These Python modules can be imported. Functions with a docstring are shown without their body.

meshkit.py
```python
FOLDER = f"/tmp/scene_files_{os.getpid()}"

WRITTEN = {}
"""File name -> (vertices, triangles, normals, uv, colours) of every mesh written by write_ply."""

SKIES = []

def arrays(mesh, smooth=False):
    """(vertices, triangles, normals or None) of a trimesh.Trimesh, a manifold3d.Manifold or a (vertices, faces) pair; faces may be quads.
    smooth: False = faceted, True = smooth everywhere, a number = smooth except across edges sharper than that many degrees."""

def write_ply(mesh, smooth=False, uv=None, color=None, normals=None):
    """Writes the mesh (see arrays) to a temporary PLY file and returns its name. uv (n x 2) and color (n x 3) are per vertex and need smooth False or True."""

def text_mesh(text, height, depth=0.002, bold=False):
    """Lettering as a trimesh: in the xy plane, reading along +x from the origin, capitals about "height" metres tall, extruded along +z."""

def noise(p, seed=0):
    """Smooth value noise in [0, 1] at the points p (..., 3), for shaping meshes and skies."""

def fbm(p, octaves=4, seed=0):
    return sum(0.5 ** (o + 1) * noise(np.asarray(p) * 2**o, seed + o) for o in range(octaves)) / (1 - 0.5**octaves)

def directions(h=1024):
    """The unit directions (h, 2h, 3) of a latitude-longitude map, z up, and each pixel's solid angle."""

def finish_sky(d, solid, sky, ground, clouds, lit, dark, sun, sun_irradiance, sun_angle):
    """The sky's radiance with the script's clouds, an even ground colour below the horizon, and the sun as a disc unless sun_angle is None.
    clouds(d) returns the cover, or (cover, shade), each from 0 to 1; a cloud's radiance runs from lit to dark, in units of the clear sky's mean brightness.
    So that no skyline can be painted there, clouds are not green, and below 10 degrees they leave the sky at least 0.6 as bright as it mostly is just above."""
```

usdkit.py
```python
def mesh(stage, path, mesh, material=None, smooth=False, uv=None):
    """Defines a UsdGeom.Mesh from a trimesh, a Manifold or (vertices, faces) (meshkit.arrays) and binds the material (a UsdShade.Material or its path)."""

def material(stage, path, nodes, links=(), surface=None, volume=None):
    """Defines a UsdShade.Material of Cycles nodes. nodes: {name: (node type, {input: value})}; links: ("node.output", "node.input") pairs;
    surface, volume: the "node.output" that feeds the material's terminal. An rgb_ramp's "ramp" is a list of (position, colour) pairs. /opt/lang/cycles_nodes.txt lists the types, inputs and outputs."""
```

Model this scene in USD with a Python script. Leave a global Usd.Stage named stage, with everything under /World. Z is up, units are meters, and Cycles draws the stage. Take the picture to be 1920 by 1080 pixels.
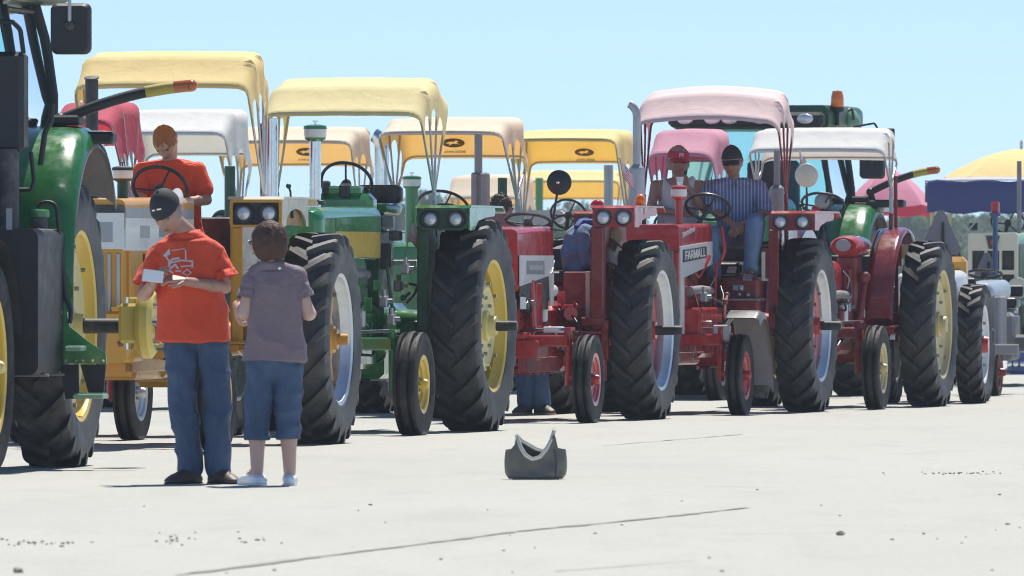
import math, random
import numpy as np, trimesh, usdkit, meshkit
import manifold3d as m3
from shapely.geometry import Polygon, Point, box as sbox
from shapely.ops import unary_union
from pxr import Usd, UsdGeom, UsdLux, UsdShade, Sdf, Gf

stage = Usd.Stage.CreateInMemory()
UsdGeom.SetStageUpAxis(stage, 'Z'); UsdGeom.SetStageMetersPerUnit(stage, 1.0)
UsdGeom.Xform.Define(stage, '/World'); UsdGeom.Scope.Define(stage, '/World/Looks')

# ------------------------------------------------------------------ camera, sky, sun, exposure
FPX, CAM_H, HORIZON = 20000.0, 1.265, 511.0          # long lens: focal length in photo pixels, camera height, horizon row
EXPOSURE = 0.46
cam = UsdGeom.Camera.Define(stage, '/World/camera')
cam.CreateHorizontalApertureAttr(36.0); cam.CreateVerticalApertureAttr(36.0 * 9 / 16)
cam.CreateFocalLengthAttr(36.0 * FPX / 1920)
cam.CreateClippingRangeAttr(Gf.Vec2f(1.0, 30000.0))
cam.CreateFStopAttr(13.0); cam.CreateFocusDistanceAttr(80.0)
cam.CreateExposureAttr(EXPOSURE)
cam.AddTranslateOp().Set(Gf.Vec3d(0, 0, CAM_H))
cam.AddRotateXOp().Set(90.0 - math.degrees(math.atan((540 - HORIZON) / FPX)))

SUN = np.array([0.13, 0.44, 0.89]); SUN /= np.linalg.norm(SUN)
ELEV, ROT = math.asin(SUN[2]), math.atan2(SUN[0], SUN[1])
usdkit.material(stage, '/World/Looks/sky', {
    's': ('sky_texture', {'sky_type': 'single_scattering', 'sun_disc': False, 'sun_elevation': ELEV, 'sun_rotation': ROT,
                          'air_density': 0.72, 'aerosol_density': 0.0, 'ozone_density': 3.3, 'altitude': 200.0}),
    'tc': ('texture_coordinate', {}), 'mp': ('mapping', {'location': (0, 0, 0.05)}), 'b': ('background_shader', {'strength': 0.10})}, [('tc.generated', 'mp.vector'), ('mp.vector', 's.vector'), ('s.color', 'b.color')], surface='b.background')
dome = UsdLux.DomeLight.Define(stage, '/World/sky')
UsdShade.MaterialBindingAPI.Apply(dome.GetPrim()).Bind(UsdShade.Material.Get(stage, '/World/Looks/sky'))
dome.GetPrim().SetCustomDataByKey('kind', 'structure')
dome.GetPrim().SetCustomDataByKey('label', 'pale clear blue summer sky')
sun = UsdLux.DistantLight.Define(stage, '/World/sun')
sun.CreateNormalizeAttr(True); sun.CreateIntensityAttr(1.2); sun.CreateAngleAttr(0.5); sun.CreateColorAttr(Gf.Vec3f(1.0, 0.96, 0.88))
_zax = SUN; _xax = np.cross([0, 1, 0], _zax); _xax /= np.linalg.norm(_xax); _yax = np.cross(_zax, _xax)
sun.AddTransformOp().Set(Gf.Matrix4d(*_xax, 0, *_yax, 0, *_zax, 0, 0, 0, 50, 1))

# ------------------------------------------------------------------ materials
MATS = {}
def M(name):
    return MATS[name]
def paint(name, col, rough=0.35, metal=0.0, coat=0.0, dust=0.15, dustcol=(0.30, 0.27, 0.23), scale=9.0, bump=0.0):
    """Painted or bare metal with patchy dust and uneven gloss."""
    dk = tuple(c * 0.86 for c in col)
    nodes = {'tc': ('texture_coordinate', {}), 'n': ('noise_texture', {'scale': scale, 'detail': 5.0, 'roughness': 0.6}),
             'n2': ('noise_texture', {'scale': scale * 6, 'detail': 3.0}),
             'c': ('mix_color', {'a': dk, 'b': col}),
             'r': ('rgb_ramp', {'ramp': [(0.0, (0, 0, 0)), (0.45, (0, 0, 0)), (0.8, (dust,) * 3), (1, (dust,) * 3)]}),
             'd': ('mix_color', {'b': dustcol}),
             'rr': ('map_range', {'from_min': 0.3, 'from_max': 0.7, 'to_min': max(0.03, rough - 0.1), 'to_max': rough + 0.12, 'clamp': True}),
             'p': ('principled_bsdf', {'metallic': metal, 'coat_weight': coat, 'coat_roughness': 0.08})}
    links = [('tc.object', 'n.vector'), ('tc.object', 'n2.vector'), ('n2.fac', 'c.fac'), ('c.result', 'd.a'), ('n.fac', 'r.fac'), ('r.color', 'd.fac'),
             ('d.result', 'p.base_color'), ('n.fac', 'rr.value'), ('rr.result', 'p.roughness')]
    if bump:
        nodes['b'] = ('bump', {'strength': bump, 'distance': 0.01}); links += [('n2.fac', 'b.height'), ('b.normal', 'p.normal')]
    MATS[name] = usdkit.material(stage, '/World/Looks/' + name, nodes, links, surface='p.BSDF')
def plain(name, col, rough=0.6, **kw):
    MATS[name] = usdkit.material(stage, '/World/Looks/' + name, {'p': ('principled_bsdf', {'base_color': col, 'roughness': rough, **kw})}, [], surface='p.BSDF')
def cloth(name, col, trans=0.35, tcol=None, rough=0.8, wr=0.25, sc=7.0, wrn=0.03):
    """Woven fabric, lets some light through."""
    tcol = tcol or col
    nodes = {'tc': ('texture_coordinate', {}), 'n': ('noise_texture', {'scale': sc, 'detail': 6.0, 'roughness': 0.6, 'distortion': 0.6}),
             'c': ('mix_color', {'a': tuple(x * 0.78 for x in col), 'b': col}),
             'b': ('bump', {'strength': wr, 'distance': wrn}),
             'd': ('principled_bsdf', {'roughness': rough, 'sheen_weight': 0.1}), 't': ('translucent_bsdf', {'color': tcol}),
             'm': ('mix_closure', {'fac': trans})}
    MATS[name] = usdkit.material(stage, '/World/Looks/' + name, nodes,
        [('tc.object', 'n.vector'), ('n.fac', 'c.fac'), ('n.fac', 'b.height'), ('c.result', 'd.base_color'), ('b.normal', 'd.normal'), ('d.BSDF', 'm.closure1'), ('t.BSDF', 'm.closure2')], surface='m.closure')
def rubber(name, col=(0.022, 0.022, 0.023), dust=(0.13, 0.115, 0.10), amt=0.55):
    nodes = {'tc': ('texture_coordinate', {}), 'n': ('noise_texture', {'scale': 5.0, 'detail': 7.0, 'roughness': 0.65}),
             'n2': ('noise_texture', {'scale': 60.0, 'detail': 3.0}),
             'r': ('rgb_ramp', {'ramp': [(0.0, (0, 0, 0)), (0.35, (0, 0, 0)), (0.75, (amt,) * 3), (1, (amt,) * 3)]}),
             'd': ('mix_color', {'a': col, 'b': dust}), 'b': ('bump', {'strength': 0.15, 'distance': 0.004}),
             'p': ('principled_bsdf', {'roughness': 0.62, 'specular_ior_level': 0.45})}
    MATS[name] = usdkit.material(stage, '/World/Looks/' + name, nodes, [('tc.object', 'n.vector'), ('tc.object', 'n2.vector'), ('n.fac', 'r.fac'), ('r.color', 'd.fac'), ('d.result', 'p.base_color'),
        ('n2.fac', 'b.height'), ('b.normal', 'p.normal')], surface='p.BSDF')
def glass(name, tint=(0.7, 0.92, 0.92)):
    MATS[name] = usdkit.material(stage, '/World/Looks/' + name, {'f': ('fresnel', {'IOR': 1.5}), 't': ('transparent_bsdf', {'color': tint}),
        'g': ('glossy_bsdf', {'roughness': 0.02, 'color': (0.95, 0.95, 0.95)}), 'm': ('mix_closure', {})},
        [('f.fac', 'm.fac'), ('t.BSDF', 'm.closure1'), ('g.BSDF', 'm.closure2')], surface='m.closure')
def lens(name, col, rough=0.12):
    plain(name, col, rough, coat_weight=0.6, subsurface_weight=0.0)

paint('green', (0.030, 0.19, 0.045), 0.22, coat=0.7, dust=0.1)
paint('green_modern', (0.018, 0.150, 0.034), 0.25, coat=0.6, dust=0.08)
paint('dark_green', (0.012, 0.065, 0.025), 0.40)
paint('wheel_yellow', (0.70, 0.47, 0.05), 0.38, dust=0.15)
paint('hub_yellow', (0.72, 0.60, 0.22), 0.42, dust=0.15)
paint('stripe_yellow', (0.62, 0.43, 0.06), 0.35, coat=0.3)
paint('gold', (0.62, 0.29, 0.018), 0.35, coat=0.25)
paint('gold_frame', (0.55, 0.24, 0.015), 0.5, dust=0.3)
paint('cream', (0.66, 0.60, 0.46), 0.40)
paint('cream_wheel', (0.58, 0.47, 0.20), 0.45, dust=0.3)
paint('red', (0.42, 0.020, 0.020), 0.28, coat=0.35, dust=0.12)
paint('red_dark', (0.21, 0.014, 0.014), 0.45, dust=0.3)
paint('red_maroon', (0.19, 0.016, 0.018), 0.22, coat=0.7, dust=0.05)
paint('white_panel', (0.70, 0.71, 0.68), 0.35, coat=0.2)
paint('light_grey', (0.50, 0.52, 0.53), 0.4)
paint('panel_grey', (0.33, 0.35, 0.36), 0.5)
paint('silver_rim', (0.60, 0.62, 0.64), 0.38, metal=0.75, dust=0.2)
paint('white_rim', (0.68, 0.69, 0.68), 0.4, dust=0.2)
paint('chrome', (0.80, 0.81, 0.82), 0.10, metal=1.0, dust=0.05)
paint('steel', (0.38, 0.38, 0.39), 0.35, metal=0.9, dust=0.2)
paint('galvanised', (0.46, 0.47, 0.47), 0.45, metal=0.6, dust=0.3)
paint('old_steel', (0.27, 0.25, 0.25), 0.6, metal=0.4, dust=0.5, dustcol=(0.25, 0.17, 0.12))
paint('black', (0.018, 0.018, 0.020), 0.45, dust=0.25)
paint('black_plastic', (0.013, 0.014, 0.016), 0.55, dust=0.05)
paint('dark_iron', (0.035, 0.034, 0.034), 0.6, dust=0.5)
paint('sign_grey', (0.23, 0.235, 0.245), 0.55, dust=0.2)
paint('blue_grey', (0.36, 0.41, 0.45), 0.35, coat=0.2)
paint('blue_paint', (0.06, 0.11, 0.24), 0.4)
paint('grey_fender', (0.12, 0.125, 0.12), 0.36, dust=0.2); paint('cast_yellow', (0.66, 0.50, 0.10), 0.42, dust=0.15)
paint('vinyl_black', (0.022, 0.020, 0.022), 0.38, dust=0.1)
paint('vinyl_white', (0.62, 0.60, 0.62), 0.4)
paint('light_green', (0.20, 0.36, 0.24), 0.4)
plain('lamp_glass', (0.62, 0.64, 0.66), 0.18, coat_weight=0.5, metallic=0.35)
lens('amber', (0.75, 0.16, 0.012)); lens('amber_dark', (0.42, 0.10, 0.015)); lens('red_lens', (0.45, 0.012, 0.012))
plain('cleaner_bowl', (0.66, 0.64, 0.58), 0.12, coat_weight=0.5)
plain('reflect_yellow', (0.42, 0.33, 0.05), 0.5)
glass('cab_glass', (0.62, 0.88, 0.88))
rubber('tyre', (0.017, 0.017, 0.018), (0.15, 0.135, 0.12), 0.48); rubber('tyre_worn', (0.024, 0.024, 0.025), (0.17, 0.155, 0.14), 0.55); rubber('tyre_dusty', (0.04, 0.036, 0.03), (0.18, 0.14, 0.10), 0.8)
cloth('canvas_yellow', (0.95, 0.84, 0.45), 0.28, (0.95, 0.60, 0.12))
cloth('canvas_gold', (0.95, 0.82, 0.38), 0.30, (0.95, 0.50, 0.06))
cloth('canvas_cream', (0.95, 0.87, 0.70), 0.32, (0.95, 0.48, 0.08))
cloth('canvas_white', (0.86, 0.86, 0.84), 0.25, (0.75, 0.68, 0.60))
cloth('canvas_pale_pink', (0.92, 0.72, 0.70), 0.2, (0.55, 0.10, 0.10))
cloth('canvas_pink', (0.85, 0.42, 0.55), 0.35, (0.8, 0.16, 0.28))
cloth('canvas_red', (0.60, 0.07, 0.13), 0.30, (0.7, 0.08, 0.10))
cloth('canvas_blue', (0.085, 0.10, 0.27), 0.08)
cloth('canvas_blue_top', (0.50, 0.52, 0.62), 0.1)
plain('emblem', (0.16, 0.09, 0.03), 0.8)

# ------------------------------------------------------------------ meshes (vertices, faces)
def cat(*ms):
    vs, fs, k = [], [], 0
    for v, f in ms:
        vs.append(np.asarray(v, float)); fs.append(np.asarray(f, int) + k); k += len(v)
    return np.vstack(vs), np.vstack(fs)
def quads(q):
    q = np.asarray(q, int); return np.vstack([q[:, [0, 1, 2]], q[:, [0, 2, 3]]])
def move(m, t):
    return m[0] + np.asarray(t, float), m[1]
def rotm(axis, deg):
    return trimesh.transformations.rotation_matrix(math.radians(deg), axis)[:3, :3]
def rot(m, axis, deg, about=(0, 0, 0)):
    a = np.asarray(about, float); return (m[0] - a) @ rotm(axis, deg).T + a, m[1]
def scale(m, s):
    f = m[1] if np.prod(np.broadcast_to(s, 3)) > 0 else m[1][:, ::-1]
    return m[0] * np.asarray(s, float), f
def mirror_y(m):
    return scale(m, (1, -1, 1))
_BOXF = None
def box(c, s, ch=0.006):
    """Box centred at c with chamfered edges."""
    h = np.asarray(s, float) / 2; k = min(ch, 0.45 * h.min() * 2 / 2)
    pts = []
    for sx in (-1, 1):
        for sy in (-1, 1):
            for sz in (-1, 1):
                pts += [(sx * h[0], sy * (h[1] - k), sz * (h[2] - k)), (sx * (h[0] - k), sy * h[1], sz * (h[2] - k)), (sx * (h[0] - k), sy * (h[1] - k), sz * h[2])]
    global _BOXF
    pts = np.array(pts)
    if _BOXF is None:
        ref = []
        for sx in (-1, 1):
            for sy in (-1, 1):
                for sz in (-1, 1):
                    ref += [(sx, sy * .8, sz * .8), (sx * .8, sy, sz * .8), (sx * .8, sy * .8, sz)]
        t = trimesh.Trimesh(ref, trimesh.convex.convex_hull(np.array(ref)).faces, process=False)
        hull = trimesh.convex.convex_hull(np.array(ref))
        idx = [int(np.argmin(np.linalg.norm(np.array(ref) - p, axis=1))) for p in hull.vertices]
        _BOXF = np.array(idx)[hull.faces]
    return pts + np.asarray(c, float), _BOXF.copy()
def bx(x0, x1, y0, y1, z0, z1, ch=0.006):
    return box(((x0 + x1) / 2, (y0 + y1) / 2, (z0 + z1) / 2), (abs(x1 - x0), abs(y1 - y0), abs(z1 - z0)), ch)
def hull(pts):
    t = trimesh.convex.convex_hull(np.asarray(pts, float)); return np.array(t.vertices), np.array(t.faces)
def loft(rings, cap=True, closed=False):
    rings = np.asarray(rings, float); k, n = rings.shape[:2]; q = []
    for i in range(k if closed else k - 1):
        for j in range(n):
            a, b = i * n + j, i * n + (j + 1) % n; c, d = ((i + 1) % k) * n + (j + 1) % n, ((i + 1) % k) * n + j
            q.append((a, b, c, d))
    V = rings.reshape(-1, 3); F = quads(q)
    if cap and not closed:
        V = np.vstack([V, rings[0].mean(0), rings[-1].mean(0)]); N = k * n
        F = np.vstack([F, [(N, (j + 1) % n, j) for j in range(n)], [(N + 1, (k - 1) * n + j, (k - 1) * n + (j + 1) % n) for j in range(n)]])
    return V, F
def sheet(grid):
    g = np.asarray(grid, float); k, n = g.shape[:2]
    q = [(i * n + j, i * n + j + 1, (i + 1) * n + j + 1, (i + 1) * n + j) for i in range(k - 1) for j in range(n - 1)]
    return g.reshape(-1, 3), quads(q)
def tube(pts, r, n=8, closed=False):
    P = np.asarray(pts, float); k = len(P); r = np.broadcast_to(r, k)
    T = (np.roll(P, -1, 0) - np.roll(P, 1, 0)) if closed else np.gradient(P, axis=0)
    T /= np.linalg.norm(T, axis=1, keepdims=True) + 1e-12
    a = np.array([0, 0, 1.0]) if abs(T[0][2]) < 0.9 else np.array([1.0, 0, 0])
    N = np.cross(T[0], a); N /= np.linalg.norm(N); rings = []
    an = np.linspace(0, 2 * math.pi, n, endpoint=False)
    for i in range(k):
        N = N - T[i] * (N @ T[i]); N /= np.linalg.norm(N); B = np.cross(T[i], N)
        rings.append(P[i] + r[i] * (np.cos(an)[:, None] * N + np.sin(an)[:, None] * B))
    return loft(rings, cap=not closed, closed=closed)
def cyl(p0, p1, r0, r1=None, n=16):
    r1 = r0 if r1 is None else r1
    return tube([p0, p1], [r0, r1], n)
def lathe(prof, n=32, axis='z', c=(0, 0, 0)):
    """Surface of revolution of (radius, height) pairs, open ends closed when the radius there is above zero."""
    an = np.linspace(0, 2 * math.pi, n, endpoint=False); rings = []
    for r, h in prof:
        r = max(r, 1e-4); x, y = r * np.cos(an), r * np.sin(an)
        rings.append(np.stack([x, y, np.full(n, h)], 1) if axis == 'z' else np.stack([x, np.full(n, h), -y], 1) if axis == 'y' else np.stack([np.full(n, h), x, y], 1))
    m = loft(rings, cap=True); return move(m, c)
def torus_prof(prof, n=64, axis='y', c=(0, 0, 0)):
    """A closed profile of (radius, height) turned round the axis."""
    an = np.linspace(0, 2 * math.pi, n, endpoint=False); rings = []
    for a in an:
        rings.append([(r * math.cos(a), h, -r * math.sin(a)) if axis == 'y' else (r * math.cos(a), r * math.sin(a), h) for r, h in prof])
    m = loft(rings, cap=False, closed=True); return move(outward(m), c)
def outward(m):
    v, f = m; a, b, c = v[f[:, 0]], v[f[:, 1]], v[f[:, 2]]
    return m if np.einsum('ij,ij->i', a, np.cross(b, c)).sum() > 0 else (v, f[:, ::-1])
def ball(c, r, n=2):
    s = trimesh.creation.icosphere(subdivisions=n); return np.array(s.vertices) * np.asarray(r, float) + np.asarray(c, float), np.array(s.faces)
def prism(poly, a, b, plane='xz'):
    """A polygon in the x-z plane (points or shapely) given a thickness from y = a to y = b ('yz': along x, 'xy': along z)."""
    p = poly if hasattr(poly, 'geom_type') else Polygon(poly)
    if not p.is_valid: p = p.buffer(0)
    if hasattr(p, 'geoms'): p = max(p.geoms, key=lambda g: g.area)
    t = trimesh.creation.extrude_polygon(p, abs(b - a), engine='earcut'); v, f = np.array(t.vertices), np.array(t.faces); lo = min(a, b)
    if plane == 'xz': return np.stack([v[:, 0], v[:, 2] + lo, v[:, 1]], 1), f[:, ::-1]
    if plane == 'yz': return np.stack([v[:, 2] + lo, v[:, 0], v[:, 1]], 1), f
    return np.stack([v[:, 0], v[:, 1], v[:, 2] + lo], 1), f
def bolts(c, axis, R, n, r=0.012, h=0.015, a0=0.0):
    ms = []
    for k in range(n):
        a = a0 + 2 * math.pi * k / n
        o = np.asarray(c, float) + (np.array([R * math.cos(a), 0, R * math.sin(a)]) if axis == 'y' else np.array([0, R * math.cos(a), R * math.sin(a)]))
        e = np.array([0, h, 0]) if axis == 'y' else np.array([h, 0, 0])
        ms.append(cyl(o, o + e, r, n=6))
    return cat(*ms)
def rrect(hw, z0, z1, r, n=4, crown=0.0):
    """Ring of (y, z) of a rounded rectangle, anticlockwise seen from +x."""
    out = []
    for cy, cz, a0 in ((hw - r, z1 - r, 0), (-hw + r, z1 - r, 90), (-hw + r, z0 + r, 180), (hw - r, z0 + r, 270)):
        for k in range(n + 1):
            a = math.radians(a0 + 90 * k / n); y, z = cy + r * math.cos(a), cz + r * math.sin(a)
            if z > (z0 + z1) / 2: z += crown * (1 - (y / hw) ** 2)
            out.append((y, z))
    return out

# ------------------------------------------------------------------ things and parts
USED = {}
def fresh(parent, name):
    k = USED.get((parent, name), -1) + 1; USED[(parent, name)] = k
    return f'{parent}/{name}' if k == 0 else f'{parent}/{name}_{k:03d}'
def tag(prim, label=None, cat_=None, group=None, kind=None):
    for key, val in (('label', label), ('category', cat_), ('group', group), ('kind', kind)):
        if val: prim.SetCustomDataByKey(key, val)
class Thing:
    def __init__(self, name, label, cat_, loc=(0, 0, 0), rz=0.0, group=None, kind=None):
        self.path = fresh('/World', name); self.loc = np.array(loc, float); self.rz = rz
        x = UsdGeom.Xform.Define(stage, self.path); x.AddTranslateOp().Set(Gf.Vec3d(*map(float, loc))); x.AddRotateZOp().Set(float(rz))
        self.prim = x.GetPrim(); tag(self.prim, label, cat_, group, kind)
    def part(self, name, mesh, mat, smooth=35, parent=None, label=None, kind=None):
        if name.endswith('bolts'): kind = 'stuff'
        p = fresh(parent or self.path, name)
        m = usdkit.mesh(stage, p, mesh, MATS[mat], smooth=smooth)
        if label or kind: tag(m.GetPrim(), label, None, None, kind)
        return p
def single(name, mesh, mat, label, cat_=None, kind=None, smooth=35, group=None):
    p = fresh('/World', name); m = usdkit.mesh(stage, p, mesh, MATS[mat], smooth=smooth); tag(m.GetPrim(), label, cat_, group, kind); return p
def at(px, py, d):
    """World point seen at the photo pixel (px, py) at the distance d."""
    return np.array([(px - 960) / FPX * d, d, CAM_H - (py - HORIZON) * d / FPX])
def ground_d(py):
    return FPX * CAM_H / (py - HORIZON)
# ------------------------------------------------------------------ the setting: apron, field, far trees
def mat_ground():
    n = {'g': ('geometry', {}), 'm': ('mapping', {'scale': (0.55, 0.16, 1)}), 'm2': ('mapping', {'scale': (1.2, 0.22, 1)}),
         'n1': ('noise_texture', {'scale': 0.5, 'detail': 6.0, 'roughness': 0.6}), 'n2': ('noise_texture', {'scale': 1.6, 'detail': 5.0, 'roughness': 0.65}),
         'n3': ('noise_texture', {'scale': 22.0, 'detail': 5.0, 'roughness': 0.7}), 'v': ('voronoi_texture', {'scale': 7.0}),
         'r1': ('rgb_ramp', {'ramp': [(0.0, (0.395, 0.39, 0.352)), (0.4, (0.405, 0.40, 0.362)), (0.62, (0.425, 0.42, 0.38)), (1, (0.445, 0.435, 0.395))]}),
         'r2': ('rgb_ramp', {'ramp': [(0.0, (0.84, 0.85, 0.85)), (0.34, (0.93, 0.935, 0.935)), (0.5, (1, 1, 1)), (1, (1.0, 1, 1))]}),
         'r3': ('rgb_ramp', {'ramp': [(0.0, (0.66,) * 3), (0.5, (0.96,) * 3), (1, (1.14,) * 3)]}),
         'r4': ('rgb_ramp', {'ramp': [(0.0, (0.35, 0.34, 0.32)), (0.035, (0.5, 0.49, 0.46)), (0.06, (1, 1, 1)), (1, (1, 1, 1))]}),
         'a': ('mix_color', {'blend_type': 'multiply', 'fac': 1.0}), 'b': ('mix_color', {'blend_type': 'multiply', 'fac': 1.0}), 'c': ('mix_color', {'blend_type': 'multiply', 'fac': 1.0}),
         'bp': ('bump', {'strength': 0.5, 'distance': 0.012}), 'p': ('principled_bsdf', {'roughness': 0.85, 'specular_ior_level': 0.25})}
    l = [('g.position', 'm.vector'), ('g.position', 'm2.vector'), ('m.vector', 'n1.vector'), ('m2.vector', 'n2.vector'), ('g.position', 'n3.vector'), ('g.position', 'v.vector'),
         ('n1.fac', 'r1.fac'), ('n2.fac', 'r2.fac'), ('n3.fac', 'r3.fac'), ('v.distance', 'r4.fac'), ('r1.color', 'a.a'), ('r2.color', 'a.b'), ('a.result', 'b.a'), ('r3.color', 'b.b'),
         ('b.result', 'c.a'), ('r4.color', 'c.b'), ('c.result', 'p.base_color'), ('n3.fac', 'bp.height'), ('bp.normal', 'p.normal')]
    MATS['concrete'] = usdkit.material(stage, '/World/Looks/concrete', n, l, surface='p.BSDF')
mat_ground()
def mat_field():
    n = {'g': ('geometry', {}), 'n1': ('noise_texture', {'scale': 0.15, 'detail': 8.0, 'roughness': 0.7}),
         'r1': ('rgb_ramp', {'ramp': [(0.2, (0.05, 0.085, 0.025)), (0.5, (0.10, 0.12, 0.04)), (0.8, (0.19, 0.17, 0.075))]}), 'p': ('principled_bsdf', {'roughness': 0.9})}
    MATS['field'] = usdkit.material(stage, '/World/Looks/field', n, [('g.position', 'n1.vector'), ('n1.fac', 'r1.fac'), ('r1.color', 'p.base_color')], surface='p.BSDF')
mat_field()
def grid_xy(x0, x1, y0, y1, nx, ny, z):
    return sheet([[(x, y, z) for x in np.linspace(x0, x1, nx)] for y in np.linspace(y0, y1, ny)])
def flip(m): return m[0], m[1][:, ::-1]
def upward(m):
    v, f = m; n = np.cross(v[f[:, 1]] - v[f[:, 0]], v[f[:, 2]] - v[f[:, 0]])[:, 2].sum()
    return m if n > 0 else flip(m)
single('field', upward(grid_xy(-900, 900, -200, 1500, 9, 9, -0.03)), 'field', 'flat green and straw coloured field out to the horizon', kind='structure', smooth=False)
APRON = single('concrete_apron', upward(grid_xy(-120, 120, -60, 320, 25, 39, 0.0)), 'concrete', 'pale sunlit concrete apron the tractors stand on', kind='structure', smooth=False)
paint('crack_dark', (0.255, 0.25, 0.225), 0.9, dust=0.5, dustcol=(0.28, 0.27, 0.24), scale=3.0)
def crack(pxs, w, seed, wig=0.05):
    """A weathered joint in the concrete through photo points, as a ragged strip on the ground."""
    rng = np.random.default_rng(seed); P = []
    for (a, b) in zip(pxs[:-1], pxs[1:]):
        pa, pb = at(a[0], a[1], ground_d(a[1])), at(b[0], b[1], ground_d(b[1])); n = max(4, int(np.linalg.norm(pb - pa) / 0.08))
        P += [pa + (pb - pa) * k / n for k in range(n)]
    P.append(pb); P = np.array(P); P[:, 0] += np.cumsum(rng.normal(0, wig * 0.1, len(P))) * 0.3
    P[:, 1] += 0.10 * (meshkit.noise(np.stack([np.arange(len(P)) * 0.12, np.zeros(len(P)), np.zeros(len(P))], 1), seed) - 0.5)
    ww = w * (0.35 + 1.2 * meshkit.noise(np.stack([np.arange(len(P)) * 0.35, np.ones(len(P)), np.zeros(len(P))], 1), seed + 5) ** 2)
    T = np.gradient(P, axis=0); T /= np.linalg.norm(T, axis=1, keepdims=True); N = np.stack([-T[:, 1], T[:, 0], 0 * T[:, 0]], 1)
    z = np.array([0, 0, 0.004])
    return upward(sheet([P + N * ww[:, None] / 2 + z, P - N * ww[:, None] / 2 + z]))
for k, (pp, w) in enumerate([([(330, 1079), (520, 1055), (800, 1020), (960, 998)], 0.055), ([(960, 998), (1090, 985), (1250, 970), (1395, 953)], 0.06),
                             ([(1040, 1072), (1300, 1052)], 0.015), ([(1230, 1003), (1500, 1001), (1830, 993)], 0.016), ([(1130, 836), (1390, 815)], 0.03), ([(1320, 912), (1450, 914)], 0.03)]):
    p = fresh(APRON, 'crack'); usdkit.mesh(stage, p, crack(pp, w, 11 + k), MATS['crack_dark'], smooth=False)
# scattered grit and dry weeds on the concrete
def stone_field():
    rng = np.random.default_rng(4); ms = []
    spots = [(rng.uniform(0, 1920), 905 + 175 * rng.random() ** 0.8) for _ in range(30)] + [(rng.normal(80, 45), rng.normal(1018, 3)) for _ in range(26)] + [(rng.normal(318, 22), rng.normal(1011, 4)) for _ in range(16)] + \
            [(rng.normal(1790, 45), rng.normal(888, 1.5)) for _ in range(36)] + [(rng.normal(480, 26), rng.normal(1013, 3)) for _ in range(10)] + [(32, 1074), (36, 1074), (1575, 1004), (447, 998), (270, 950), (1116, 1001), (1912, 990)]
    for px, py in spots:
        d = ground_d(max(py, 840)); p = at(px, py, d); r = rng.uniform(0.003, 0.008) if (px, py) not in ((32, 1074), (36, 1074), (1575, 1004)) else 0.02
        v, f = ball((0, 0, 0), 1, 1); v = v * (r * rng.uniform(0.8, 1.6), r * rng.uniform(0.8, 1.6), r * rng.uniform(0.5, 0.9)) * (1 + rng.normal(0, 0.12, (len(v), 1)))
        ms.append((v + (p[0], p[1], r * 0.4), f))
    return cat(*ms)
paint('grit', (0.26, 0.25, 0.19), 0.9, dust=0.4)
single('grit', stone_field(), 'grit', 'loose grit and dry weed bits on the concrete', kind='stuff', smooth=False)
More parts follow.
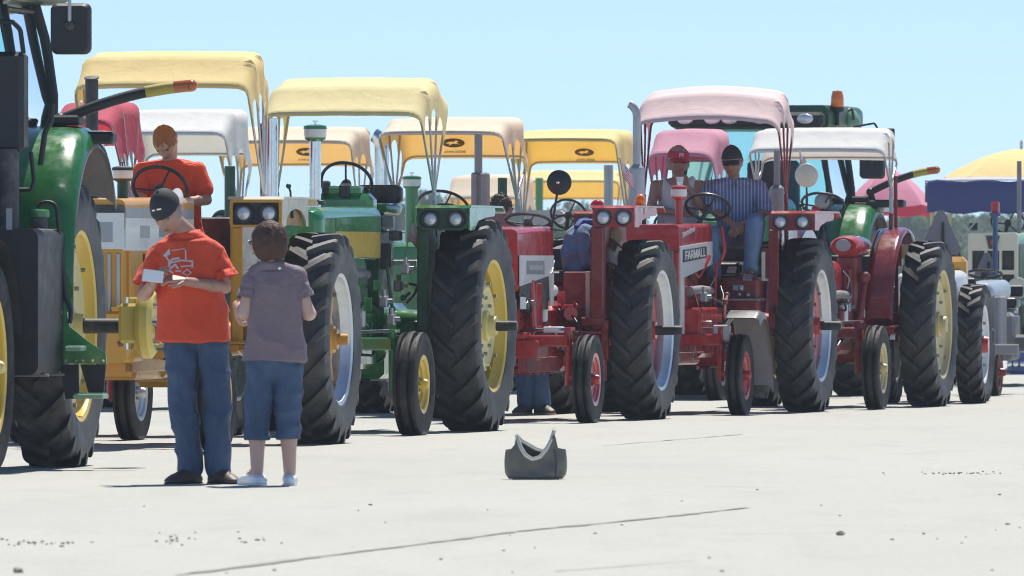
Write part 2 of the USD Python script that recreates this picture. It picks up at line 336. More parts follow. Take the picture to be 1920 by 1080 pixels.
# trees on the far edge of the field
def leafmat(name, a, b):
    n = {'g': ('geometry', {}), 'c': ('mix_color', {'a': a, 'b': b}), 'd': ('diffuse_bsdf', {}), 't': ('translucent_bsdf', {}), 'm': ('mix_closure', {'fac': 0.5})}
    MATS[name] = usdkit.material(stage, '/World/Looks/' + name, n, [('g.random_per_island', 'c.fac'), ('c.result', 'd.color'), ('c.result', 't.color'), ('d.BSDF', 'm.closure1'), ('t.BSDF', 'm.closure2')], surface='m.closure')
leafmat('leaf_a', (0.10, 0.16, 0.08), (0.18, 0.23, 0.12)); leafmat('leaf_b', (0.13, 0.18, 0.10), (0.22, 0.25, 0.15)); leafmat('leaf_c', (0.085, 0.14, 0.07), (0.15, 0.20, 0.10))
paint('bark', (0.12, 0.095, 0.07), 0.9)
TREE_N = [0]
def tree(px, top, d, wid, seed, label, mat):
    rng = np.random.default_rng(seed); p = at(px, HORIZON, d); H = CAM_H + (HORIZON - top) * d / FPX
    t = Thing('tree', label, 'tree', (p[0], p[1], -0.03), 0, 'trees on the far side of the field')
    limbs = [tube([(0, 0, 0), (0.05, 0, H * 0.3), (0.0, 0.1, H * 0.75)], [0.22, 0.16, 0.05], 7)]
    for k in range(6):
        a = rng.uniform(0, 6.28); z = H * rng.uniform(0.2, 0.55)
        limbs.append(tube([(0, 0, z), (math.cos(a) * wid * 0.2, math.sin(a) * wid * 0.2, z + H * 0.12), (math.cos(a) * wid * 0.4, math.sin(a) * wid * 0.4, z + H * 0.25)], [0.09, 0.06, 0.02], 5))
    t.part('trunk', cat(*limbs), 'bark')
    V, F = [], []; n = 0
    clumps = [(rng.normal(0, wid * 0.24), rng.normal(0, wid * 0.24), H * (0.10 + 0.78 * rng.random() ** 0.8)) for _ in range(34)] + [(0, 0, H * 0.86), (0.2, 0, H * 0.8)]
    quadsv = []
    for (cx, cy, cz) in clumps:
        sh = 1.0 if cz < H * 0.65 else 1.0 - 0.75 * (cz / H - 0.65) / 0.35
        cx, cy = cx * max(sh, 0.25), cy * max(sh, 0.25); cr = wid * rng.uniform(0.10, 0.19)
        m = 60
        dirs = rng.normal(0, 1, (m, 3)); dirs /= np.linalg.norm(dirs, axis=1, keepdims=True)
        c = np.array([cx, cy, cz]) + dirs * cr * rng.uniform(0.4, 1.05, (m, 1)) * (1, 1, 0.8); c[:, 2] = np.clip(c[:, 2], 0.1, H * 0.995)
        a = rng.normal(0, 1, (m, 3)); a /= np.linalg.norm(a, axis=1, keepdims=True); b = np.cross(a, rng.normal(0, 1, (m, 3))); b /= np.linalg.norm(b, axis=1, keepdims=True)
        s = rng.uniform(0.12, 0.26, (m, 1)); quadsv.append(np.stack([c + a * s, c + b * s * 0.6, c - a * s, c - b * s * 0.6], 1))
    Q = np.concatenate(quadsv); V = Q.reshape(-1, 3); F = quads(np.arange(len(V)).reshape(-1, 4))
    t.part('crown', (V, F), mat, smooth=False)
TSP = [(520, 425, 7.0, 'a'), (735, 378, 4.2, 'b'), (765, 395, 4.6, 'a'), (800, 352, 6.5, 'c'), (850, 392, 5.0, 'b'), (905, 398, 5.5, 'a'), (965, 386, 4.0, 'b'), (995, 372, 5.5, 'a'), (1040, 388, 4.5, 'b'),
       (1085, 372, 6.0, 'b'), (1130, 396, 5.0, 'a'), (1190, 405, 6.5, 'b'), (1690, 402, 5.0, 'a'), (1715, 385, 5.0, 'b'), (1742, 398, 4.5, 'a'), (1770, 392, 5.0, 'b'), (1810, 398, 5.5, 'b'), (1850, 390, 5.5, 'a'), (1895, 396, 6.0, 'b')]
TLAB = ['low spreading tree behind the white roofed tractor, leftmost of the row', 'narrow pale tree just left of the green air cleaner stack', 'tree straight behind the green air cleaner stack', 'tallest dark tree, right of the air cleaner stack under the pole fan',
        'tree behind the grey muffler box, left side', 'tree behind the grey muffler box, right side', 'pale tree seen just right of the spiky haired head', 'tree under the green stack in the middle', 'pale tree behind the round black mirror stalk',
        'wide pale tree behind the blue denim back', 'tree behind the red lamp by the grey stack', 'tree hidden mostly by the curved chrome exhaust', 'tree just right of the white canopy posts', 'pale tree left of the blue canopy, the taller of the pair',
        'tree at the left edge of the blue canopy', 'tree behind the grey triangle sign', 'pale tree in the gap under the blue canopy', 'tree behind the red lamp on the blue post', 'rightmost tree at the picture edge under the blue canopy']
for k, (px, top, w, c) in enumerate(TSP):
    tree(px, top, 640 + (k * 37) % 90, w, 100 + k, TLAB[k], 'leaf_' + c)
def hedge_band():
    rng = np.random.default_rng(9); n = 9000; x = rng.uniform(-20, 36, n); y = rng.uniform(560, 640, n); z = rng.uniform(0.0, 1.3, n) * (0.4 + 0.9 * meshkit.noise(np.stack([x * 0.4, y * 0.02, 0 * x], 1), 3))
    c = np.stack([x, y, z], 1); a = rng.normal(0, 1, (n, 3)); a[:, 2] = abs(a[:, 2]) + 0.5; a /= np.linalg.norm(a, axis=1, keepdims=True); b = np.cross(a, rng.normal(0, 1, (n, 3))); b /= np.linalg.norm(b, axis=1, keepdims=True)
    s = rng.uniform(0.15, 0.4, (n, 1)); V = np.stack([c + a * s, c + b * s * 0.3, c - a * s * 0.6, c - b * s * 0.3], 1).reshape(-1, 3)
    return V, quads(np.arange(len(V)).reshape(-1, 4))
leafmat('grass_leaf', (0.08, 0.11, 0.04), (0.17, 0.17, 0.08))
single('tall_grass', hedge_band(), 'grass_leaf', 'tall rough grass and brush along the far field edge', 'grass', kind='stuff', smooth=False)

# the hazy summer air
MATS['haze'] = usdkit.material(stage, '/World/Looks/haze', {'v': ('principled_volume', {'color': (0.80, 0.90, 1.0), 'density': 0.00026, 'anisotropy': 0.3})}, [], volume='v.volume')
single('haze', bx(-1000, 1000, -250, 1600, -1.03, 14.0, 0.01), 'haze', 'thin pale summer haze over the whole field', kind='stuff', smooth=False)
# ------------------------------------------------------------------ wheels
def rear_tyre(D, W, rr, lugs=22, lug_h=0.042, seed=0):
    R = D / 2; hw = W / 2
    prof = [(rr + 0.012, hw * 0.74), (rr + 0.03, hw * 0.86), ((R + rr) / 2, hw * 1.0), (R - 0.11, hw * 0.97), (R - 0.075, hw * 0.88), (R - lug_h - 0.006, hw * 0.55), (R - lug_h, 0)]
    prof = prof + [(r, -h) for r, h in prof[-2::-1]] + [(rr + 0.006, -hw * 0.70), (rr + 0.006, hw * 0.70)]
    ms = [torus_prof(prof, 72)]
    for s in (-1, 1):
        for k in range(lugs):
            a0 = 2 * math.pi * (k + (0.5 if s > 0 else 0)) / lugs; rings = []
            for t in (0, 0.2, 0.45, 0.7, 0.9, 1.0, 1.06):
                h = s * (-0.012 + t * hw * 0.985); a = a0 + (hw * 1.0 / R) * (t ** 1.1) * 0.95; dl = (0.023 + 0.010 * t) / R
                ro = R - 0.012 * t * t - (0.012 if t > 0.95 else 0) - (0.055 if t > 1.02 else 0); rb = R - lug_h - 0.02 - 0.06 * t * t
                rings.append([(rb * math.cos(a - dl * 1.3), h, rb * math.sin(a - dl * 1.3)), (ro * math.cos(a - dl), h, ro * math.sin(a - dl)), (ro * math.cos(a + dl), h, ro * math.sin(a + dl)), (rb * math.cos(a + dl * 1.3), h, rb * math.sin(a + dl * 1.3))])
            ms.append(outward(loft(rings)))
    return cat(*ms)
def front_tyre(D, W, rr, ribs=3):
    R = D / 2; hw = W / 2
    half = [(rr + 0.012, hw * 0.74), (rr + 0.03, hw * 0.88), ((R + rr) / 2, hw), (R - 0.045, hw * 0.97), (R - 0.014, hw * 0.86), (R - 0.008, hw * 0.62), (R - 0.040, hw * 0.55), (R - 0.040, hw * 0.30), (R - 0.004, hw * 0.25), (R, 0)] if ribs == 3 else \
           [(rr + 0.012, hw * 0.74), (rr + 0.03, hw * 0.88), ((R + rr) / 2, hw), (R - 0.05, hw * 0.93), (R - 0.015, hw * 0.75), (R - 0.004, hw * 0.35), (R - 0.012, hw * 0.30), (R - 0.012, hw * 0.26), (R, hw * 0.2), (R, 0)]
    return torus_prof(half + [(r, -h) for r, h in half[-2::-1]] + [(rr + 0.006, -hw * 0.68), (rr + 0.006, hw * 0.68)], 56)
def settle(m):
    """The tyre's foot pressed flat on the ground."""
    v = m[0].copy(); v[:, 2] = np.where(v[:, 2] < 0.003, 0.003 + (v[:, 2] - 0.003) * 0.02, v[:, 2]); return v, m[1]
def rim(rr, W, depth=None):
    hw = W / 2; o = [(rr + 0.035, hw * 0.80), (rr + 0.022, hw * 0.84), (rr - 0.004, hw * 0.78), (rr - 0.014, hw * 0.60), (rr - 0.045, hw * 0.42), (rr - 0.050, hw * 0.05), (rr - 0.022, -hw * 0.25), (rr - 0.012, -hw * 0.74), (rr + 0.03, -hw * 0.80)]
    i = [(rr + 0.04, -hw * 0.74), (rr + 0.0, -hw * 0.70), (rr - 0.008, -hw * 0.25), (rr - 0.036, hw * 0.05), (rr - 0.03, hw * 0.40), (rr + 0.0, hw * 0.58), (rr + 0.008, hw * 0.72)]
    return torus_prof(o + i, 56)
def rear_wheel(T, y, D, W, rr, rim_mat='wheel_yellow', disc_mat='hub_yellow', inset=0.05, disc_r=None, axle=0.2, side=1, hub_mat=None, disc_style='plate', tyre_mat='tyre', x=0.0, axle_mat='black', name='rear_wheel', r_axle=0.042, back=0.0):
    """side: 1 = the left wheel, -1 = the right wheel. Everything is built for the left and mirrored."""
    c = np.array([x, 0, D / 2 - 0.018]); f = (lambda m: move(m, c + (0, y, 0))) if side > 0 else (lambda m: move(mirror_y(m), c + (0, -y, 0)))
    w = T.part(name, f(rim(rr, W)), rim_mat)
    T.part('tyre', settle(f(rear_tyre(D, W, rr))), tyre_mat, 40, w)
    dy = W * 0.42 - inset; R = disc_r or rr - 0.045
    if disc_style == 'plate':
        pr = [(0.001, dy + 0.0), (0.10, dy), (0.11, dy - 0.018), (R * 0.72, dy - 0.03), (R * 0.86, dy), (R, dy - 0.02), (R, dy - 0.05), (0.001, dy - 0.06)]
        dm = lathe([(r, h) for r, h in pr], 40, 'y')
        T.part('wheel_disc', f(dm), disc_mat, 40, w)
        T.part('wheel_bolts', f(cat(bolts((0, dy - 0.028, 0), 'y', R * 0.62, 8, 0.016, 0.03), bolts((0, dy - 0.006, 0), 'y', R * 0.93, 8, 0.016, 0.03))), 'steel', 30, w)
    else:   # 'cast': a star shaped cast centre with lugs bolted to a separate rim
        star = unary_union([Point(0, 0).buffer(R * 0.52)] + [Polygon([(math.cos(a + 0.30) * R * 0.4, math.sin(a + 0.30) * R * 0.4), (math.cos(a + 0.13) * R, math.sin(a + 0.13) * R), (math.cos(a - 0.13) * R, math.sin(a - 0.13) * R), (math.cos(a - 0.30) * R * 0.4, math.sin(a - 0.30) * R * 0.4)]) for a in [k * math.pi / 3 for k in range(6)]])
        T.part('wheel_disc', f(cat(prism(star, dy - 0.05, dy), lathe([(0.001, dy + 0.05), (0.10, dy + 0.05), (0.13, dy), (0.13, dy - 0.05)], 24, 'y'))), disc_mat, 30, w)
        T.part('wheel_bolts', f(bolts((0, dy, 0), 'y', R * 0.9, 6, 0.02, 0.03)), 'steel', 30, w)
        T.part('rim_clamps', f(cat(*[rot(box((R + 0.01, dy - 0.03, 0), (0.10, 0.06, 0.07)), (0, 1, 0), k * 60) for k in range(6)])), disc_mat, 30, w)
    T.part('hub', f(lathe([(0.001, dy + 0.075), (0.075, dy + 0.075), (0.085, dy + 0.02), (0.12, dy + 0.01), (0.12, dy - 0.02)], 20, 'y')), hub_mat or disc_mat, 30, w)
    if axle: T.part('axle_shaft', f(cat(cyl((0, dy, 0), (0, dy + axle, 0), r_axle, n=18), cyl((0, dy + axle, 0), (0, dy + axle + 0.004, 0), r_axle * 0.8, n=18))), axle_mat, 30, w)
    return w
def front_wheel(T, x, y, D, W, rr, rim_mat='wheel_yellow', side=1, ribs=3, disc_mat=None, tyre_mat='tyre_worn', inset=0.06):
    c = np.array([x, 0, D / 2 - 0.018]); f = (lambda m: move(m, c + (0, y, 0))) if side > 0 else (lambda m: move(mirror_y(m), c + (0, -y, 0)))
    w = T.part('front_wheel', f(rim(rr, W)), rim_mat)
    T.part('tyre', settle(f(front_tyre(D, W, rr, ribs))), tyre_mat, 45, w)
    dy = W * 0.40 - inset; R = rr - 0.04
    T.part('wheel_disc', f(lathe([(0.001, dy + 0.02), (R * 0.45, dy + 0.02), (R * 0.62, dy - 0.02), (R * 0.85, dy), (R, dy - 0.02), (R, dy - 0.04), (0.001, dy - 0.04)], 32, 'y')), disc_mat or rim_mat, 40, w)
    T.part('hub_cap', f(lathe([(0.001, dy + 0.09), (0.03, dy + 0.09), (0.042, dy + 0.07), (0.045, dy + 0.01)], 16, 'y')), disc_mat or rim_mat, 40, w)
    T.part('wheel_bolts', f(bolts((0, dy + 0.018, 0), 'y', R * 0.34, 6, 0.010, 0.018)), 'steel', 30, w)
    return w

# ------------------------------------------------------------------ a tractor's own frame: x forward, y to its left, z up, origin on the ground under the rear axle
class Tractor(Thing):
    def __init__(self, label, px, py, v, theta, group='tractors lined up for the parade', name='tractor', d=None):
        """px, py: where the left rear tyre (at y = v) meets the ground in the photo, or with d the distance of the rear axle's middle, seen at column px."""
        th = math.radians(theta); self.c, self.s = math.cos(th), math.sin(th)
        if d is None:
            d = ground_d(py); w = at(px, py, d); o = (w[0] - v * self.c, w[1] + v * self.s, 0)
        else:
            o = ((px - 960) / FPX * d, d, 0)
        self.theta = theta
        super().__init__(name, label, 'tractor', o, -(90 + theta), group)
    def P(self, px, py, u):
        """The local point at the length u along the tractor seen at a photo pixel."""
        a = (px - 960) / FPX; ox, oy = self.loc[0], self.loc[1]
        v = (a * (oy - u * self.c) - ox + u * self.s) / (self.c + a * self.s)
        Y = oy - u * self.c - v * self.s
        return np.array([u, v, CAM_H - (py - HORIZON) * Y / FPX])
    def world(self, p):
        u, v, z = p; return np.array([self.loc[0] - u * self.s + v * self.c, self.loc[1] - u * self.c - v * self.s, z])

def steering_wheel(T, c, r=0.21, tilt=40, mat='black', spokes=3, column_to=None, phase=0.5):
    c = np.asarray(c, float); f = lambda m: move(rot(m, (0, 1, 0), -tilt), c)     # the rim's axis leans back towards the driver
    an = np.linspace(0, 2 * math.pi, 40, endpoint=False)
    w = T.part('steering_wheel', f(tube([(r * math.cos(a), r * math.sin(a), 0) for a in an], 0.0135, 8, closed=True)), mat)
    for k in range(spokes):
        a = phase + 2 * math.pi * k / spokes
        T.part('spoke', f(tube([(0, 0, -0.03), (0.5 * r * math.cos(a), 0.5 * r * math.sin(a), -0.02), (r * math.cos(a), r * math.sin(a), 0)], 0.008, 6)), mat, 35, w)
    T.part('hub', f(lathe([(0.001, 0.01), (0.035, 0.005), (0.045, -0.03), (0.03, -0.06)], 16)), mat, 35, w)
    q = np.asarray(column_to if column_to is not None else c + (0.45, 0, -0.5), float)
    T.part('steering_column', cyl(c + rotm((0, 1, 0), -tilt) @ np.array([0, 0, -0.05]), q, 0.022, n=10), 'dark_iron')
def headlight(T, c, r=0.07, parent=None, ring='black'):
    """A round lamp facing forward."""
    p = T.part('headlight', move(lathe([(0.001, 0.022), (r * 0.5, 0.018), (r * 0.85, 0.006), (r * 0.92, -0.01), (0.001, -0.012)], 24, 'x'), c), 'lamp_glass', 60, parent)
    T.part('bezel', move(ring_x(r * 0.9, r * 1.1, -0.02, 0.016), c), ring, 40, p if parent is None else parent)
def ring_x(ri, ro, x0, x1, n=28):
    an = np.linspace(0, 2 * math.pi, n, endpoint=False); rings = []
    for a in an:
        rings.append([(x, r * math.cos(a), r * math.sin(a)) for r, x in ((ri, x0), (ro, x0), (ro, x1 - 0.005), ((ri + ro) / 2, x1), (ri, x1 - 0.005))])
    return outward(loft(rings, cap=False, closed=True))
def flat_fender(T, v0, v1, zt, uf, ub, R, mat, side=1, face='panel', face_mat=None, lights=2, ztdrop=0.19, flange=0.09, zlow=0.85, hood_mat=None, rlamp=0.07, lamp_z=None, side_cut=True):
    """A flat topped rear fender with two lamps in its front end. v0, v1: inner and outer sides; R the tyre's radius."""
    g = (lambda m: m) if side > 0 else mirror_y
    inner = [(uf, zlow), (uf, zt), (ub, zt), (ub - 0.16, zt - 0.10), (ub - 0.22, zt - 0.5), (-0.25, 0.75), (0.3, 0.65)]
    p = T.part('fender', g(prism(inner, v0, v0 + 0.014)), mat)
    top = [(uf + 0.01, zt), (uf - 0.02, zt + 0.022), (ub, zt + 0.022), (ub - 0.10, zt - 0.03), (ub - 0.19, zt - 0.16), (ub - 0.21, zt - 0.16), (ub - 0.12, zt - 0.045), (ub, zt + 0.006), (uf - 0.02, zt + 0.006)]
    T.part('fender_top', g(prism(top, v0 - 0.02, v1 + 0.01)), hood_mat or mat, 30, p)
    arch = Polygon([(uf, zt - ztdrop), (uf, zt + 0.005), (-0.28, zt + 0.005), (-0.30, zt - ztdrop * 0.95)] + [(-0.22 + 0.40 * (1 - math.cos(a)), zt - ztdrop * 0.95 + ztdrop * 0.62 * math.sin(a)) for a in np.linspace(0, math.pi, 18)])
    if side_cut: arch = Polygon([(uf, zt - ztdrop), (uf, zt + 0.005), (-0.28, zt + 0.005), (-0.30, zt - 0.03), (-0.26, zt - 0.06), (0.1, zt - 0.075), (0.34, zt - 0.10), (0.46, zt - ztdrop * 0.8), (0.52, zt - ztdrop)])
    T.part('fender_side', g(prism(arch, v1 - 0.012, v1)), hood_mat or mat, 30, p)
    T.part('front_flange', g(bx(uf - 0.02, uf, v0, v0 + flange, zlow, zt - ztdrop)), mat, 30, p)
    # lamp housing
    zc = zt - ztdrop / 2 if lamp_z is None else lamp_z
    if face == 'recess':
        fr = sbox(v0, zt - ztdrop, v1, zt).buffer(-0.03).buffer(0.03); hole = sbox(v0 + 0.035, zt - ztdrop + 0.03, v1 - 0.035, zt - 0.035).buffer(0.012)
        T.part('lamp_frame', g(prism_yz(fr.difference(hole), uf, uf + 0.03)), mat, 30, p)
        T.part('lamp_recess', g(bx(uf - 0.05, uf - 0.005, v0 + 0.01, v1 - 0.014, zt - ztdrop + 0.01, zt - 0.01)), 'black', 30, p)
    elif face == 'round':
        fr = sbox(v0, zt - ztdrop, v1, zt).buffer(-0.085).buffer(0.085)
        T.part('lamp_frame', g(prism_yz(fr.difference(fr.buffer(-0.02)), uf, uf + 0.03)), mat, 30, p)
        T.part('lamp_recess', g(bx(uf - 0.04, uf - 0.002, v0 + 0.015, v1 - 0.015, zt - ztdrop + 0.015, zt - 0.01)), 'dark_green', 30, p)
    else:
        fr = sbox(v0, zt - ztdrop, v1, zt).buffer(-0.05).buffer(0.05)
        T.part('lamp_panel', g(prism_yz(fr, uf - 0.03, uf + 0.006)), face_mat or mat, 30, p)
    w = v1 - v0
    for fr_ in ((0.26, 0.74) if lights == 2 else (0.5,)):
        y = v0 + w * fr_; q = T.part('headlight', move(lathe([(0.001, 0.026), (rlamp * 0.5, 0.021), (rlamp * 0.85, 0.008), (rlamp * 0.92, -0.01), (0.001, -0.012)], 24, 'x'), (uf + 0.008, y * side, zc)), 'lamp_glass', 60)
        T.part('bezel', move(ring_x(rlamp * 0.9, rlamp * 1.12, -0.02, 0.022), (uf + 0.008, y * side, zc)), 'black', 40, q)
    return p
def prism_yz(poly, x0, x1):
    """A polygon in (y, z) given a thickness along x."""
    return prism(poly, x0, x1, 'yz')
def bow_path(piv, top, hwp, hw, r, n=6, droop=0.02):
    """Upside down U from the right pivot over to the left pivot, in the plane through the pivot axis and the top line."""
    (up, zp), (ut, zt) = piv, top; L = math.hypot(ut - up, zt - zp); e = np.array([(ut - up) / L, (zt - zp) / L]); pts = []
    half = [(hwp, 0.0), (hwp + (hw - hwp) * 0.5, (L - r) * 0.5), (hw, L - r)] + [(hw - r + r * math.cos(a), L - r + r * math.sin(a)) for a in np.linspace(0, math.pi / 2, n + 1)[1:]]
    half += [((hw - r) * t, L + droop * (1 - t * t)) for t in (0.66, 0.33)]
    full = half + [(0.0, L + droop)] + [(-v, s) for v, s in half[::-1]]
    return np.array([(up + s * e[0], v, zp + s * e[1]) for v, s in full][::-1])     # from -v to +v
def resample(P, n, a=0.0, b=1.0):
    P = np.asarray(P); s = np.concatenate([[0], np.cumsum(np.linalg.norm(np.diff(P, axis=0), axis=1))]); s /= s[-1]
    t = np.linspace(a, b, n); return np.stack([np.interp(t, s, P[:, k]) for k in range(3)], 1)
def canopy(T, piv, hwp, hw, bows, fabric, r=0.085, cv=0.0, skirt=0.19, scallop=0.05, frame='galvanised', post_to=0.9, sag=0.012, logo=None, droop=0.006, fabric_rear=None, posts=True, lining=None, skirt_rear=0.165):
    """A bow top sun shade. bows: (u, z) of each bow's top from the front to the back; cv shifts it sideways; skirt = how far the cloth runs down the legs as a share of the bow."""
    sh = np.array([0, cv, 0]); paths = [bow_path(piv, b, hwp, hw, r, droop=droop) + sh for b in bows]; rows = []; n = 45
    rng = np.random.default_rng(int(abs(T.loc[0] * 1000 + T.loc[1] * 10)) % 99991)
    for i in range(len(paths)):
        for k in range(7 if i < len(paths) - 1 else 1):
            f = k / 7; e0 = skirt + (skirt_rear - skirt) * (i + f) / (len(paths) - 1) + scallop * math.sin(math.pi * f); A = resample(paths[i], n, e0, 1 - e0)
            if i < len(paths) - 1:
                B = resample(paths[i + 1], n, e0, 1 - e0); Q = A * (1 - f) + B * f
            else: Q = A
            c = np.array([piv[0], cv, piv[1]]); d = c - Q; d /= np.linalg.norm(d, axis=1, keepdims=True)
            w = meshkit.noise(np.stack([np.arange(n) * 0.35, np.full(n, (i * 7 + k) * 0.5), np.full(n, rng.integers(1000))], 1)) - 0.5
            rows.append(Q + d * (sag * math.sin(math.pi * f) + 0.004 * w[:, None] - 0.018))
    g = np.array(rows)
    # a hem along the front edge and the back edge
    hemf = g[0] + np.array([0.004, 0, -0.035]); hemb = g[-1] + np.array([-0.004, 0, -0.035])
    cl = T.part('canopy', sheet(np.vstack([hemf[None], g, hemb[None]])), fabric, 42)
    for p in paths:
        T.part('canopy_bow', tube(resample(p, 60), 0.0095, 7), frame, True)
    for sgn in (-1, 1):
        a = np.array([piv[0], sgn * hwp + cv, piv[1]])
        if posts: T.part('canopy_post', cat(cyl(a + (0, 0, 0.03), (piv[0] - 0.02, sgn * hwp + cv, post_to), 0.02, n=8), box(a, (0.07, 0.03, 0.08))), frame)
        sf = resample(paths[0], 100)[18 if sgn < 0 else 81]; sb = resample(paths[-1], 100)[18 if sgn < 0 else 81]
        T.part('canopy_strap', cat(tube([sf, a + (0.05, 0, 0.12)], 0.006, 5), tube([sb, a + (-0.05, 0, 0.12)], 0.006, 5)), frame)
    if logo:
        # printed on the inside of the back panel, seen from the front under the front edge
        A, B = resample(paths[-1], n, skirt, 1 - skirt), resample(paths[-2], n, skirt, 1 - skirt); fwd = np.array([0.03 + sag, 0, -0.012])
        def put(m2):
            v, f = m2; out = []
            for x, y, z in v:
                t = np.clip(0.5 + x / (2 * hw * 1.0), 0.2, 0.8); k = t * (n - 1); i0 = int(k); fr = k - i0
                a = A[i0] * (1 - fr) + A[min(i0 + 1, n - 1)] * fr; b = B[i0] * (1 - fr) + B[min(i0 + 1, n - 1)] * fr
                up = (b - a) / np.linalg.norm(b - a); p = a + up * y; p[1] = cv + x; out.append(p + fwd + np.array([z, 0, 0]))
            return np.array(out), f
        lx, ly = logo
        el = Polygon([(0.105 * math.cos(a) + lx, 0.048 * math.sin(a) + ly) for a in np.linspace(0, 2 * math.pi, 32)[:-1]])
        deer = Polygon([(lx + 0.075 * a, ly + 0.036 * b) for a, b in [(-1, -0.1), (-0.5, 0.35), (0.1, 0.3), (0.35, 0.75), (0.45, 0.6), (0.7, 0.45), (0.5, 0.25), (0.4, -0.1), (0.9, -0.45), (0.3, -0.3), (-0.1, -0.25), (-0.6, -0.75), (-0.5, -0.2)]])
        T.part('emblem', put(prism(el.difference(deer.buffer(0)), 0, 0.002, 'xy')), 'emblem', False, cl)
        tx = meshkit.text_mesh('JOHN DEERE', 0.024, 0.002, True); v = np.array(tx.vertices); v[:, 0] += lx - v[:, 0].mean(); v[:, 1] += ly - 0.105
        T.part('lettering', put((v, np.array(tx.faces))), 'emblem', False, cl)
    return paths
def stack(T, p, z0, r, mat, name='exhaust_stack', muffler=None, bend=None, cap=False):
    """A pipe standing at p = (u, v, top); muffler (z0, z1, radius); bend: sideways reach of a curved top."""
    u, v, zt = p
    if bend:
        zb = zt - abs(bend) * 1.2; pts = [(u, v, z0), (u, v, zb)] + [(u, v + bend * (1 - math.cos(a)), zb + abs(bend) * 1.2 * math.sin(a)) for a in np.linspace(0.25, 1.25, 7)]
    else: pts = [(u, v, z0), (u, v, (z0 + zt) / 2), (u, v, zt)]
    s = T.part(name, tube(pts, r, 18), mat)
    T.part('pipe_mouth', move(lathe([(r * 0.97, 0.001), (r * 0.85, 0.004), (r * 0.8, -0.05), (0.001, -0.05)], 16), pts[-1]) if not bend else cyl(pts[-1], np.array(pts[-1]) + (np.array(pts[-1]) - pts[-2]) * 0.03, r * 0.85, n=14), 'dark_iron', 35, s)
    if muffler:
        a, b, R = muffler; T.part('muffler', move(lathe([(r, a - 0.03), (R * 0.9, a), (R, a + 0.02), (R, b - 0.02), (R * 0.9, b), (r, b + 0.03)], 24), (u, v, 0)), mat, 35, s)
    if cap: T.part('rain_cap', rot(move(lathe([(0.001, 0.012), (r * 1.15, 0.006), (r * 1.15, -0.004), (0.001, -0.004)], 16), (u, v, zt + 0.015)), (0, 1, 0), 14, (u, v, zt)), 'dark_iron', 35, s)
    return s
def pre_cleaner(T, p, z0, r_pipe, r_bowl, h, pipe_mat, cap_mat, bowl='cleaner_bowl'):
    """Air intake: pipe, clear dust bowl, cap on top with a wing nut."""
    u, v, zt = p
    s = T.part('air_cleaner', cyl((u, v, z0), (u, v, zt - h * 0.9), r_pipe, n=18), pipe_mat)
    T.part('dust_bowl', move(lathe([(r_bowl * 0.55, -h), (r_bowl * 0.92, -h * 0.85), (r_bowl, -h * 0.7), (r_bowl, -h * 0.25), (r_bowl * 0.9, -h * 0.2)], 26), (u, v, zt)), bowl, 40, s)
    T.part('bowl_cap', move(lathe([(0.001, 0), (r_bowl * 0.6, -h * 0.02), (r_bowl * 1.02, -h * 0.10), (r_bowl * 1.06, -h * 0.3), (r_bowl * 0.95, -h * 0.3)], 26), (u, v, zt)), cap_mat, 40, s)
    T.part('bowl_base', move(lathe([(r_bowl * 0.5, -h * 1.08), (r_bowl * 0.95, -h * 0.92), (r_bowl * 0.95, -h * 0.84), (r_bowl * 0.6, -h * 0.84)], 26), (u, v, zt)), cap_mat, 40, s)
    T.part('wing_nut', move(cat(cyl((0, 0, 0), (0, 0, 0.02), 0.008, n=6), box((0, 0, 0.022), (0.008, 0.04, 0.012), 0.003)), (u, v, zt)), 'chrome', 30, s)
    return s
def hood(T, u0, u1, hw0, hw1, z0, z1, mat, r=0.05, crown=0.02, nose=0.0, cv=0.0, drop=0.03, name='hood'):
    """Bonnet from u0 (cab side) to u1 (front)."""
    rings = []
    for k in range(9):
        t = k / 8; hw = hw0 + (hw1 - hw0) * t; zt = z1 - drop * t
        rings.append([(u0 + (u1 - u0) * t, y + cv, z) for y, z in rrect(hw, z0, zt, r, 4, crown)])
    if nose:
        for t in (0.4, 0.75, 1.0):
            k = math.sqrt(max(0, 1 - t * t)) * 0.25 + 0.75
            rings.append([(u1 + nose * t, y * k + cv, z0 + (z - z0) * (1 - 0.10 * t)) for y, z in rrect(hw1, z0, z1 - drop, r, 4, crown)])
    return T.part(name, loft(rings), mat, 35)
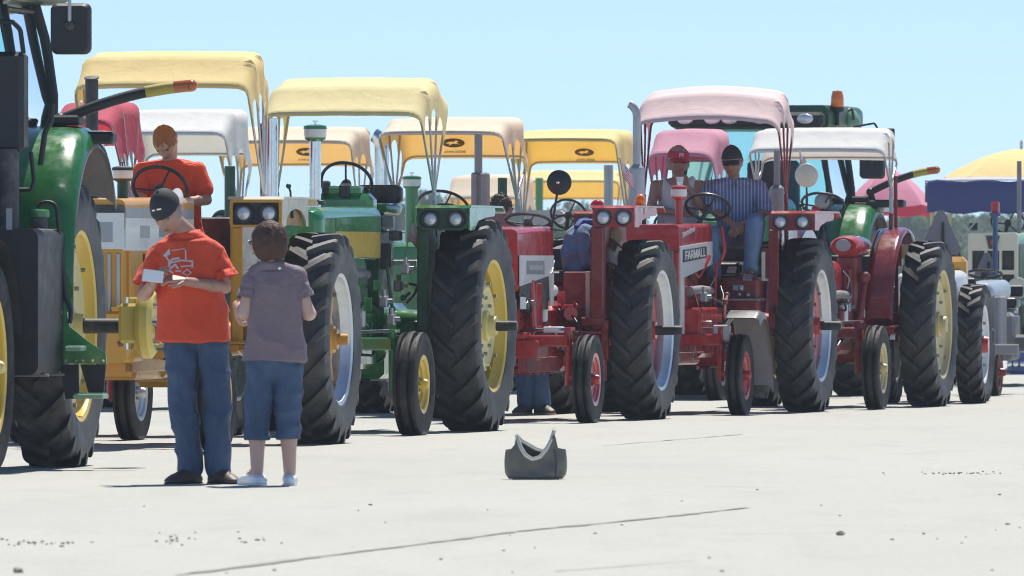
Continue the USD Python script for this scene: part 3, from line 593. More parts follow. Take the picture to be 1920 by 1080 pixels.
def engine(T, u0, u1, hw, z0, z1, mat, seed=0, side=1, metal='steel'):
    """Block, head, sump and the bits bolted to the side we see."""
    rng = np.random.default_rng(seed)
    e = T.part('engine_block', cat(bx(u0, u1, -hw, hw, z0 + 0.12, z1 - 0.16, 0.02), bx(u0 + 0.05, u1 - 0.05, -hw * 0.8, hw * 0.8, z1 - 0.16, z1, 0.02)), mat)
    T.part('oil_sump', loft([[(u0 + 0.05 + (u1 - u0 - 0.1) * t, y * (1 if z > z0 + 0.08 else 0.9), z) for y, z in rrect(hw * 0.9, z0 - 0.06, z0 + 0.14, 0.04)] for t in (0, 0.5, 1)]), mat, 35, e)
    y = side * hw
    for k in range(4): T.part('manifold_port', cyl((u0 + 0.12 + (u1 - u0 - 0.24) * k / 3, y * 0.9, z1 - 0.14), (u0 + 0.12 + (u1 - u0 - 0.24) * k / 3, y * 1.35, z1 - 0.10), 0.028, n=10), 'old_steel', 35, e)
    T.part('manifold', tube([(u0 + 0.06, y * 1.4, z1 - 0.1), ((u0 + u1) / 2, y * 1.45, z1 - 0.09), (u1 - 0.06, y * 1.4, z1 - 0.1)], 0.04, 12), 'old_steel', 35, e)
    for k in range(2): T.part('filter', move(lathe([(0.001, 0), (0.045, 0.005), (0.05, 0.03), (0.05, 0.17), (0.035, 0.19), (0.001, 0.19)], 18), (u0 + 0.2 + 0.22 * k + rng.uniform(0, .05), y * 1.3, z0 + 0.22 + rng.uniform(0, .08))), mat if k else 'white_panel', 35, e)
    T.part('generator', cat(cyl((u1 - 0.42, y * 1.35, z1 - 0.36), (u1 - 0.16, y * 1.35, z1 - 0.36), 0.06, n=18), cyl((u1 - 0.14, y * 1.35, z1 - 0.36), (u1 - 0.11, y * 1.35, z1 - 0.36), 0.07, n=18)), 'dark_iron', 35, e)
    T.part('starter', cyl((u0 + 0.02, y * 1.2, z0 + 0.16), (u0 + 0.34, y * 1.2, z0 + 0.16), 0.05, n=16), 'dark_iron', 35, e)
    for k in range(5):
        a = np.array([rng.uniform(u0, u1), y * 1.25, rng.uniform(z0 + 0.1, z1 - 0.1)]); b = a + (rng.uniform(-0.4, 0.4), y * rng.uniform(0, 0.4), rng.uniform(-0.25, 0.3)); m = (a + b) / 2 + (0, y * 0.3, rng.uniform(-0.06, 0.06))
        T.part('fuel_line', tube(resample([a, m, b], 9), 0.008, 6), 'dark_iron' if k % 2 else metal, True, e)
    T.part('engine_bolts', cat(*[move(cyl((0, 0, 0), (0, side * 0.03, 0), 0.013, n=6), (rng.uniform(u0 + .05, u1 - .05), y, rng.uniform(z0 + .15, z1 - .2))) for _ in range(14)]), metal, 30, e)
    return e
def chassis(T, paint_, dark, D, vr, uf, vf, Df, beam_z=None, beam_mat=None, hw=0.19, wide=True):
    """Transmission, axle housing, front axle, spindles, pedestal and platform."""
    T.part('transmission', cat(bx(-0.38, 0.55, -0.23, 0.23, 0.42, 1.02, 0.04), bx(0.55, 1.35, -0.18, 0.18, 0.50, 0.98, 0.04)), paint_)
    T.part('axle_housing', cat(tube([(0, -vr + 0.18, D / 2), (0, -0.25, D / 2 - 0.02), (0, 0.25, D / 2 - 0.02), (0, vr - 0.18, D / 2)], [0.085, 0.14, 0.14, 0.085], 16)), paint_)
    zb = beam_z or Df * 0.95
    T.part('front_frame', cat(bx(1.3, uf + 0.38, -0.20, -0.16, 0.55, 0.72), bx(1.3, uf + 0.38, 0.16, 0.20, 0.55, 0.72), bx(uf + 0.3, uf + 0.38, -0.2, 0.2, 0.52, 0.80)), paint_)
    if wide:
        T.part('front_axle', cat(bx(uf - 0.05, uf + 0.05, -vf + 0.16, vf - 0.16, zb - 0.06, zb + 0.04, 0.012), bx(uf - 0.09, uf + 0.09, -0.16, 0.16, zb - 0.10, zb + 0.16, 0.03)), beam_mat or paint_)
        for s in (-1, 1):
            T.part('spindle', cat(cyl((uf, s * (vf - 0.17), zb + 0.08), (uf, s * (vf - 0.17), Df / 2 - 0.07), 0.032, n=12), cyl((uf, s * (vf - 0.17), Df / 2), (uf, s * (vf - 0.02), Df / 2), 0.03, n=12), box((uf - 0.07, s * (vf - 0.17), zb + 0.09), (0.2, 0.05, 0.03))), beam_mat or paint_)
        T.part('tie_rod', tube([(uf - 0.15, -vf + 0.17, zb + 0.09), (uf - 0.2, 0, zb + 0.07), (uf - 0.15, vf - 0.17, zb + 0.09)], 0.014, 7), 'steel')
    T.part('platform', cat(bx(0.15, 0.85, -0.62, 0.62, 0.74, 0.765), bx(0.2, 0.8, -0.60, 0.60, 0.69, 0.739)), dark)
    T.part('drawbar', bx(-0.9, 0.2, -0.05, 0.05, 0.40, 0.44), 'dark_iron')
def seat(T, u, v, z, mat='vinyl_black', base='dark_green', w=0.40, hb=0.22, back=True):
    s = T.part('seat', box((u, v, z), (0.40, w, 0.11), 0.045), mat, 60)
    if back: T.part('backrest', move(rot(box((0, 0, hb / 2), (0.10, w + 0.04, hb), 0.045), (0, 1, 0), -14), (u - 0.22, v, z + 0.06)), mat, 60, s)
    T.part('seat_base', cat(bx(u - 0.18, u + 0.16, v - w * 0.42, v + w * 0.42, z - 0.16, z - 0.06, 0.02), bx(u - 0.1, u + 0.1, v - 0.08, v + 0.08, 0.95, z - 0.14, 0.01)), base, 35, s)
def levers(T, pts, mat='black'):
    for a, b in pts:
        T.part('lever', cat(tube([a, (np.asarray(a) + b) / 2 + (0.01, 0.01, 0), b], 0.009, 6), ball(b, 0.022, 1)), mat)

def clutter(T, seed, mats, u=(0.3, 2.2), v=(0.20, 0.46), z=(0.50, 1.15), n=12):
    """Hoses, rods, valves and brackets on the side that shows."""
    rng = np.random.default_rng(seed); R_ = lambda: np.array([rng.uniform(*u), rng.uniform(*v), rng.uniform(*z)])
    for k in range(n):
        a = R_(); m = mats[k % len(mats)]
        if k % 4 == 0:
            b = a + (rng.uniform(-0.5, 0.5), rng.uniform(-0.1, 0.1), rng.uniform(-0.3, 0.3)); mid = (a + b) / 2 + (0, rng.uniform(0.02, 0.10), rng.uniform(-0.12, 0.05)); T.part('hose', tube(resample([a, (a + mid) / 2 + (0, 0.02, 0), mid, (b + mid) / 2 + (0, 0.02, 0), b], 14), 0.011, 7), 'black', True)
        elif k % 4 == 1:
            T.part('linkage_rod', cat(tube([a, a + (rng.uniform(-0.3, 0.3), 0.02, rng.uniform(-0.35, 0.35))], 0.013, 8), ball(a, 0.026, 1)), m, 35)
        elif k % 4 == 2:
            T.part('valve', cat(box(a, (0.09, 0.07, 0.09), 0.012), cyl(a, a + (0, 0.07, 0), 0.022, n=10), cyl(a + (0, 0, 0.03), a + (0, 0, 0.09), 0.018, n=10)), m, 35)
        else:
            w_ = rng.uniform(0.05, 0.13); T.part('bracket', cat(box(a, (0.16, 0.012, w_), 0.003), box(a + (0.07, 0.03, 0), (0.012, 0.06, w_), 0.003)), m, 35)
# ------------------------------------------------------------------ the front row, from left to right
ROW = 'tractors lined up for the parade'
def zc(py, d): return CAM_H - (py - HORIZON) * d / FPX

# modern cab tractor, the big one at the left edge and the one behind the row
def modern(T, roof_z, cab_hw, D=1.87, W=0.38, rr=0.60, v=0.85, mirror=None, arm=None, fender_z=2.18, stacks=True, tip=0.88, steps=True):
    rear_wheel(T, v, D, W, rr, 'wheel_yellow', 'hub_yellow', inset=0.06, axle=0.62, r_axle=0.05, tyre_mat='tyre_worn')
    rear_wheel(T, v, D, W, rr, 'wheel_yellow', 'hub_yellow', inset=0.06, axle=0.3, side=-1, tyre_mat='tyre_worn')
    # yellow hub casting clamped on the axle, outboard of the wheel
    y0 = v + 0.42
    cast = T.part('axle_hub', cat(bx(-0.13, 0.13, y0, y0 + 0.13, D / 2 - 0.13, D / 2 + 0.13, 0.02), move(lathe([(0.05, 0.0), (0.20, 0.0), (0.23, 0.03), (0.23, 0.08), (0.19, 0.11), (0.08, 0.11)], 28, 'y'), (0, y0 + 0.12, D / 2)), bx(-0.05, 0.05, y0 + 0.02, y0 + 0.12, D / 2 + 0.12, D / 2 + 0.17, 0.012)), 'cast_yellow')
    T.part('hub_bolts', cat(bolts((0, y0 + 0.23, D / 2), 'y', 0.16, 8, 0.02, 0.05), *[cyl((sx * 0.09, y0 + 0.05, D / 2 + sz * 0.13), (sx * 0.09, y0 + 0.05, D / 2 + sz * 0.17), 0.02, n=8) for sx in (-1, 1) for sz in (-1, 1)]), 'chrome', 30, cast)
    uf = 2.9
    for s in (1, -1): front_wheel(T, uf, s * 0.80, 1.38, 0.34, 0.44, 'wheel_yellow', s, ribs=1, disc_mat='hub_yellow', tyre_mat='tyre', inset=0.02)
    for s in (-1, 1):   # front mudguards
        g = (lambda m: m) if s > 0 else mirror_y
        T.part('front_fender', g(sheet([[(uf + 0.78 * math.cos(a), y, 0.69 + 0.78 * math.sin(a)) for y in (0.60, 0.78, 0.95, 0.985)] for a in np.linspace(0.35, 2.9, 16)])), 'black_plastic')
        # rear fender shell
        rows = []
        for a in np.linspace(0.12, 2.35, 26):
            k = 1.03 + (fender_z - D / 2 - 1.03) * min(1, max(0, math.sin(a) - 0.2) / 0.75) if True else 0
            rows.append([(k * math.cos(a) * (1 if math.cos(a) > 0 else 0.95) * 0.97, y, D / 2 + k * math.sin(a) - dz) for y, dz in ((v - 0.24, 0.0), (v - 0.1, 0.0), (v + 0.10, 0.0), (v + 0.19, 0.012), (v + 0.245, 0.05), (v + 0.265, 0.11))])
        f_ = T.part('rear_fender', g(sheet(rows)), 'green_modern', True)
        T.part('fender_panel', g(prism([(r[0][0], r[0][2]) for r in rows] + [(-0.3, 1.5), (0.75, 1.25)], v - 0.26, v - 0.235)), 'green_modern', 30, f_)
        T.part('fender_lining', g(sheet([[(p[0] * 0.97, p[1], D / 2 + (p[2] - D / 2) * 0.972) for p in r] for r in rows])), 'old_steel', True, f_)
        T.part('fender_lamp', g(cat(bx(-0.12, 0.12, v - 0.02, v + 0.16, fender_z + 0.005, fender_z + 0.07, 0.025), bx(-0.04, 0.04, v - 0.1, v + 0.0, fender_z - 0.02, fender_z + 0.05, 0.015))), 'black_plastic', 35, f_)
        T.part('fender_end', g(bx(-0.45, -0.05, v + 0.14, v + 0.30, fender_z - 0.09, fender_z - 0.03, 0.02)), 'light_grey', 35, f_)
    # hood and nose
    rings = []
    for t in np.linspace(0, 1, 9):
        u = 1.0 + 2.9 * t; hw = 0.42 - 0.06 * t; zt = 2.02 - 0.18 * t ** 1.5
        rings.append([(u, y, z) for y, z in rrect(hw, 1.15, zt, 0.12, 4, 0.03)])
    for t in (0.5, 0.85, 1.0):
        rings.append([(3.9 + 0.2 * t, y * (1 - 0.1 * t), 1.15 + (z - 1.15) * (1 - 0.12 * t)) for y, z in rrect(0.36, 1.15, 1.84, 0.12, 4, 0.03)])
    h = T.part('hood', loft(rings), 'green_modern')
    T.part('grille', bx(4.05, 4.12, -0.24, 0.24, 1.16, 1.62, 0.03), 'black_plastic', 35, h)
    T.part('chassis', cat(bx(-0.5, 1.2, -0.35, 0.35, 0.55, 1.35, 0.05), bx(1.2, 4.0, -0.28, 0.28, 0.72, 1.16, 0.04), tube([(0, -v, D / 2), (0, v, D / 2)], 0.12, 14), bx(uf - 0.1, uf + 0.1, -0.7, 0.7, 0.58, 0.80, 0.04)), 'dark_iron')
    T.part('front_weight', bx(4.05, 4.4, -0.35, 0.35, 0.55, 1.0, 0.06), 'green_modern')
    # cab
    u0, u1 = -0.35, 1.05; zw = roof_z - 0.66; posts = []
    c = T.part('cab_floor', cat(bx(u0, u1 + 0.1, -cab_hw + 0.08, cab_hw - 0.08, 1.30, 1.45, 0.03), bx(u0 - 0.1, u0 + 0.3, -cab_hw + 0.1, cab_hw - 0.1, 1.45, 1.85, 0.05)), 'black_plastic')
    for s in (-1, 1):
        for u, r in ((u0, 0.034), (u1, 0.03)):
            T.part('cab_post', tube(resample([(u + (0.1 if u > 0.5 else 0), s * (cab_hw - 0.14), 1.4), (u + 0.02, s * (cab_hw - 0.05), zw - 0.35), (u, s * cab_hw, zw), (u - 0.02, s * (cab_hw - 0.06), roof_z - 0.25), (u - (0.1 if u > 0.5 else -0.05), s * (cab_hw - 0.13), roof_z + 0.03)], 14), r, 8), 'black_plastic', True, c)
        T.part('door_glass', sheet([[(u, s * (y - 0.02), z) for u in (u0, u1)] for y, z in ((cab_hw - 0.14, 1.46), (cab_hw - 0.05, zw - 0.35), (cab_hw, zw), (cab_hw - 0.13, roof_z))]), 'cab_glass', True, c)
        T.part('door_frame', tube([(u1 - 0.12, s * (cab_hw - 0.1), 1.5), (u1 - 0.1, s * (cab_hw + 0.005), zw), (u1 - 0.2, s * (cab_hw - 0.12), roof_z - 0.05), (u0 + 0.15, s * (cab_hw - 0.12), roof_z - 0.05)], 0.016, 7), 'black_plastic', 35, c)
    for u, nm in ((u1 + 0.02, 'windscreen'), (u0, 'rear_window')):
        T.part(nm, sheet([[(u + (0.06 if z < 2 else -0.05) * (1 if u > 0.5 else 0), y * k, z) for y in np.linspace(-cab_hw, cab_hw, 7)] for z, k in ((1.5, 0.84), (zw, 0.98), (roof_z, 0.84))]), 'cab_glass', True, c)
    T.part('cab_seat', cat(bx(0.0, 0.5, -0.26, 0.26, 1.70, 1.86, 0.05), bx(-0.1, 0.06, -0.27, 0.27, 1.86, 2.42, 0.06)), 'vinyl_black', 50, c)
    T.part('cab_console', cat(bx(0.05, 0.75, -0.5, -0.30, 1.6, 1.98, 0.05), bx(0.85, 1.0, -0.16, 0.16, 1.45, 2.05, 0.05)), 'dark_iron', 40, c)
    T.part('cab_steering_wheel', move(rot(tube([(0.2 * math.cos(a), 0.2 * math.sin(a), 0) for a in np.linspace(0, 6.283, 28, endpoint=False)], 0.014, 7, closed=True), (0, 1, 0), -40), (0.78, 0, 2.1)), 'black', 40, c)
    # roof
    ro = []
    for t, k in ((0, 0.93), (0.1, 0.99), (0.5, 1.0), (0.9, 0.99), (1, 0.93)):
        ro.append([(u0 - 0.28 + 1.95 * t, y, z) for y, z in rrect((cab_hw + 0.10) * k, roof_z, roof_z + 0.24 * (0.75 + 0.25 * k), 0.07, 4, 0.05)])
    rf = T.part('cab_roof', loft(ro), 'dark_green')
    T.part('roof_visor', bx(u1 + 0.40, u1 + 0.57, -cab_hw - 0.03, cab_hw + 0.03, roof_z + 0.02, roof_z + 0.17, 0.04), 'black_plastic', 35, rf)
    for y in (-0.62, -0.34, -0.16, 0.16, 0.40, 0.62): T.part('work_lamp', move(scale(lathe([(0.001, 0.03), (0.07, 0.02), (0.085, 0.0), (0.085, -0.04), (0.001, -0.04)], 20, 'x'), (1, 1.0, 0.62)), (u1 + 0.585, y * cab_hw / 0.77, roof_z + 0.10)), 'lamp_glass', 50, rf)
    # extremity warning arms
    if arm:
        a, b = np.array(arm[0]), np.array(arm[1]); n_ = 24; P = [a + (b - a) * t + np.array([0, 0, 0.09 * math.sin(math.pi * min(t * 0.62 + 0.10, 1)) - 0.03]) for t in np.linspace(0, 1, n_)]
        w = T.part('warning_arm', tube(P[:16], [0.036] * 16, 12), 'black_plastic')
        T.part('reflector_band', tube(P[15:21], 0.039, 12), 'reflect_yellow', 40, w)
        T.part('amber_lamp', cat(tube(P[20:], [0.040] * (n_ - 20), 14), ball(P[-1], (0.045, 0.045, 0.040), 2)), 'amber_dark', 50, w)
        T.part('arm_base', cat(bx(a[0] - 0.10, a[0] + 0.10, a[1] - 0.03, a[1] + 0.36, a[2] - 0.16, a[2] - 0.08, 0.03), ball(a, 0.045, 1), cyl(a + (0, 0.03, -0.1), a, 0.03, n=10)), 'black_plastic', 40, w)
    if mirror is not None:
        mu, mv, mz = mirror
        rr_ = [(mu + x, y + mv, z + mz) for x in (0,) for y, z in rrect(0.132, -0.165, 0.165, 0.045, 5)]
        body = loft([[(mu - 0.035, y * 0.93 + mv, z * 0.93 + mz) for y, z in rrect(0.132, -0.165, 0.165, 0.045, 5)], rr_, [(mu + 0.035, y * 0.98 + mv, z * 0.98 + mz) for y, z in rrect(0.132, -0.165, 0.165, 0.045, 5)], [(mu + 0.06, y * 0.86 + mv, z * 0.88 + mz) for y, z in rrect(0.132, -0.165, 0.165, 0.045, 5)]])
        m_ = T.part('side_mirror', body, 'black_plastic')
        T.part('mirror_glass', bx(mu - 0.04, mu - 0.036, mv - 0.11, mv + 0.11, mz - 0.14, mz + 0.14, 0.001), 'chrome', 35, m_)
        T.part('mirror_arm', tube([(mu + 0.07, mv, mz + 0.03), (mu + 0.075, mv, mz + 0.30), (mu + 0.02, mv - 0.12, mz + 0.36), (u1 - 0.05, cab_hw - 0.1, roof_z - 0.02)], [0.012, 0.012, 0.012, 0.014], 8), 'light_grey', True, m_)
        T.part('mirror_pivot', move(lathe([(0.001, 0.03), (0.03, 0.02), (0.036, 0)], 14, 'x'), (mu + 0.06, mv, mz + 0.02)), 'black', 40, m_)

T0 = Tractor('big modern green cab tractor with yellow wheels at the left edge', 108, 875, 0.85, 7.2, ROW)
P = T0.P
modern(T0, 3.02, 0.77, mirror=P(134, 54, 1.15), arm=(P(113, 224, 0.05), P(358, 172, -0.05)), D=1.87, fender_z=2.22)
# black exhaust housing, hoses, tank and steps in front of the rear wheel
a, b = P(2, 97, 1.35), P(47, 285, 1.35); T0.part('exhaust_housing', bx(1.20, 1.42, a[1] - 0.1, b[1], b[2], a[2], 0.03), 'black_plastic')
T0.part('hoop', tube(resample([P(-22, 100, 1.38), P(-20, 50, 1.38), P(-8, 41, 1.38), P(24, 41, 1.38), P(38, 55, 1.38), P(44, 100, 1.38)], 24), 0.016, 8), 'black_plastic')
a, b = P(-14, 285, 1.4), P(34, 420, 1.4); T0.part('exhaust_pipe', cyl(((1.38), (a[1] + b[1]) / 2, b[2] - 0.1), ((1.38), (a[1] + b[1]) / 2, a[2] + 0.02), 0.085, n=24), 'dark_iron')
T0.part('hand_rail', tube(resample([P(58, 285, 1.2), P(64, 340, 1.2), P(58, 356, 1.2), P(34, 356, 1.2)], 16), 0.014, 8), 'black_plastic')
T0.part('hand_rail', tube(resample([P(70, 388, 1.1), P(80, 379, 1.1), P(100, 380, 1.1), P(107, 392, 1.1), P(112, 450, 1.05), P(124, 560, 1.0), P(134, 582, 1.0), P(131, 606, 1.0)], 30), 0.014, 8), 'black_plastic')
T0.part('hand_rail', tube(resample([P(98, 195, 1.0), P(96, 225, 1.0), P(84, 250, 1.0), P(76, 310, 1.0)], 16), 0.019, 9), 'black_plastic')
a, b = P(28, 470, 1.3), P(104, 702, 1.3); tk = T0.part('fuel_tank', loft([[(u, y, z) for y, z in [(p[0] + (a[1] + b[1]) / 2, p[1]) for p in rrect((b[1] - a[1]) / 2, b[2], a[2] + 0.14, 0.06, 4)]] for u in (0.78, 0.84, 1.5, 1.9, 1.96)]), 'black_plastic')
T0.part('tank_strap', cat(*[bx(u, u + 0.05, a[1] - 0.02, b[1] + 0.012, b[2] - 0.012, b[2] + 0.005, 0.003) for u in (1.0, 1.6)]), 'old_steel', 30, tk)
a, b = P(55, 398, 1.15), P(93, 404, 1.15); T0.part('filler_cap', move(lathe([(0.001, 0.02), (0.05, 0.02), (0.066, 0.012), (0.066, -0.03), (0.05, -0.04)], 24), ((1.15), (a[1] + b[1]) / 2, a[2])), 'green', 35, tk)
T0.part('filler_neck', cyl((1.15, (a[1] + b[1]) / 2, a[2] - 0.25), (1.15, (a[1] + b[1]) / 2, a[2] - 0.02), 0.055, n=20), 'dark_iron', 35, tk)
T0.part('tank_sticker', bx(1.965, 1.968, P(15, 400, 1.9)[1], P(26, 400, 1.9)[1], zc(430, 67), zc(390, 67), 0.001), 'panel_grey')
ub = 1.0
T0.part('step_bracket', prism_yz(Polygon([tuple(P(*q, ub)[1:]) for q in [(112, 560), (122, 566), (130, 612), (165, 640), (198, 662), (200, 682), (112, 682)]]), ub - 0.02, ub), 'green')
T0.part('step_side', prism_yz(Polygon([tuple(P(*q, ub)[1:]) for q in [(112, 683), (147, 683), (148, 748), (122, 748)]]), ub - 0.03, ub - 0.005), 'black_plastic')
T0.part('step_side', prism_yz(Polygon([tuple(P(*q, ub)[1:]) for q in [(150, 683), (198, 683), (194, 738), (166, 738)]]), ub - 0.03, ub - 0.005), 'black_plastic')
for (x0, x1, y) in ((132, 163, 652), (147, 203, 741)):
    q0, q1 = P(x0, y - 3, ub), P(x1, y + 6, ub); T0.part('step', cat(bx(ub - 0.02, ub + 0.22, q0[1], q1[1], q1[2], q0[2], 0.006), *[bx(ub + 0.02 + k * 0.06, ub + 0.04 + k * 0.06, q0[1] + 0.005, q1[1] - 0.005, q0[2], q0[2] + 0.006, 0.002) for k in range(3)]), 'light_green')
T0.part('step_bolts', cat(*[move(cyl((0, 0, 0), (0.02, 0, 0), 0.009, n=6), P(x, 676, ub)) for x in (124, 144, 156, 175, 195)]), 'chrome', 30)
T0.part('marker_light', ball(P(104, 585, ub + 0.05), (0.03, 0.045, 0.04), 2), 'blue_grey', 50)

def row_tractor(T, D, W, rr, vr, uf, vf, Df, Wf, rf, rim_mat, disc_mat, frim, paint_, dark, inset=0.05, axle=0.2, disc_style='plate', tyre='tyre', ftyre='tyre_worn', fdisc=None, seed=1, hub_mat=None, beam_z=None, wide=True, eng=(1.15, 2.3), eng_z=(0.55, 1.35), finset=0.05, disc_r=None, axle_mat='black'):
    for s in (1, -1):
        rear_wheel(T, vr, D, W, rr, rim_mat, disc_mat, inset=inset, axle=axle, side=s, disc_style=disc_style, tyre_mat=tyre, hub_mat=hub_mat, disc_r=disc_r, axle_mat=axle_mat)
        front_wheel(T, uf, s * vf, Df, Wf, rf, frim, s, disc_mat=fdisc, tyre_mat=ftyre, inset=finset)
    chassis(T, paint_, dark, D, vr, uf, vf, Df, beam_z=beam_z, wide=wide)
    engine(T, eng[0], eng[1], 0.17, eng_z[0], eng_z[1], paint_, seed)
def flat_fenders(T, px0, px1, pyt, pyb, uf, R, mat, **kw):
    a, b = T.P(px0, pyt, uf), T.P(px1, pyb, uf)
    for s in (1, -1): flat_fender(T, a[1], b[1], a[2], uf, -0.55, R, mat, side=s, ztdrop=a[2] - b[2], **kw)
    return a, b

# ---- second in the row: gold and white tractor with driver
T1 = Tractor('gold tractor with white hood side, driven by a man in orange', 598, 832, 1.05, 9.6, ROW)
P = T1.P
row_tractor(T1, 1.58, 0.40, 0.465, 1.05, 2.4, P(404, 838, 2.4)[1], 0.76, 0.19, 0.20, 'silver_rim', 'gold', 'gold', 'gold', 'gold_frame', inset=0.10, axle=0.15, disc_style='cast', seed=3, axle_mat='gold', tyre='tyre_worn')
h = hood(T1, 0.95, 3.05, 0.30, 0.22, 1.55, zc(369, 77), 'gold', r=0.04, crown=0.015, drop=0.03)
zt = zc(369, 77)
for s in (1, -1):
    g = (lambda m: m) if s > 0 else mirror_y
    def side_strip(z0, z1, u0=0.98, u1=3.04, o=0.004):
        y0, y1 = 0.30 - 0.08 * (u0 - 0.95) / 2.1, 0.30 - 0.08 * (u1 - 0.95) / 2.1
        return sheet([[(u0, y0 + o, z0), (u1, y1 + o, z0)], [(u0, y0 + o, z1), (u1, y1 + o, z1)]])
    def slab(z0, z1, u0=0.98, u1=3.05, o=0.006):
        y0, y1 = 0.30 - 0.08 * (u0 - 0.95) / 2.1, 0.30 - 0.08 * (u1 - 0.95) / 2.1
        return hull([(u0, y0 - 0.02, z0), (u0, y0 + o, z0), (u1, y1 - 0.02, z0), (u1, y1 + o, z0), (u0, y0 - 0.02, z1), (u0, y0 + o, z1), (u1, y1 - 0.02, z1), (u1, y1 + o, z1)])
    T1.part('side_band', g(slab(zt - 0.155, zt - 0.085, o=0.004)), 'panel_grey', 30, h)
    T1.part('side_panel', g(slab(zt - 0.39, zt - 0.157)), 'white_panel', 30, h)
    for (u0, u1, za, zb, mm) in ((2.35, 2.62, 0.21, 0.30, 'panel_grey'), (1.55, 2.05, 0.22, 0.29, 'sign_grey')):
        T1.part('badge', g(slab(zt - zb, zt - za, u0, u1, 0.009)), mm, 30, h)
T1.part('nose_panel', bx(3.05, 3.065, -0.215, 0.215, zt - 0.38, zt - 0.12, 0.006), 'white_panel', 30, h)
T1.part('nose_grille', bx(3.064, 3.07, -0.02, 0.13, zt - 0.33, zt - 0.19, 0.004), 'panel_grey', 30, h)
T1.part('nose_band', bx(3.05, 3.066, -0.212, 0.212, zt - 0.118, zt - 0.065, 0.006), 'dark_iron', 30, h)
T1.part('radiator', bx(2.75, 3.04, -0.20, 0.20, 0.80, 1.54, 0.01), 'gold')
T1.part('grille_bar', cat(*[bx(3.041, 3.055, -0.17 + k * 0.065, -0.145 + k * 0.065, 0.85, 1.40, 0.003) for k in range(6)]), 'galvanised')
T1.part('grille_slot', bx(2.4, 2.44, 0.225, 0.235, 1.25, 1.40, 0.003), 'black')
T1.part('side_cover', bx(1.5, 2.9, 0.19, 0.225, 0.75, 1.50, 0.02), 'gold')
T1.part('front_bumper', loft([[(u, y, z) for y, z in rrect(hw_, 0.62, 0.92, 0.05)] for u, hw_ in ((2.5, 0.25), (3.1, 0.30), (3.2, 0.26))]), 'gold')
T1.part('bumper_bracket', cat(bx(3.0, 3.24, 0.10, 0.30, 0.90, 0.99, 0.02), bx(3.0, 3.26, 0.16, 0.24, 0.99, 1.03, 0.02)), 'gold')
a, b = flat_fenders(T1, 432, 530, 374, 426, 0.72, 0.79, 'gold', face='recess', zlow=0.75, hood_mat='cream', rlamp=0.062, side_cut=False)
T1.part('fender_recess', bx(-0.22, 0.60, b[1] - 0.05, b[1] - 0.035, a[2] - 0.19, a[2] - 0.01, 0.003), 'gold_frame')
T1.part('recess_bolt', cyl((0.20, b[1] - 0.035, a[2] - 0.10), (0.20, b[1] - 0.015, a[2] - 0.10), 0.035, n=12), 'black')
seat(T1, -0.05, P(362, 400, -0.05)[1], 1.28, 'vinyl_black', 'gold_frame', 0.46, 0.34)
steering_wheel(T1, P(300, 352, 0.72), 0.20, 50, column_to=(1.05, 0, 1.6))
canopy(T1, (0.05, P(483, 372, 0.05)[2]), 0.65, 0.645, [(0.70, zc(160, 78)), (0.42, zc(108, 78)), (0.10, zc(97, 78)), (-0.10, zc(140, 78))], 'canvas_gold', r=0.085, cv=P(301, 160, 0.70)[1], skirt=0.205, scallop=0.05, post_to=1.2)
stack(T1, P(172, 150, 2.2), 1.7, 0.048, 'black', cap=True)
pre_cleaner(T1, P(230, 311, 1.7), 1.6, 0.04, 0.075, 0.11, 'dark_green', 'dark_iron')
T1.part('hitch_pin', tube([P(222, 645, 3.2), P(250, 640, 3.2)], 0.02, 8), 'red_dark')

# ---- third: green tractor with chrome stacks
T2 = Tractor('green tractor with chrome stacks, yellow sun shade and empty black seat', 888, 808, 0.85, 11.6, ROW)
P = T2.P
row_tractor(T2, 1.715, 0.40, 0.505, 0.85, 2.3, P(776, 817, 2.3)[1], 0.83, 0.19, 0.205, 'wheel_yellow', 'hub_yellow', 'wheel_yellow', 'green', 'dark_green', inset=0.055, axle=0.24, seed=5, beam_z=0.72, hub_mat='hub_yellow', disc_r=0.36)
zt = zc(388, 83)
h = hood(T2, 0.95, 2.85, 0.30, 0.27, 1.36, zt, 'green', r=0.075, crown=0.03, drop=0.02, nose=0.12)
for s in (1, -1):
    g = (lambda m: m) if s > 0 else mirror_y
    T2.part('hood_stripe', g(hull([(u, y, z) for u, hw_, z0, z1 in ((1.0, 0.30, 1.38, 1.585), (2.5, 0.277, 1.40, 1.585)) for y in (hw_ - 0.03, hw_ + 0.006) for z in (z0, z1)])), 'stripe_yellow', 30, h)
    T2.part('hood_panel', g(hull([(u, y, z) for u, hw_ in ((1.0, 0.30), (2.5, 0.277)) for y in (hw_ - 0.03, hw_ + 0.003) for z in (1.595, zt - 0.09)])), 'green', 30, h)
    T2.part('side_shield', g(sheet([[(u, 0.20 + 0.07 * math.sin(math.pi * (z - 0.75) / 0.8), z) for u in np.linspace(1.30, 1.72, 5)] for z in np.linspace(0.78, 1.37, 7)])), 'green')
    T2.part('side_shield', g(sheet([[(u, 0.19 + 0.06 * math.sin(math.pi * (z - 0.75) / 0.8) + 0.02 * math.sin((u - 1.8) * 8), z) for u in np.linspace(1.80, 2.35, 6)] for z in np.linspace(0.78, 1.36, 7)])), 'green')
T2.part('radiator', bx(2.45, 2.84, -0.24, 0.24, 0.70, 1.35, 0.03), 'dark_green')
T2.part('dash_cowl', cat(bx(0.78, 1.0, -0.24, 0.24, 1.40, zc(362, 84), 0.05), bx(0.80, 0.98, -0.14, 0.14, zc(365, 84), zc(348, 84), 0.04)), 'green')
T2.part('gauge', cat(*[rot(move(cyl((0, 0, 0), (-0.03, 0, 0), 0.05, n=20), (0.79, y, zc(360, 84))), (0, 1, 0), 15, (0.79, y, zc(360, 84))) for y in (-0.12, 0.0, 0.12)]), 'black')
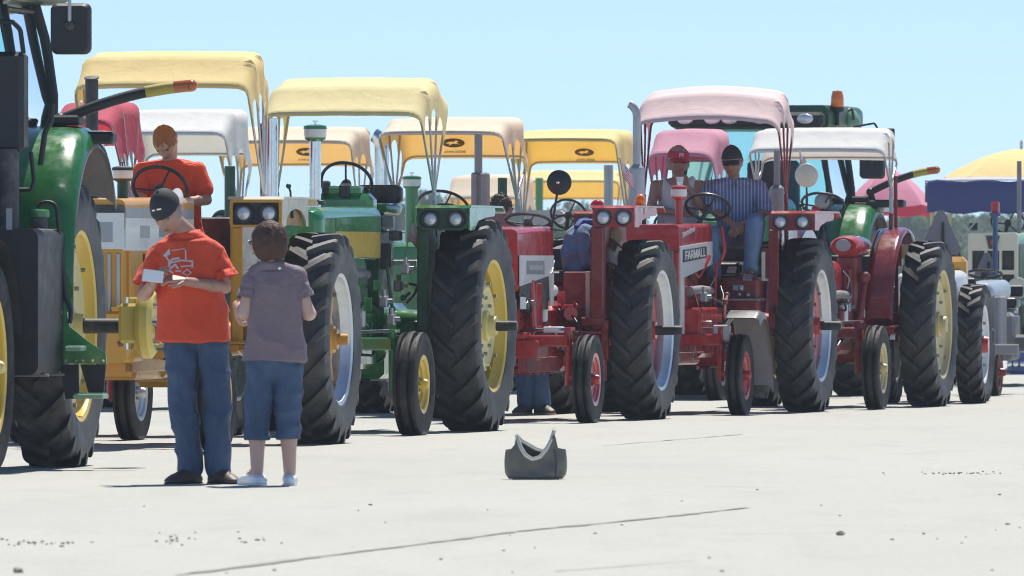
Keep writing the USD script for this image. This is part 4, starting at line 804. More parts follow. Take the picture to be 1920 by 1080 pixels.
T2.part('gauge_box', bx(0.9, 1.0, P(605, 340, 0.95)[1], P(618, 340, 0.95)[1], zc(366, 84), zc(338, 84), 0.02), 'black'); T2.part('gauge_box', bx(0.9, 1.0, P(637, 340, 0.95)[1], P(658, 340, 0.95)[1], zc(372, 84), zc(343, 84), 0.03), 'black')
T2.part('dash_shield', hull([P(664, 362, 0.9), P(672, 372, 0.9), P(672, 470, 0.9), P(666, 470, 0.9), P(664, 362, 0.75), P(672, 470, 0.75), P(672, 372, 0.75), P(666, 470, 0.75)]), 'light_grey')
q0, q1 = P(676, 404, 0.35), P(726, 430, 0.35); T2.part('battery_box', bx(0.1, 0.55, q0[1], q1[1], q1[2], q0[2], 0.02), 'black')
q0, q1 = P(674, 432, 0.3), P(724, 500, 0.3); T2.part('pedestal', bx(0.0, 0.6, q0[1], q1[1], q1[2] - 0.3, q0[2], 0.02), 'dark_green')
q0, q1 = P(712, 456, 0.6), P(729, 505, 0.6); T2.part('hydraulic_valve', cat(bx(0.5, 0.62, q0[1], q1[1], q1[2], q0[2], 0.015), bx(0.45, 0.6, q1[1], q1[1] + 0.08, q0[2] + 0.02, q0[2] + 0.10, 0.01)), 'dark_iron')
T2.part('warning_label', cat(move(box((0, 0, 0), (0.004, 0.035, 0.07), 0.001), P(683, 432, 0.56))), 'white_panel')
q0, q1 = P(735, 487, -0.3), P(781, 500, -0.3); T2.part('tool_tray', bx(-0.5, -0.28, q0[1], q1[1], q1[2], q0[2], 0.01), 'white_panel')
a, b = flat_fenders(T2, 782, 881, 390, 432, 0.70, 0.857, 'dark_green', face='round', zlow=0.80, hood_mat='green', rlamp=0.062)
sc = P(712, 362, -0.12); T2.part('seat_back', loft([[(u_ - 0.12, y + sc[1], z) for y, z in [(p[0], p[1]) for p in rrect(hw_, sc[2] - 0.085, sc[2] + 0.065, 0.05, 4)]] for u_, hw_ in ((-0.07, 0.15), (-0.04, 0.185), (0.04, 0.185), (0.07, 0.15))]), 'vinyl_black', 60)
T2.part('seat_pan', loft([[(u_ - 0.05, y + sc[1], z) for y, z in rrect(hw_, zl, sc[2] - 0.09, 0.03, 3)] for u_, hw_, zl in ((-0.2, 0.16, sc[2] - 0.16), (0.0, 0.18, sc[2] - 0.19), (0.22, 0.12, sc[2] - 0.16))]), 'green', 40)
T2.part('seat_post', cyl((-0.05, sc[1], 1.0), (-0.05, sc[1], sc[2] - 0.15), 0.05, n=14), 'dark_green')
steering_wheel(T2, P(650, 343, 0.70), 0.205, 52, column_to=(0.95, 0, 1.65), phase=0.1)
stack(T2, P(510, 222, 2.1), 1.7, 0.050, 'chrome')
pre_cleaner(T2, P(591, 233, 2.1), 1.72, 0.046, 0.088, 0.125, 'chrome', 'green')
T2.part('stack_collar', move(lathe([(0.046, 0.04), (0.075, 0.03), (0.085, 0)], 20), P(591, 384, 2.1)), 'dark_iron')
levers(T2, [(P(545, 372, 1.6), P(541, 349, 1.6))], 'dark_green')
C2w = (P(787, 215, 0.60)[1] - P(490, 215, 0.60)[1]) / 2; C2c = (P(787, 215, 0.60)[1] + P(490, 215, 0.60)[1]) / 2
canopy(T2, (0.05, zc(368, 85)), C2w, C2w, [(0.60, zc(214, 85)), (0.30, zc(167, 85)), (-0.08, zc(149, 85)), (-0.48, zc(182, 85))], 'canvas_yellow', r=0.10, cv=C2c, skirt=0.205, scallop=0.05, post_to=1.55)

# ---- fourth: red tractor with the grey square muffler
T3 = Tractor('red tractor with grey box muffler and round black mirror, a denim clad person on it', 1210, 786, 0.85, 11.6, ROW)
P = T3.P
row_tractor(T3, 1.57, 0.36, 0.495, 0.85, 2.3, P(1103, 792, 2.3)[1], 0.765, 0.155, 0.20, 'silver_rim', 'red', 'red', 'red', 'red_dark', inset=0.13, axle=0.30, seed=7, ftyre='tyre_worn', beam_z=0.70)
zt = zc(425, 90)
h = hood(T3, 1.15, 2.62, 0.27, 0.26, 1.10, zt, 'red', r=0.04, crown=0.02, drop=0.03)
def hside(T, s, poly, hw, o, mat, nm, par):
    g = (lambda m: m) if s > 0 else mirror_y
    return T.part(nm, g(prism(poly, hw, hw + o)), mat, 30, par)
for s in (1, -1):
    hside(T3, s, [(2.62, 1.29), (1.20, 1.385), (1.20, 1.16), (1.27, 1.16), (1.32, 1.30), (2.60, 1.135)] if False else [(2.60, 1.41), (1.18, 1.41), (1.18, 0.98), (1.30, 0.98), (1.36, 1.24), (2.60, 1.15)], 0.272, 0.012, 'white_panel', 'side_trim', h)
    hside(T3, s, [(2.35, 1.365), (1.62, 1.365), (1.62, 1.25), (2.35, 1.25)], 0.280, 0.010, 'sign_grey', 'badge', h)
    hside(T3, s, [(2.28, 1.325), (1.69, 1.325), (1.69, 1.285), (2.28, 1.285)], 0.288, 0.006, 'panel_grey', 'badge_plate', h)
    hside(T3, s, [(2.55, 1.145), (1.38, 1.235), (1.38, 0.95), (2.55, 0.95)], 0.262, 0.012, 'dark_iron', 'engine_opening', h)
T3.part('side_rod', cat(tube([(2.1, 0.27, 1.2), (2.1, 0.29, 0.8)], 0.03, 8), bx(1.7, 1.95, 0.24, 0.29, 0.8, 1.18, 0.02)), 'red')
T3.part('radiator', bx(2.3, 2.6, -0.22, 0.22, 0.55, 1.12, 0.02), 'red')
q0, q1 = P(1056, 509, 0.5), P(1100, 618, 0.5); pb = T3.part('step_box', bx(0.15, 0.5, q0[1], q1[1], q1[2], q0[2], 0.012), 'red_dark'); T3.part('edge_trim', bx(0.49, 0.505, q1[1] - 0.01, q1[1] + 0.03, q1[2], q0[2], 0.004), 'cream', 30, pb)
T3.part('air_filter', move(lathe([(0.001, 0.0), (0.05, 0.0), (0.055, 0.02), (0.055, 0.2), (0.05, 0.22), (0.001, 0.22)], 20, 'x'), P(1036, 545, 1.0)), 'white_panel')
T3.part('hydraulic_pump', cat(cyl(P(1070, 588, 0.9), P(1070, 588, 0.6), 0.06, n=18), move(box((0, 0, 0), (0.2, 0.10, 0.05), 0.01), P(1068, 576, 0.8))), 'red')
T3.part('caution_plate', move(box((0, 0, 0), (0.004, 0.05, 0.10), 0.001), P(981, 568, 2.62)), 'white_panel')
q0, q1 = P(975, 645, 2.45), P(1048, 672, 2.45); T3.part('front_bolster', cat(loft([[(2.1 + 0.35 * t, y, z) for y, z in rrect(0.42 - 0.02 * t, q1[2], q0[2] + 0.03, 0.03)] for t in (0, 1)]), bx(2.2, 2.5, -0.3, 0.3, q0[2] + 0.04, q0[2] + 0.10, 0.02)), 'red')
T3.part('bolster_top', bx(2.0, 2.3, P(1022, 620, 2.2)[1], P(1050, 620, 2.2)[1], zc(624, 90), zc(612, 90), 0.01), 'vinyl_white')
T3.part('under_frame', cat(bx(1.0, 2.4, -0.30, -0.22, 0.42, 0.55), bx(1.0, 2.4, 0.22, 0.30, 0.42, 0.55), *[bx(1.2 + k * 0.3, 1.3 + k * 0.3, -0.28, 0.28, 0.40, 0.46) for k in range(4)]), 'red_dark')
flat_fenders(T3, 1111, 1190, 390, 426, 0.72, 0.785, 'red_dark', zlow=0.70, hood_mat='red', face_mat='red', rlamp=0.066, flange=0.11)
T3.part('fender_post', bx(0.70, 0.74, P(1108, 500, 0.72)[1], P(1132, 500, 0.72)[1], zc(620, 91), zc(425, 91), 0.01), 'red_maroon')
T3.part('step_frame', cat(bx(0.5, 0.75, P(1095, 640, 0.6)[1], P(1140, 640, 0.6)[1], zc(612, 91), zc(595, 91), 0.01), bx(0.68, 0.75, P(1132, 640, 0.6)[1], P(1146, 640, 0.6)[1], zc(675, 91), zc(600, 91), 0.01)), 'red_dark')
stack(T3, P(897, 252, 2.0), 1.6, 0.034, 'old_steel')
mp = P(900, 405, 2.0); T3.part('box_muffler', cat(bx(1.93, 2.07, P(886, 400, 2)[1], P(898, 400, 2)[1], mp[2], zc(323, 90), 0.02), bx(1.93, 2.07, P(902, 400, 2)[1], P(916, 400, 2)[1], mp[2], zc(323, 90), 0.02), bx(1.95, 2.05, P(890, 400, 2)[1], P(912, 400, 2)[1], mp[2], zc(326, 90), 0.01)), 'old_steel')
steering_wheel(T3, P(990, 414, 0.95), 0.19, 18, column_to=(1.25, 0, 1.35))
mp = P(1048, 342, 1.2); mi = T3.part('round_mirror', move(lathe([(0.001, 0.03), (0.07, 0.022), (0.105, 0.0), (0.108, -0.012), (0.001, -0.012)], 30, 'x'), mp), 'black_plastic')
T3.part('mirror_stalk', tube(resample([P(1048, 342, 1.19), P(1042, 380, 1.19), P(1034, 430, 1.2), P(1020, 500, 1.2)], 12), 0.011, 7), 'black', 35, mi); T3.part('mirror_nut', move(lathe([(0.001, 0.05), (0.014, 0.045), (0.014, 0.02)], 10, 'x'), mp), 'chrome', 35, mi)
seat(T3, -0.05, 0.02, 1.22, 'vinyl_black', 'red_dark', 0.44, 0.2)
T3.part('amber_beacon', ball(P(1201, 377, 0.3), (0.05, 0.05, 0.06), 3), 'amber'); T3.part('beacon_stem', cyl(P(1203, 388, 0.3), P(1203, 402, 0.3), 0.025, n=12), 'red_dark')
T3.part('fender_lamp', ball(P(1120, 385, 0.5), (0.055, 0.06, 0.05), 3), 'red_lens'); T3.part('lamp_foot', cyl(P(1120, 392, 0.5), P(1120, 402, 0.5), 0.03, n=12), 'red_dark')

# ---- fifth: red tractor with the couple
T4 = Tractor('bright red tractor with pale pink sun shade, carrying a couple', 1511, 772, 0.90, 11.4, ROW)
P = T4.P
row_tractor(T4, 1.60, 0.355, 0.485, 0.90, 2.3, P(1387, 778, 2.3)[1], 0.74, 0.15, 0.19, 'silver_rim', 'red', 'red', 'red', 'red_dark', inset=0.085, axle=0.26, seed=11, beam_z=0.68, eng_z=(0.5, 1.2))
uf_ = 2.62; c0, c1 = P(1172, 425, uf_), P(1273, 425, uf_); hw = (c1[1] - c0[1]) / 2; cv = (c1[1] + c0[1]) / 2; zt = zc(418, 94)
u_r = 1.0
h = hood(T4, u_r, uf_, hw, hw, 1.46, zt, 'red', r=0.03, crown=0.02, drop=0.02, cv=cv)
T4.part('hood_lip', hull([(u, y + cv, z) for u in (uf_ - 0.02, uf_ + 0.06) for y in (-hw - 0.008, hw + 0.008) for z in (zt - 0.11, zt - 0.045)]), 'red', 30, h)
g_ = T4.part('grille_frame', cat(bx(2.2, uf_ + 0.02, cv + hw - 0.045, cv + hw, 0.75, 1.45, 0.008), bx(2.2, uf_ + 0.02, cv - hw, cv - hw + 0.045, 0.75, 1.45, 0.008)), 'red')
T4.part('grille_screen', bx(2.5, uf_ - 0.01, cv - hw + 0.046, cv + hw - 0.046, 0.72, 1.46, 0.004), 'galvanised', 30, g_)
for k in range(9): y = cv - hw + 0.07 + k * (2 * hw - 0.14) / 8; T4.part('grille_bar', bx(uf_ - 0.01, uf_ + 0.008, y - 0.008, y + 0.008, 0.74, 1.45, 0.003), 'galvanised', 30, g_)
for s in (1, -1):
    m = (lambda q: q) if s > 0 else (lambda q: move(mirror_y(move(q, (0, -cv, 0))), (0, cv, 0)))
    y = cv + hw
    tr = T4.part('side_trim', m(prism([(uf_ - 0.02, 1.495), (u_r + 0.02, 1.545), (u_r + 0.02, 1.34), (2.42, 1.22), (2.40, 0.72), (uf_ - 0.04, 0.72)], y, y + 0.012)), 'white_panel', 30, h)
    T4.part('badge', m(prism([(2.50, 1.465), (1.36, 1.50), (1.36, 1.40), (2.50, 1.355)], y + 0.0125, y + 0.020)), 'black', 30, tr)
    tx = meshkit.text_mesh('FARMALL', 0.072, 0.004, True); v = np.array(tx.vertices); wt = v[:, 0].max(); v[:, 0] *= 1.02 / wt
    L = np.stack([2.44 - v[:, 0], v[:, 2] + y + 0.0195, 1.378 + v[:, 1] + v[:, 0] * 0.035], 1) if s > 0 else np.stack([1.42 + v[:, 0], (2 * cv - y - 0.0195) - v[:, 2], 1.378 + v[:, 1] + (1.02 - v[:, 0]) * 0.035], 1)
    T4.part('lettering', (L, np.array(tx.faces)), 'white_panel', False, tr)
    tx = meshkit.text_mesh('International', 0.045, 0.003); v = np.array(tx.vertices); v[:, 0] *= 0.62 / v[:, 0].max(); v[:, 1] += 0.1 * v[:, 0]
    L = np.stack([2.46 - v[:, 0], v[:, 2] + y + 0.001, 1.575 + v[:, 1]], 1) if s > 0 else np.stack([1.84 + v[:, 0], (2 * cv - y - 0.001) - v[:, 2], 1.575 + v[:, 1]], 1)
    T4.part('script_lettering', (L, np.array(tx.faces)), 'white_panel', False, h)
T4.part('side_rail', tube(resample([P(1353, 425, 1.0), P(1359, 470, 1.0), P(1352, 490, 1.0), P(1342, 500, 1.1), P(1340, 570, 1.2)], 24), 0.016, 8), 'red')
q0, q1 = P(1282, 585, 2.3), P(1340, 615, 2.3); T4.part('side_frame', bx(1.2, 2.3, q0[1] - 0.05, q0[1] + 0.15, q1[2] - 0.12, zc(577, 94), 0.02), 'red')
T4.part('number_card', move(box((0, 0, 0), (0.005, 0.072, 0.11), 0.001), P(1320, 590, 1.2) + (0, 0, 0)), 'white_panel')
T4.part('number_ink', move(cat(box((0, -0.012, 0.02), (0.004, 0.012, 0.04), 0.001), box((0, 0.014, 0.01), (0.004, 0.03, 0.01), 0.001), box((0, 0.012, 0.034), (0.004, 0.03, 0.008), 0.001), box((0, 0.0, -0.03), (0.004, 0.05, 0.006), 0.001)), P(1320, 590, 1.204)), 'panel_grey')
T4.part('fuel_bowl', cat(move(lathe([(0.001, 0), (0.03, 0.01), (0.035, 0.06), (0.02, 0.09)], 14), P(1309, 562, 1.3))), 'amber')
T4.part('oil_pipe', tube(resample([P(1296, 505, 1.6), P(1310, 520, 1.5), P(1322, 500, 1.4), P(1330, 480, 1.3)], 14), 0.016, 7), 'red')
T4.part('battery_cover', cat(bx(0.55, 0.9, P(1362, 560, 0.7)[1], P(1430, 560, 0.7)[1], zc(590, 95), zc(520, 95), 0.03)), 'red_dark')
for x, y in ((1372, 506), (1402, 520)): T4.part('foot_pedal', move(rot(box((0, 0, 0), (0.10, 0.08, 0.02), 0.006), (0, 1, 0), 30), P(x, y, 0.95)), 'steel')
T4.part('valve_block', cat(move(box((0, 0, 0), (0.12, 0.10, 0.06), 0.01), P(1385, 540, 0.95)), *[move(ball((0, 0, 0), 0.022, 1), P(x, y, 1.0)) for x, y in ((1388, 540), (1402, 553), (1386, 552))], move(box((0, 0, 0), (0.3, 0.34, 0.02), 0.005), P(1395, 562, 0.9))), 'steel')
# front mudguard over the left front wheel
vf = P(1387, 778, 2.3)[1]; Rg = 0.46; zg = 0.37
def guard(s, e=0.0):
    rows = []
    for a in np.radians([62, 78, 90, 104, 122, 140, 158, 176, 194]):
        rr_ = Rg + e; rows.append([(2.3 + rr_ * math.cos(a), s * y, zg + rr_ * math.sin(a) + 0.10 * max(0, math.sin(a)) - dz) for y, dz in ((vf - 0.10, 0.03), (vf - 0.08, 0), (vf + 0.17, 0), (vf + 0.21, 0.02), (vf + 0.225, 0.07))])
    return sheet(rows)
for s in (1,):
    gd = T4.part('front_fender', guard(s), 'grey_fender', 40); T4.part('fender_lining', guard(s, -0.006), 'old_steel', 40, gd)
    T4.part('fender_bracket', cat(tube([(2.3, s * (vf - 0.15), 0.75), (2.2, s * (vf - 0.05), 0.92)], 0.018, 7), bx(2.28, 2.32, vf - 0.24, vf - 0.08, 0.66, 0.80, 0.01)), 'galvanised', 30, gd)
    T4.part('mud_flap', hull([(1.84, vf - 0.08, 0.34), (1.85, vf + 0.2, 0.34), (1.80, vf - 0.02, 0.16), (1.80, vf + 0.16, 0.14), (1.82, vf - 0.08, 0.34), (1.83, vf + 0.2, 0.34), (1.78, vf - 0.02, 0.16), (1.78, vf + 0.16, 0.14)]), 'dark_iron', 30, gd)
flat_fenders(T4, 1441, 1528, 400, 432, 0.72, 0.80, 'red_maroon', zlow=0.70, hood_mat='red', face_mat='red_maroon', rlamp=0.062)
T4.part('flag_plate', cat(bx(0.68, 0.70, P(1428, 500, 0.7)[1], P(1443, 500, 0.7)[1], zc(527, 96), zc(465, 96), 0.004)), 'red_maroon')
T4.part('plate_trim', cat(bx(0.70, 0.705, P(1428, 500, 0.7)[1], P(1435, 500, 0.7)[1], zc(527, 96), zc(472, 96), 0.002), bx(0.70, 0.706, P(1428, 500, 0.7)[1], P(1446, 500, 0.7)[1], zc(527, 96), zc(522, 96), 0.002)), 'cream')
stack(T4, P(1194, 194, 2.1), 1.6, 0.036, 'galvanised', muffler=(zc(395, 94), zc(312, 94), 0.072), bend=-0.10)
pre_cleaner(T4, P(1273, 347, 1.7), 1.66, 0.036, 0.072, 0.125, 'red', 'red')
steering_wheel(T4, P(1327, 388, 0.85), 0.20, 35, column_to=(1.15, cv, 1.5))
seat(T4, -0.1, 0.05, 1.30, 'vinyl_black', 'red_dark', 0.55, 0.22)
Cw = (P(1458, 250, 0.50)[1] - P(1190, 250, 0.50)[1]) / 2; Cc = (P(1458, 250, 0.50)[1] + P(1190, 250, 0.50)[1]) / 2
canopy(T4, (0.05, zc(372, 97)), Cw, Cw, [(0.50, zc(228, 97)), (0.26, zc(186, 97)), (-0.06, zc(172, 97)), (-0.36, zc(212, 97))], 'canvas_pale_pink', r=0.14, cv=Cc, skirt=0.215, scallop=0.05, post_to=1.4, frame='red_dark', droop=0.04)

# ---- sixth: narrow red tractor with the white canopy and clamshell fenders
T5 = Tractor('small maroon red tractor with white sun shade and curved shell fenders', 1741, 762, 0.80, 11.6, ROW)
P = T5.P
row_tractor(T5, 1.585, 0.345, 0.490, 0.80, 2.3, P(1643, 767, 2.3)[1], 0.80, 0.165, 0.21, 'cream_wheel', 'cream_wheel', 'cream_wheel', 'red_dark', 'red_dark', inset=0.045, disc_r=0.475, axle=0, seed=13, beam_z=0.72, eng_z=(0.5, 1.15))
for s in (1, -1):
    g = (lambda m: m) if s > 0 else mirror_y
    y0 = P(1641, 470, 0.45)[1]; sh_ = [[(Rr * math.cos(a), y, 0.79 + Rr * math.sin(a) - dz) for y, dz in ((y0 - 0.02, 0.05), (y0, 0.012), (y0 + 0.04, 0), (y0 + 0.20, 0.0), (y0 + 0.235, 0.012), (y0 + 0.24, 0.05))] for a, Rr in [(a, 0.90) for a in np.linspace(0.05, 2.4, 24)]]
    f_ = T5.part('shell_fender', g(sheet(sh_)), 'red_maroon', True)
    T5.part('fender_side', g(prism([(0.89 * math.cos(a), 0.79 + 0.89 * math.sin(a)) for a in np.linspace(0.05, 2.4, 24)] + [(0.55 * math.cos(a), 0.79 + 0.55 * math.sin(a)) for a in np.linspace(2.4, 0.4, 14)], y0 - 0.025, y0 - 0.012)), 'red_maroon', 30, f_)
hx = P(1582, 462, 1.15)
T5.part('fuel_tank', loft([[(u, hx[1] + y, hx[2] + z) for y, z in [(rx * math.cos(a), rz * math.sin(a)) for a in np.linspace(0, 6.283, 26, endpoint=False)]] for u, rx, rz in ((0.35, 0.10, 0.07), (0.45, 0.15, 0.10), (0.95, 0.155, 0.105), (1.10, 0.14, 0.095), (1.15, 0.118, 0.08))]), 'red')
T5.part('tank_end', loft([[(u, hx[1] - 0.005 + y, hx[2] + 0.01 + z) for y, z in [(rx * math.cos(a), rz * math.sin(a)) for a in np.linspace(0, 6.283, 26, endpoint=False)]] for u, rx, rz in ((1.14, 0.075, 0.06), (1.165, 0.07, 0.055))]), 'panel_grey')
T5.part('steering_post', cat(bx(0.7, 1.0, hx[1] - 0.10, hx[1] + 0.10, 0.9, hx[2] - 0.08, 0.03), cyl((1.0, hx[1] + 0.02, 0.7), (1.02, hx[1] + 0.02, 1.3), 0.04, n=14), ball((0.95, hx[1] + 0.16, 1.22), 0.06, 2), cyl((1.0, hx[1] + 0.12, 0.8), (0.9, hx[1] + 0.16, 1.2), 0.03, n=10), ball((1.05, hx[1] - 0.02, 0.95), 0.07, 2)), 'red_dark')
h = hood(T5, 1.3, 2.7, 0.19, 0.18, 1.00, 1.36, 'red', r=0.08, crown=0.02, nose=0.08)
canw = (P(1656, 300, 0.4)[1] - P(1404, 300, 0.4)[1]) / 2; canc = (P(1656, 300, 0.4)[1] + P(1404, 300, 0.4)[1]) / 2
canopy(T5, (-0.05, zc(360, 101)), canw - 0.0, canw, [(0.40, zc(282, 101)), (0.12, zc(247, 101)), (-0.20, zc(243, 101)), (-0.42, zc(295, 101))], 'canvas_white', r=0.09, cv=canc, skirt=0.19, scallop=0.05, post_to=0.9, frame='galvanised')
T5.part('canopy_leg', cat(cyl(P(1671, 400, 0.1), P(1664, 640, 0.1), 0.022, n=10), cyl(P(1679, 330, -0.1), P(1682, 640, -0.1), 0.018, n=10)), 'red_dark')
seat(T5, -0.1, 0.0, 1.15, 'vinyl_black', 'red_dark', 0.44, 0.22)
steering_wheel(T5, P(1543, 382, 0.5), 0.20, 30, column_to=(1.0, 0.05, 1.25))
sw = P(1541, 378, 0.55); T5.part('wheel_cover', move(lathe([(0.001, 0.03), (0.05, 0.02), (0.075, -0.01), (0.001, -0.02)], 18, 'x'), sw), 'panel_grey')
mp = P(1512, 329, 0.9); mi = T5.part('round_mirror', move(lathe([(0.001, 0.03), (0.07, 0.022), (0.108, 0.0), (0.112, -0.012), (0.001, -0.012)], 30, 'x'), mp), 'cream'); T5.part('mirror_stalk', tube([mp + (-0.02, 0, 0), P(1512, 380, 0.88), P(1505, 420, 0.85)], 0.009, 6), 'dark_iron', 35, mi)
levers(T5, [(P(1512, 410, 0.7), P(1512, 345, 0.7)), (P(1503, 412, 0.75), P(1500, 385, 0.7)), (P(1520, 412, 0.75), P(1508, 390, 0.7))])
T5.part('red_lamp', move(lathe([(0.001, 0.05), (0.03, 0.045), (0.055, 0.02), (0.055, -0.04), (0.045, -0.05)], 18), P(1532, 394, 0.5)), 'red_lens', 50)
stack(T5, P(1457, 283, 1.9), 1.4, 0.030, 'old_steel', muffler=(zc(400, 99), zc(352, 99), 0.072))
def smv(T, px, py, u, wpx, hpx, label=None):
    """Back of a slow moving vehicle triangle."""
    tri = [(-0.15, 1.0), (0.15, 1.0), (1.0, -0.75), (0.78, -1.0), (-0.78, -1.0), (-1.0, -0.75)]
    c = T.P(px, py, u); Y = T.world(c)[1]; w, h_ = wpx / 2 * Y / FPX, hpx / 2 * Y / FPX
    s_ = T.part('triangle_sign', prism_yz(Polygon([(c[1] + x * w, c[2] + z * h_) for x, z in tri]), u, u + 0.004), 'sign_grey')
    T.part('sign_bracket', bx(u + 0.004, u + 0.02, c[1] + 0.01, c[1] + 0.035, c[2] - h_ * 1.6, c[2] + h_ * 0.45, 0.003), 'black', 30, s_)
smv(T5, 1764, 436, -1.0, 78, 84)
T5.part('rear_lamp', bx(-0.3, -0.26, P(1681, 470, -0.3)[1], P(1692, 470, -0.3)[1], zc(500, 101), zc(460, 101), 0.01), 'amber')

# ---- seventh and eighth: two low compact tractors at the right end
T6 = Tractor('low white and orange compact tractor hidden behind the shell fendered red one', 1780, 0, 0.55, 9.0, ROW, d=104.9)
P = T6.P
vf = P(1826, 757, 1.6)[1]
for s in (1, -1):
    rear_wheel(T6, vf, 1.175, 0.26, 0.355, 'white_rim', 'white_rim', inset=0.04, axle=0, side=s, x=1.6, name='front_wheel', hub_mat='red')
    rear_wheel(T6, 0.27, 1.14, 0.26, 0.35, 'white_rim', 'white_rim', inset=0.04, axle=0, side=s)
T6.part('chassis', cat(bx(-0.4, 2.2, -0.2, 0.2, 0.45, 0.85, 0.04), bx(1.5, 1.7, -vf + 0.15, vf - 0.15, 0.5, 0.65, 0.03), bx(-0.08, 0.08, -0.45, 0.45, 0.55, 0.72, 0.03)), 'dark_iron')
hood(T6, 0.8, 2.3, 0.27, 0.25, 0.86, 1.28, 'white_panel', r=0.06, crown=0.02, nose=0.06)
T6.part('cowl', bx(0.6, 0.85, -0.26, 0.26, 0.86, 1.42, 0.05), 'gold')
T6.part('bumper', bx(2.3, 2.4, -0.32, 0.32, 0.62, 0.86, 0.03), 'light_grey')
seat(T6, -0.05, 0, 1.0, 'vinyl_black', 'gold_frame', 0.42, 0.15); steering_wheel(T6, (0.6, 0, 1.42), 0.18, 30, column_to=(0.85, 0, 1.2))
T7 = Tractor('little blue grey tractor below the cream square grille', 1870, 0, 0.6, 10.0, ROW, d=111)
P = T7.P
for s in (1, -1):
    rear_wheel(T7, 0.62, 1.1, 0.24, 0.33, 'white_rim', 'red_dark', inset=0.04, axle=0, side=s)
    front_wheel(T7, 1.55, s * 0.17, 0.52, 0.13, 0.16, 'red_dark', s, tyre_mat='tyre_dusty', inset=0.02)
T7.part('chassis', cat(bx(-0.35, 0.4, -0.2, 0.2, 0.35, 0.85, 0.04), bx(0.3, 1.45, -0.11, 0.07, 0.36, 0.95, 0.03), bx(1.5, 1.6, -0.1, 0.1, 0.25, 0.6, 0.02), bx(-0.07, 0.07, -0.5, 0.5, 0.45, 0.62, 0.03)), 'sign_grey')
a, b = P(1817, 528, 0.9), P(1884, 562, 0.9); cvh = (a[1] + b[1]) / 2; hwh = (b[1] - a[1]) / 2
h = hood(T7, 0.35, 1.45, hwh * 0.95, hwh * 0.8, b[2], a[2], 'blue_grey', r=0.07, crown=0.03, nose=0.08, cv=cvh)
q0, q1 = P(1859, 560, 1.3), P(1879, 655, 1.3); T7.part('radiator_side', bx(0.9, 1.45, q0[1], q1[1], q1[2], q0[2] + 0.03, 0.02), 'sign_grey')
T7.part('radiator_core', bx(0.9, 1.40, q0[1] - 0.20, q0[1], q1[2], q0[2] + 0.02, 0.02), 'dark_iron')
steering_wheel(T7, P(1846, 513, 0.35), 0.18, 12, column_to=(0.6, cvh, 1.12))
seat(T7, -0.2, cvh, 0.95, 'vinyl_black', 'blue_grey', 0.38, 0.12)
smv(T7, 1850, 505, -0.6, 60, 62)
q = P(1866, 402, -0.4); T7.part('lamp_post', cat(cyl((q[0], q[1], 0.8), (q[0], q[1], q[2]), 0.028, n=12), bx(q[0] - 0.03, q[0] + 0.03, q[1] - 0.055, q[1] + 0.055, q[2] - 0.02, q[2] + 0.02, 0.006)), 'blue_paint'); T7.part('red_lamp', bx(q[0] - 0.03, q[0] + 0.03, q[1] - 0.042, q[1] + 0.042, q[2] + 0.021, q[2] + 0.13, 0.02), 'red_lens')
q0, q1 = P(1858, 645, 1.75), P(1906, 665, 1.75); T7.part('front_bumper', bx(1.7, 1.8, q0[1], q1[1] + 0.02, q1[2], q0[2], 0.012), 'sign_grey')
clutter(T1, 101, ['gold', 'dark_iron', 'steel', 'gold_frame'], v=(0.2, 0.5), z=(0.6, 1.2), n=14)
clutter(T2, 102, ['green', 'dark_green', 'steel', 'green'], u=(0.2, 1.6), v=(0.26, 0.52), z=(0.6, 1.3), n=20)
clutter(T3, 103, ['red', 'red_dark', 'steel', 'red'], v=(0.24, 0.46), z=(0.5, 1.1), n=18)
clutter(T4, 104, ['red', 'red_dark', 'steel', 'dark_iron'], v=(0.24, 0.52), z=(0.5, 1.15), n=20)
clutter(T5, 105, ['red_dark', 'red', 'steel', 'dark_iron'], v=(0.05, 0.35), z=(0.5, 1.2), n=16)
# ------------------------------------------------------------------ the rows behind
BACK = 'tractors of the rows behind'
def back_tractor(label, cx, d, canopy_px=None, ytop=None, yfront=None, yrear=None, fabric='canvas_gold', paint_='green', dark='dark_green', wheel='wheel_yellow', logo=None, theta=11.6, seed=0, lights=None, seat_mat='vinyl_black', cw=None, fender='flat', vr=0.85, pivot_z=1.75, frame='galvanised', skirt=0.19, r=0.085, hood_z=1.55, wheelmat2=None, D=1.6, uc=0.0, fface='panel', fz=1.62, sw=True):
    T = Tractor(label, cx, 0, vr, theta, BACK, d=d); P = T.P
    row_tractor(T, D, 0.37, 0.49, vr, 2.3, 0.72, 0.75, 0.16, 0.19, wheel, wheelmat2 or wheel, wheel, paint_, dark, inset=0.07, axle=0.1, seed=seed)
    hood(T, 1.0, 2.75, 0.28, 0.26, 1.05, hood_z, paint_, r=0.06, crown=0.02, nose=0.08)
    if fender == 'flat':
        for s in (1, -1): flat_fender(T, 0.5, 0.88, fz, 0.70, -0.55, D / 2, paint_, side=s, face=fface, hood_mat=paint_)
    seat(T, -0.05, 0.0, 1.25, seat_mat, dark, 0.44, 0.2)
    if sw: steering_wheel(T, (0.75, 0.0, hood_z + 0.18), 0.20, 45, column_to=(1.0, 0, hood_z - 0.05))
    if canopy_px:
        x0, x1 = canopy_px; a, b = P(x0, yfront, 0.75 + uc), P(x1, yfront, 0.75 + uc); w = (b[1] - a[1]) / 2; c = (a[1] + b[1]) / 2
        canopy(T, (0.05 + uc, pivot_z), min(w, 0.66), w, [(0.75 + uc, zc(yfront, d)), (0.35 + uc, zc(ytop + 3, d)), (-0.22 + uc, zc(ytop, d)), (-0.42 + uc, zc(yrear, d))], fabric, r=r, cv=c, skirt=skirt, logo=logo, frame=frame, post_to=1.3)
    return T
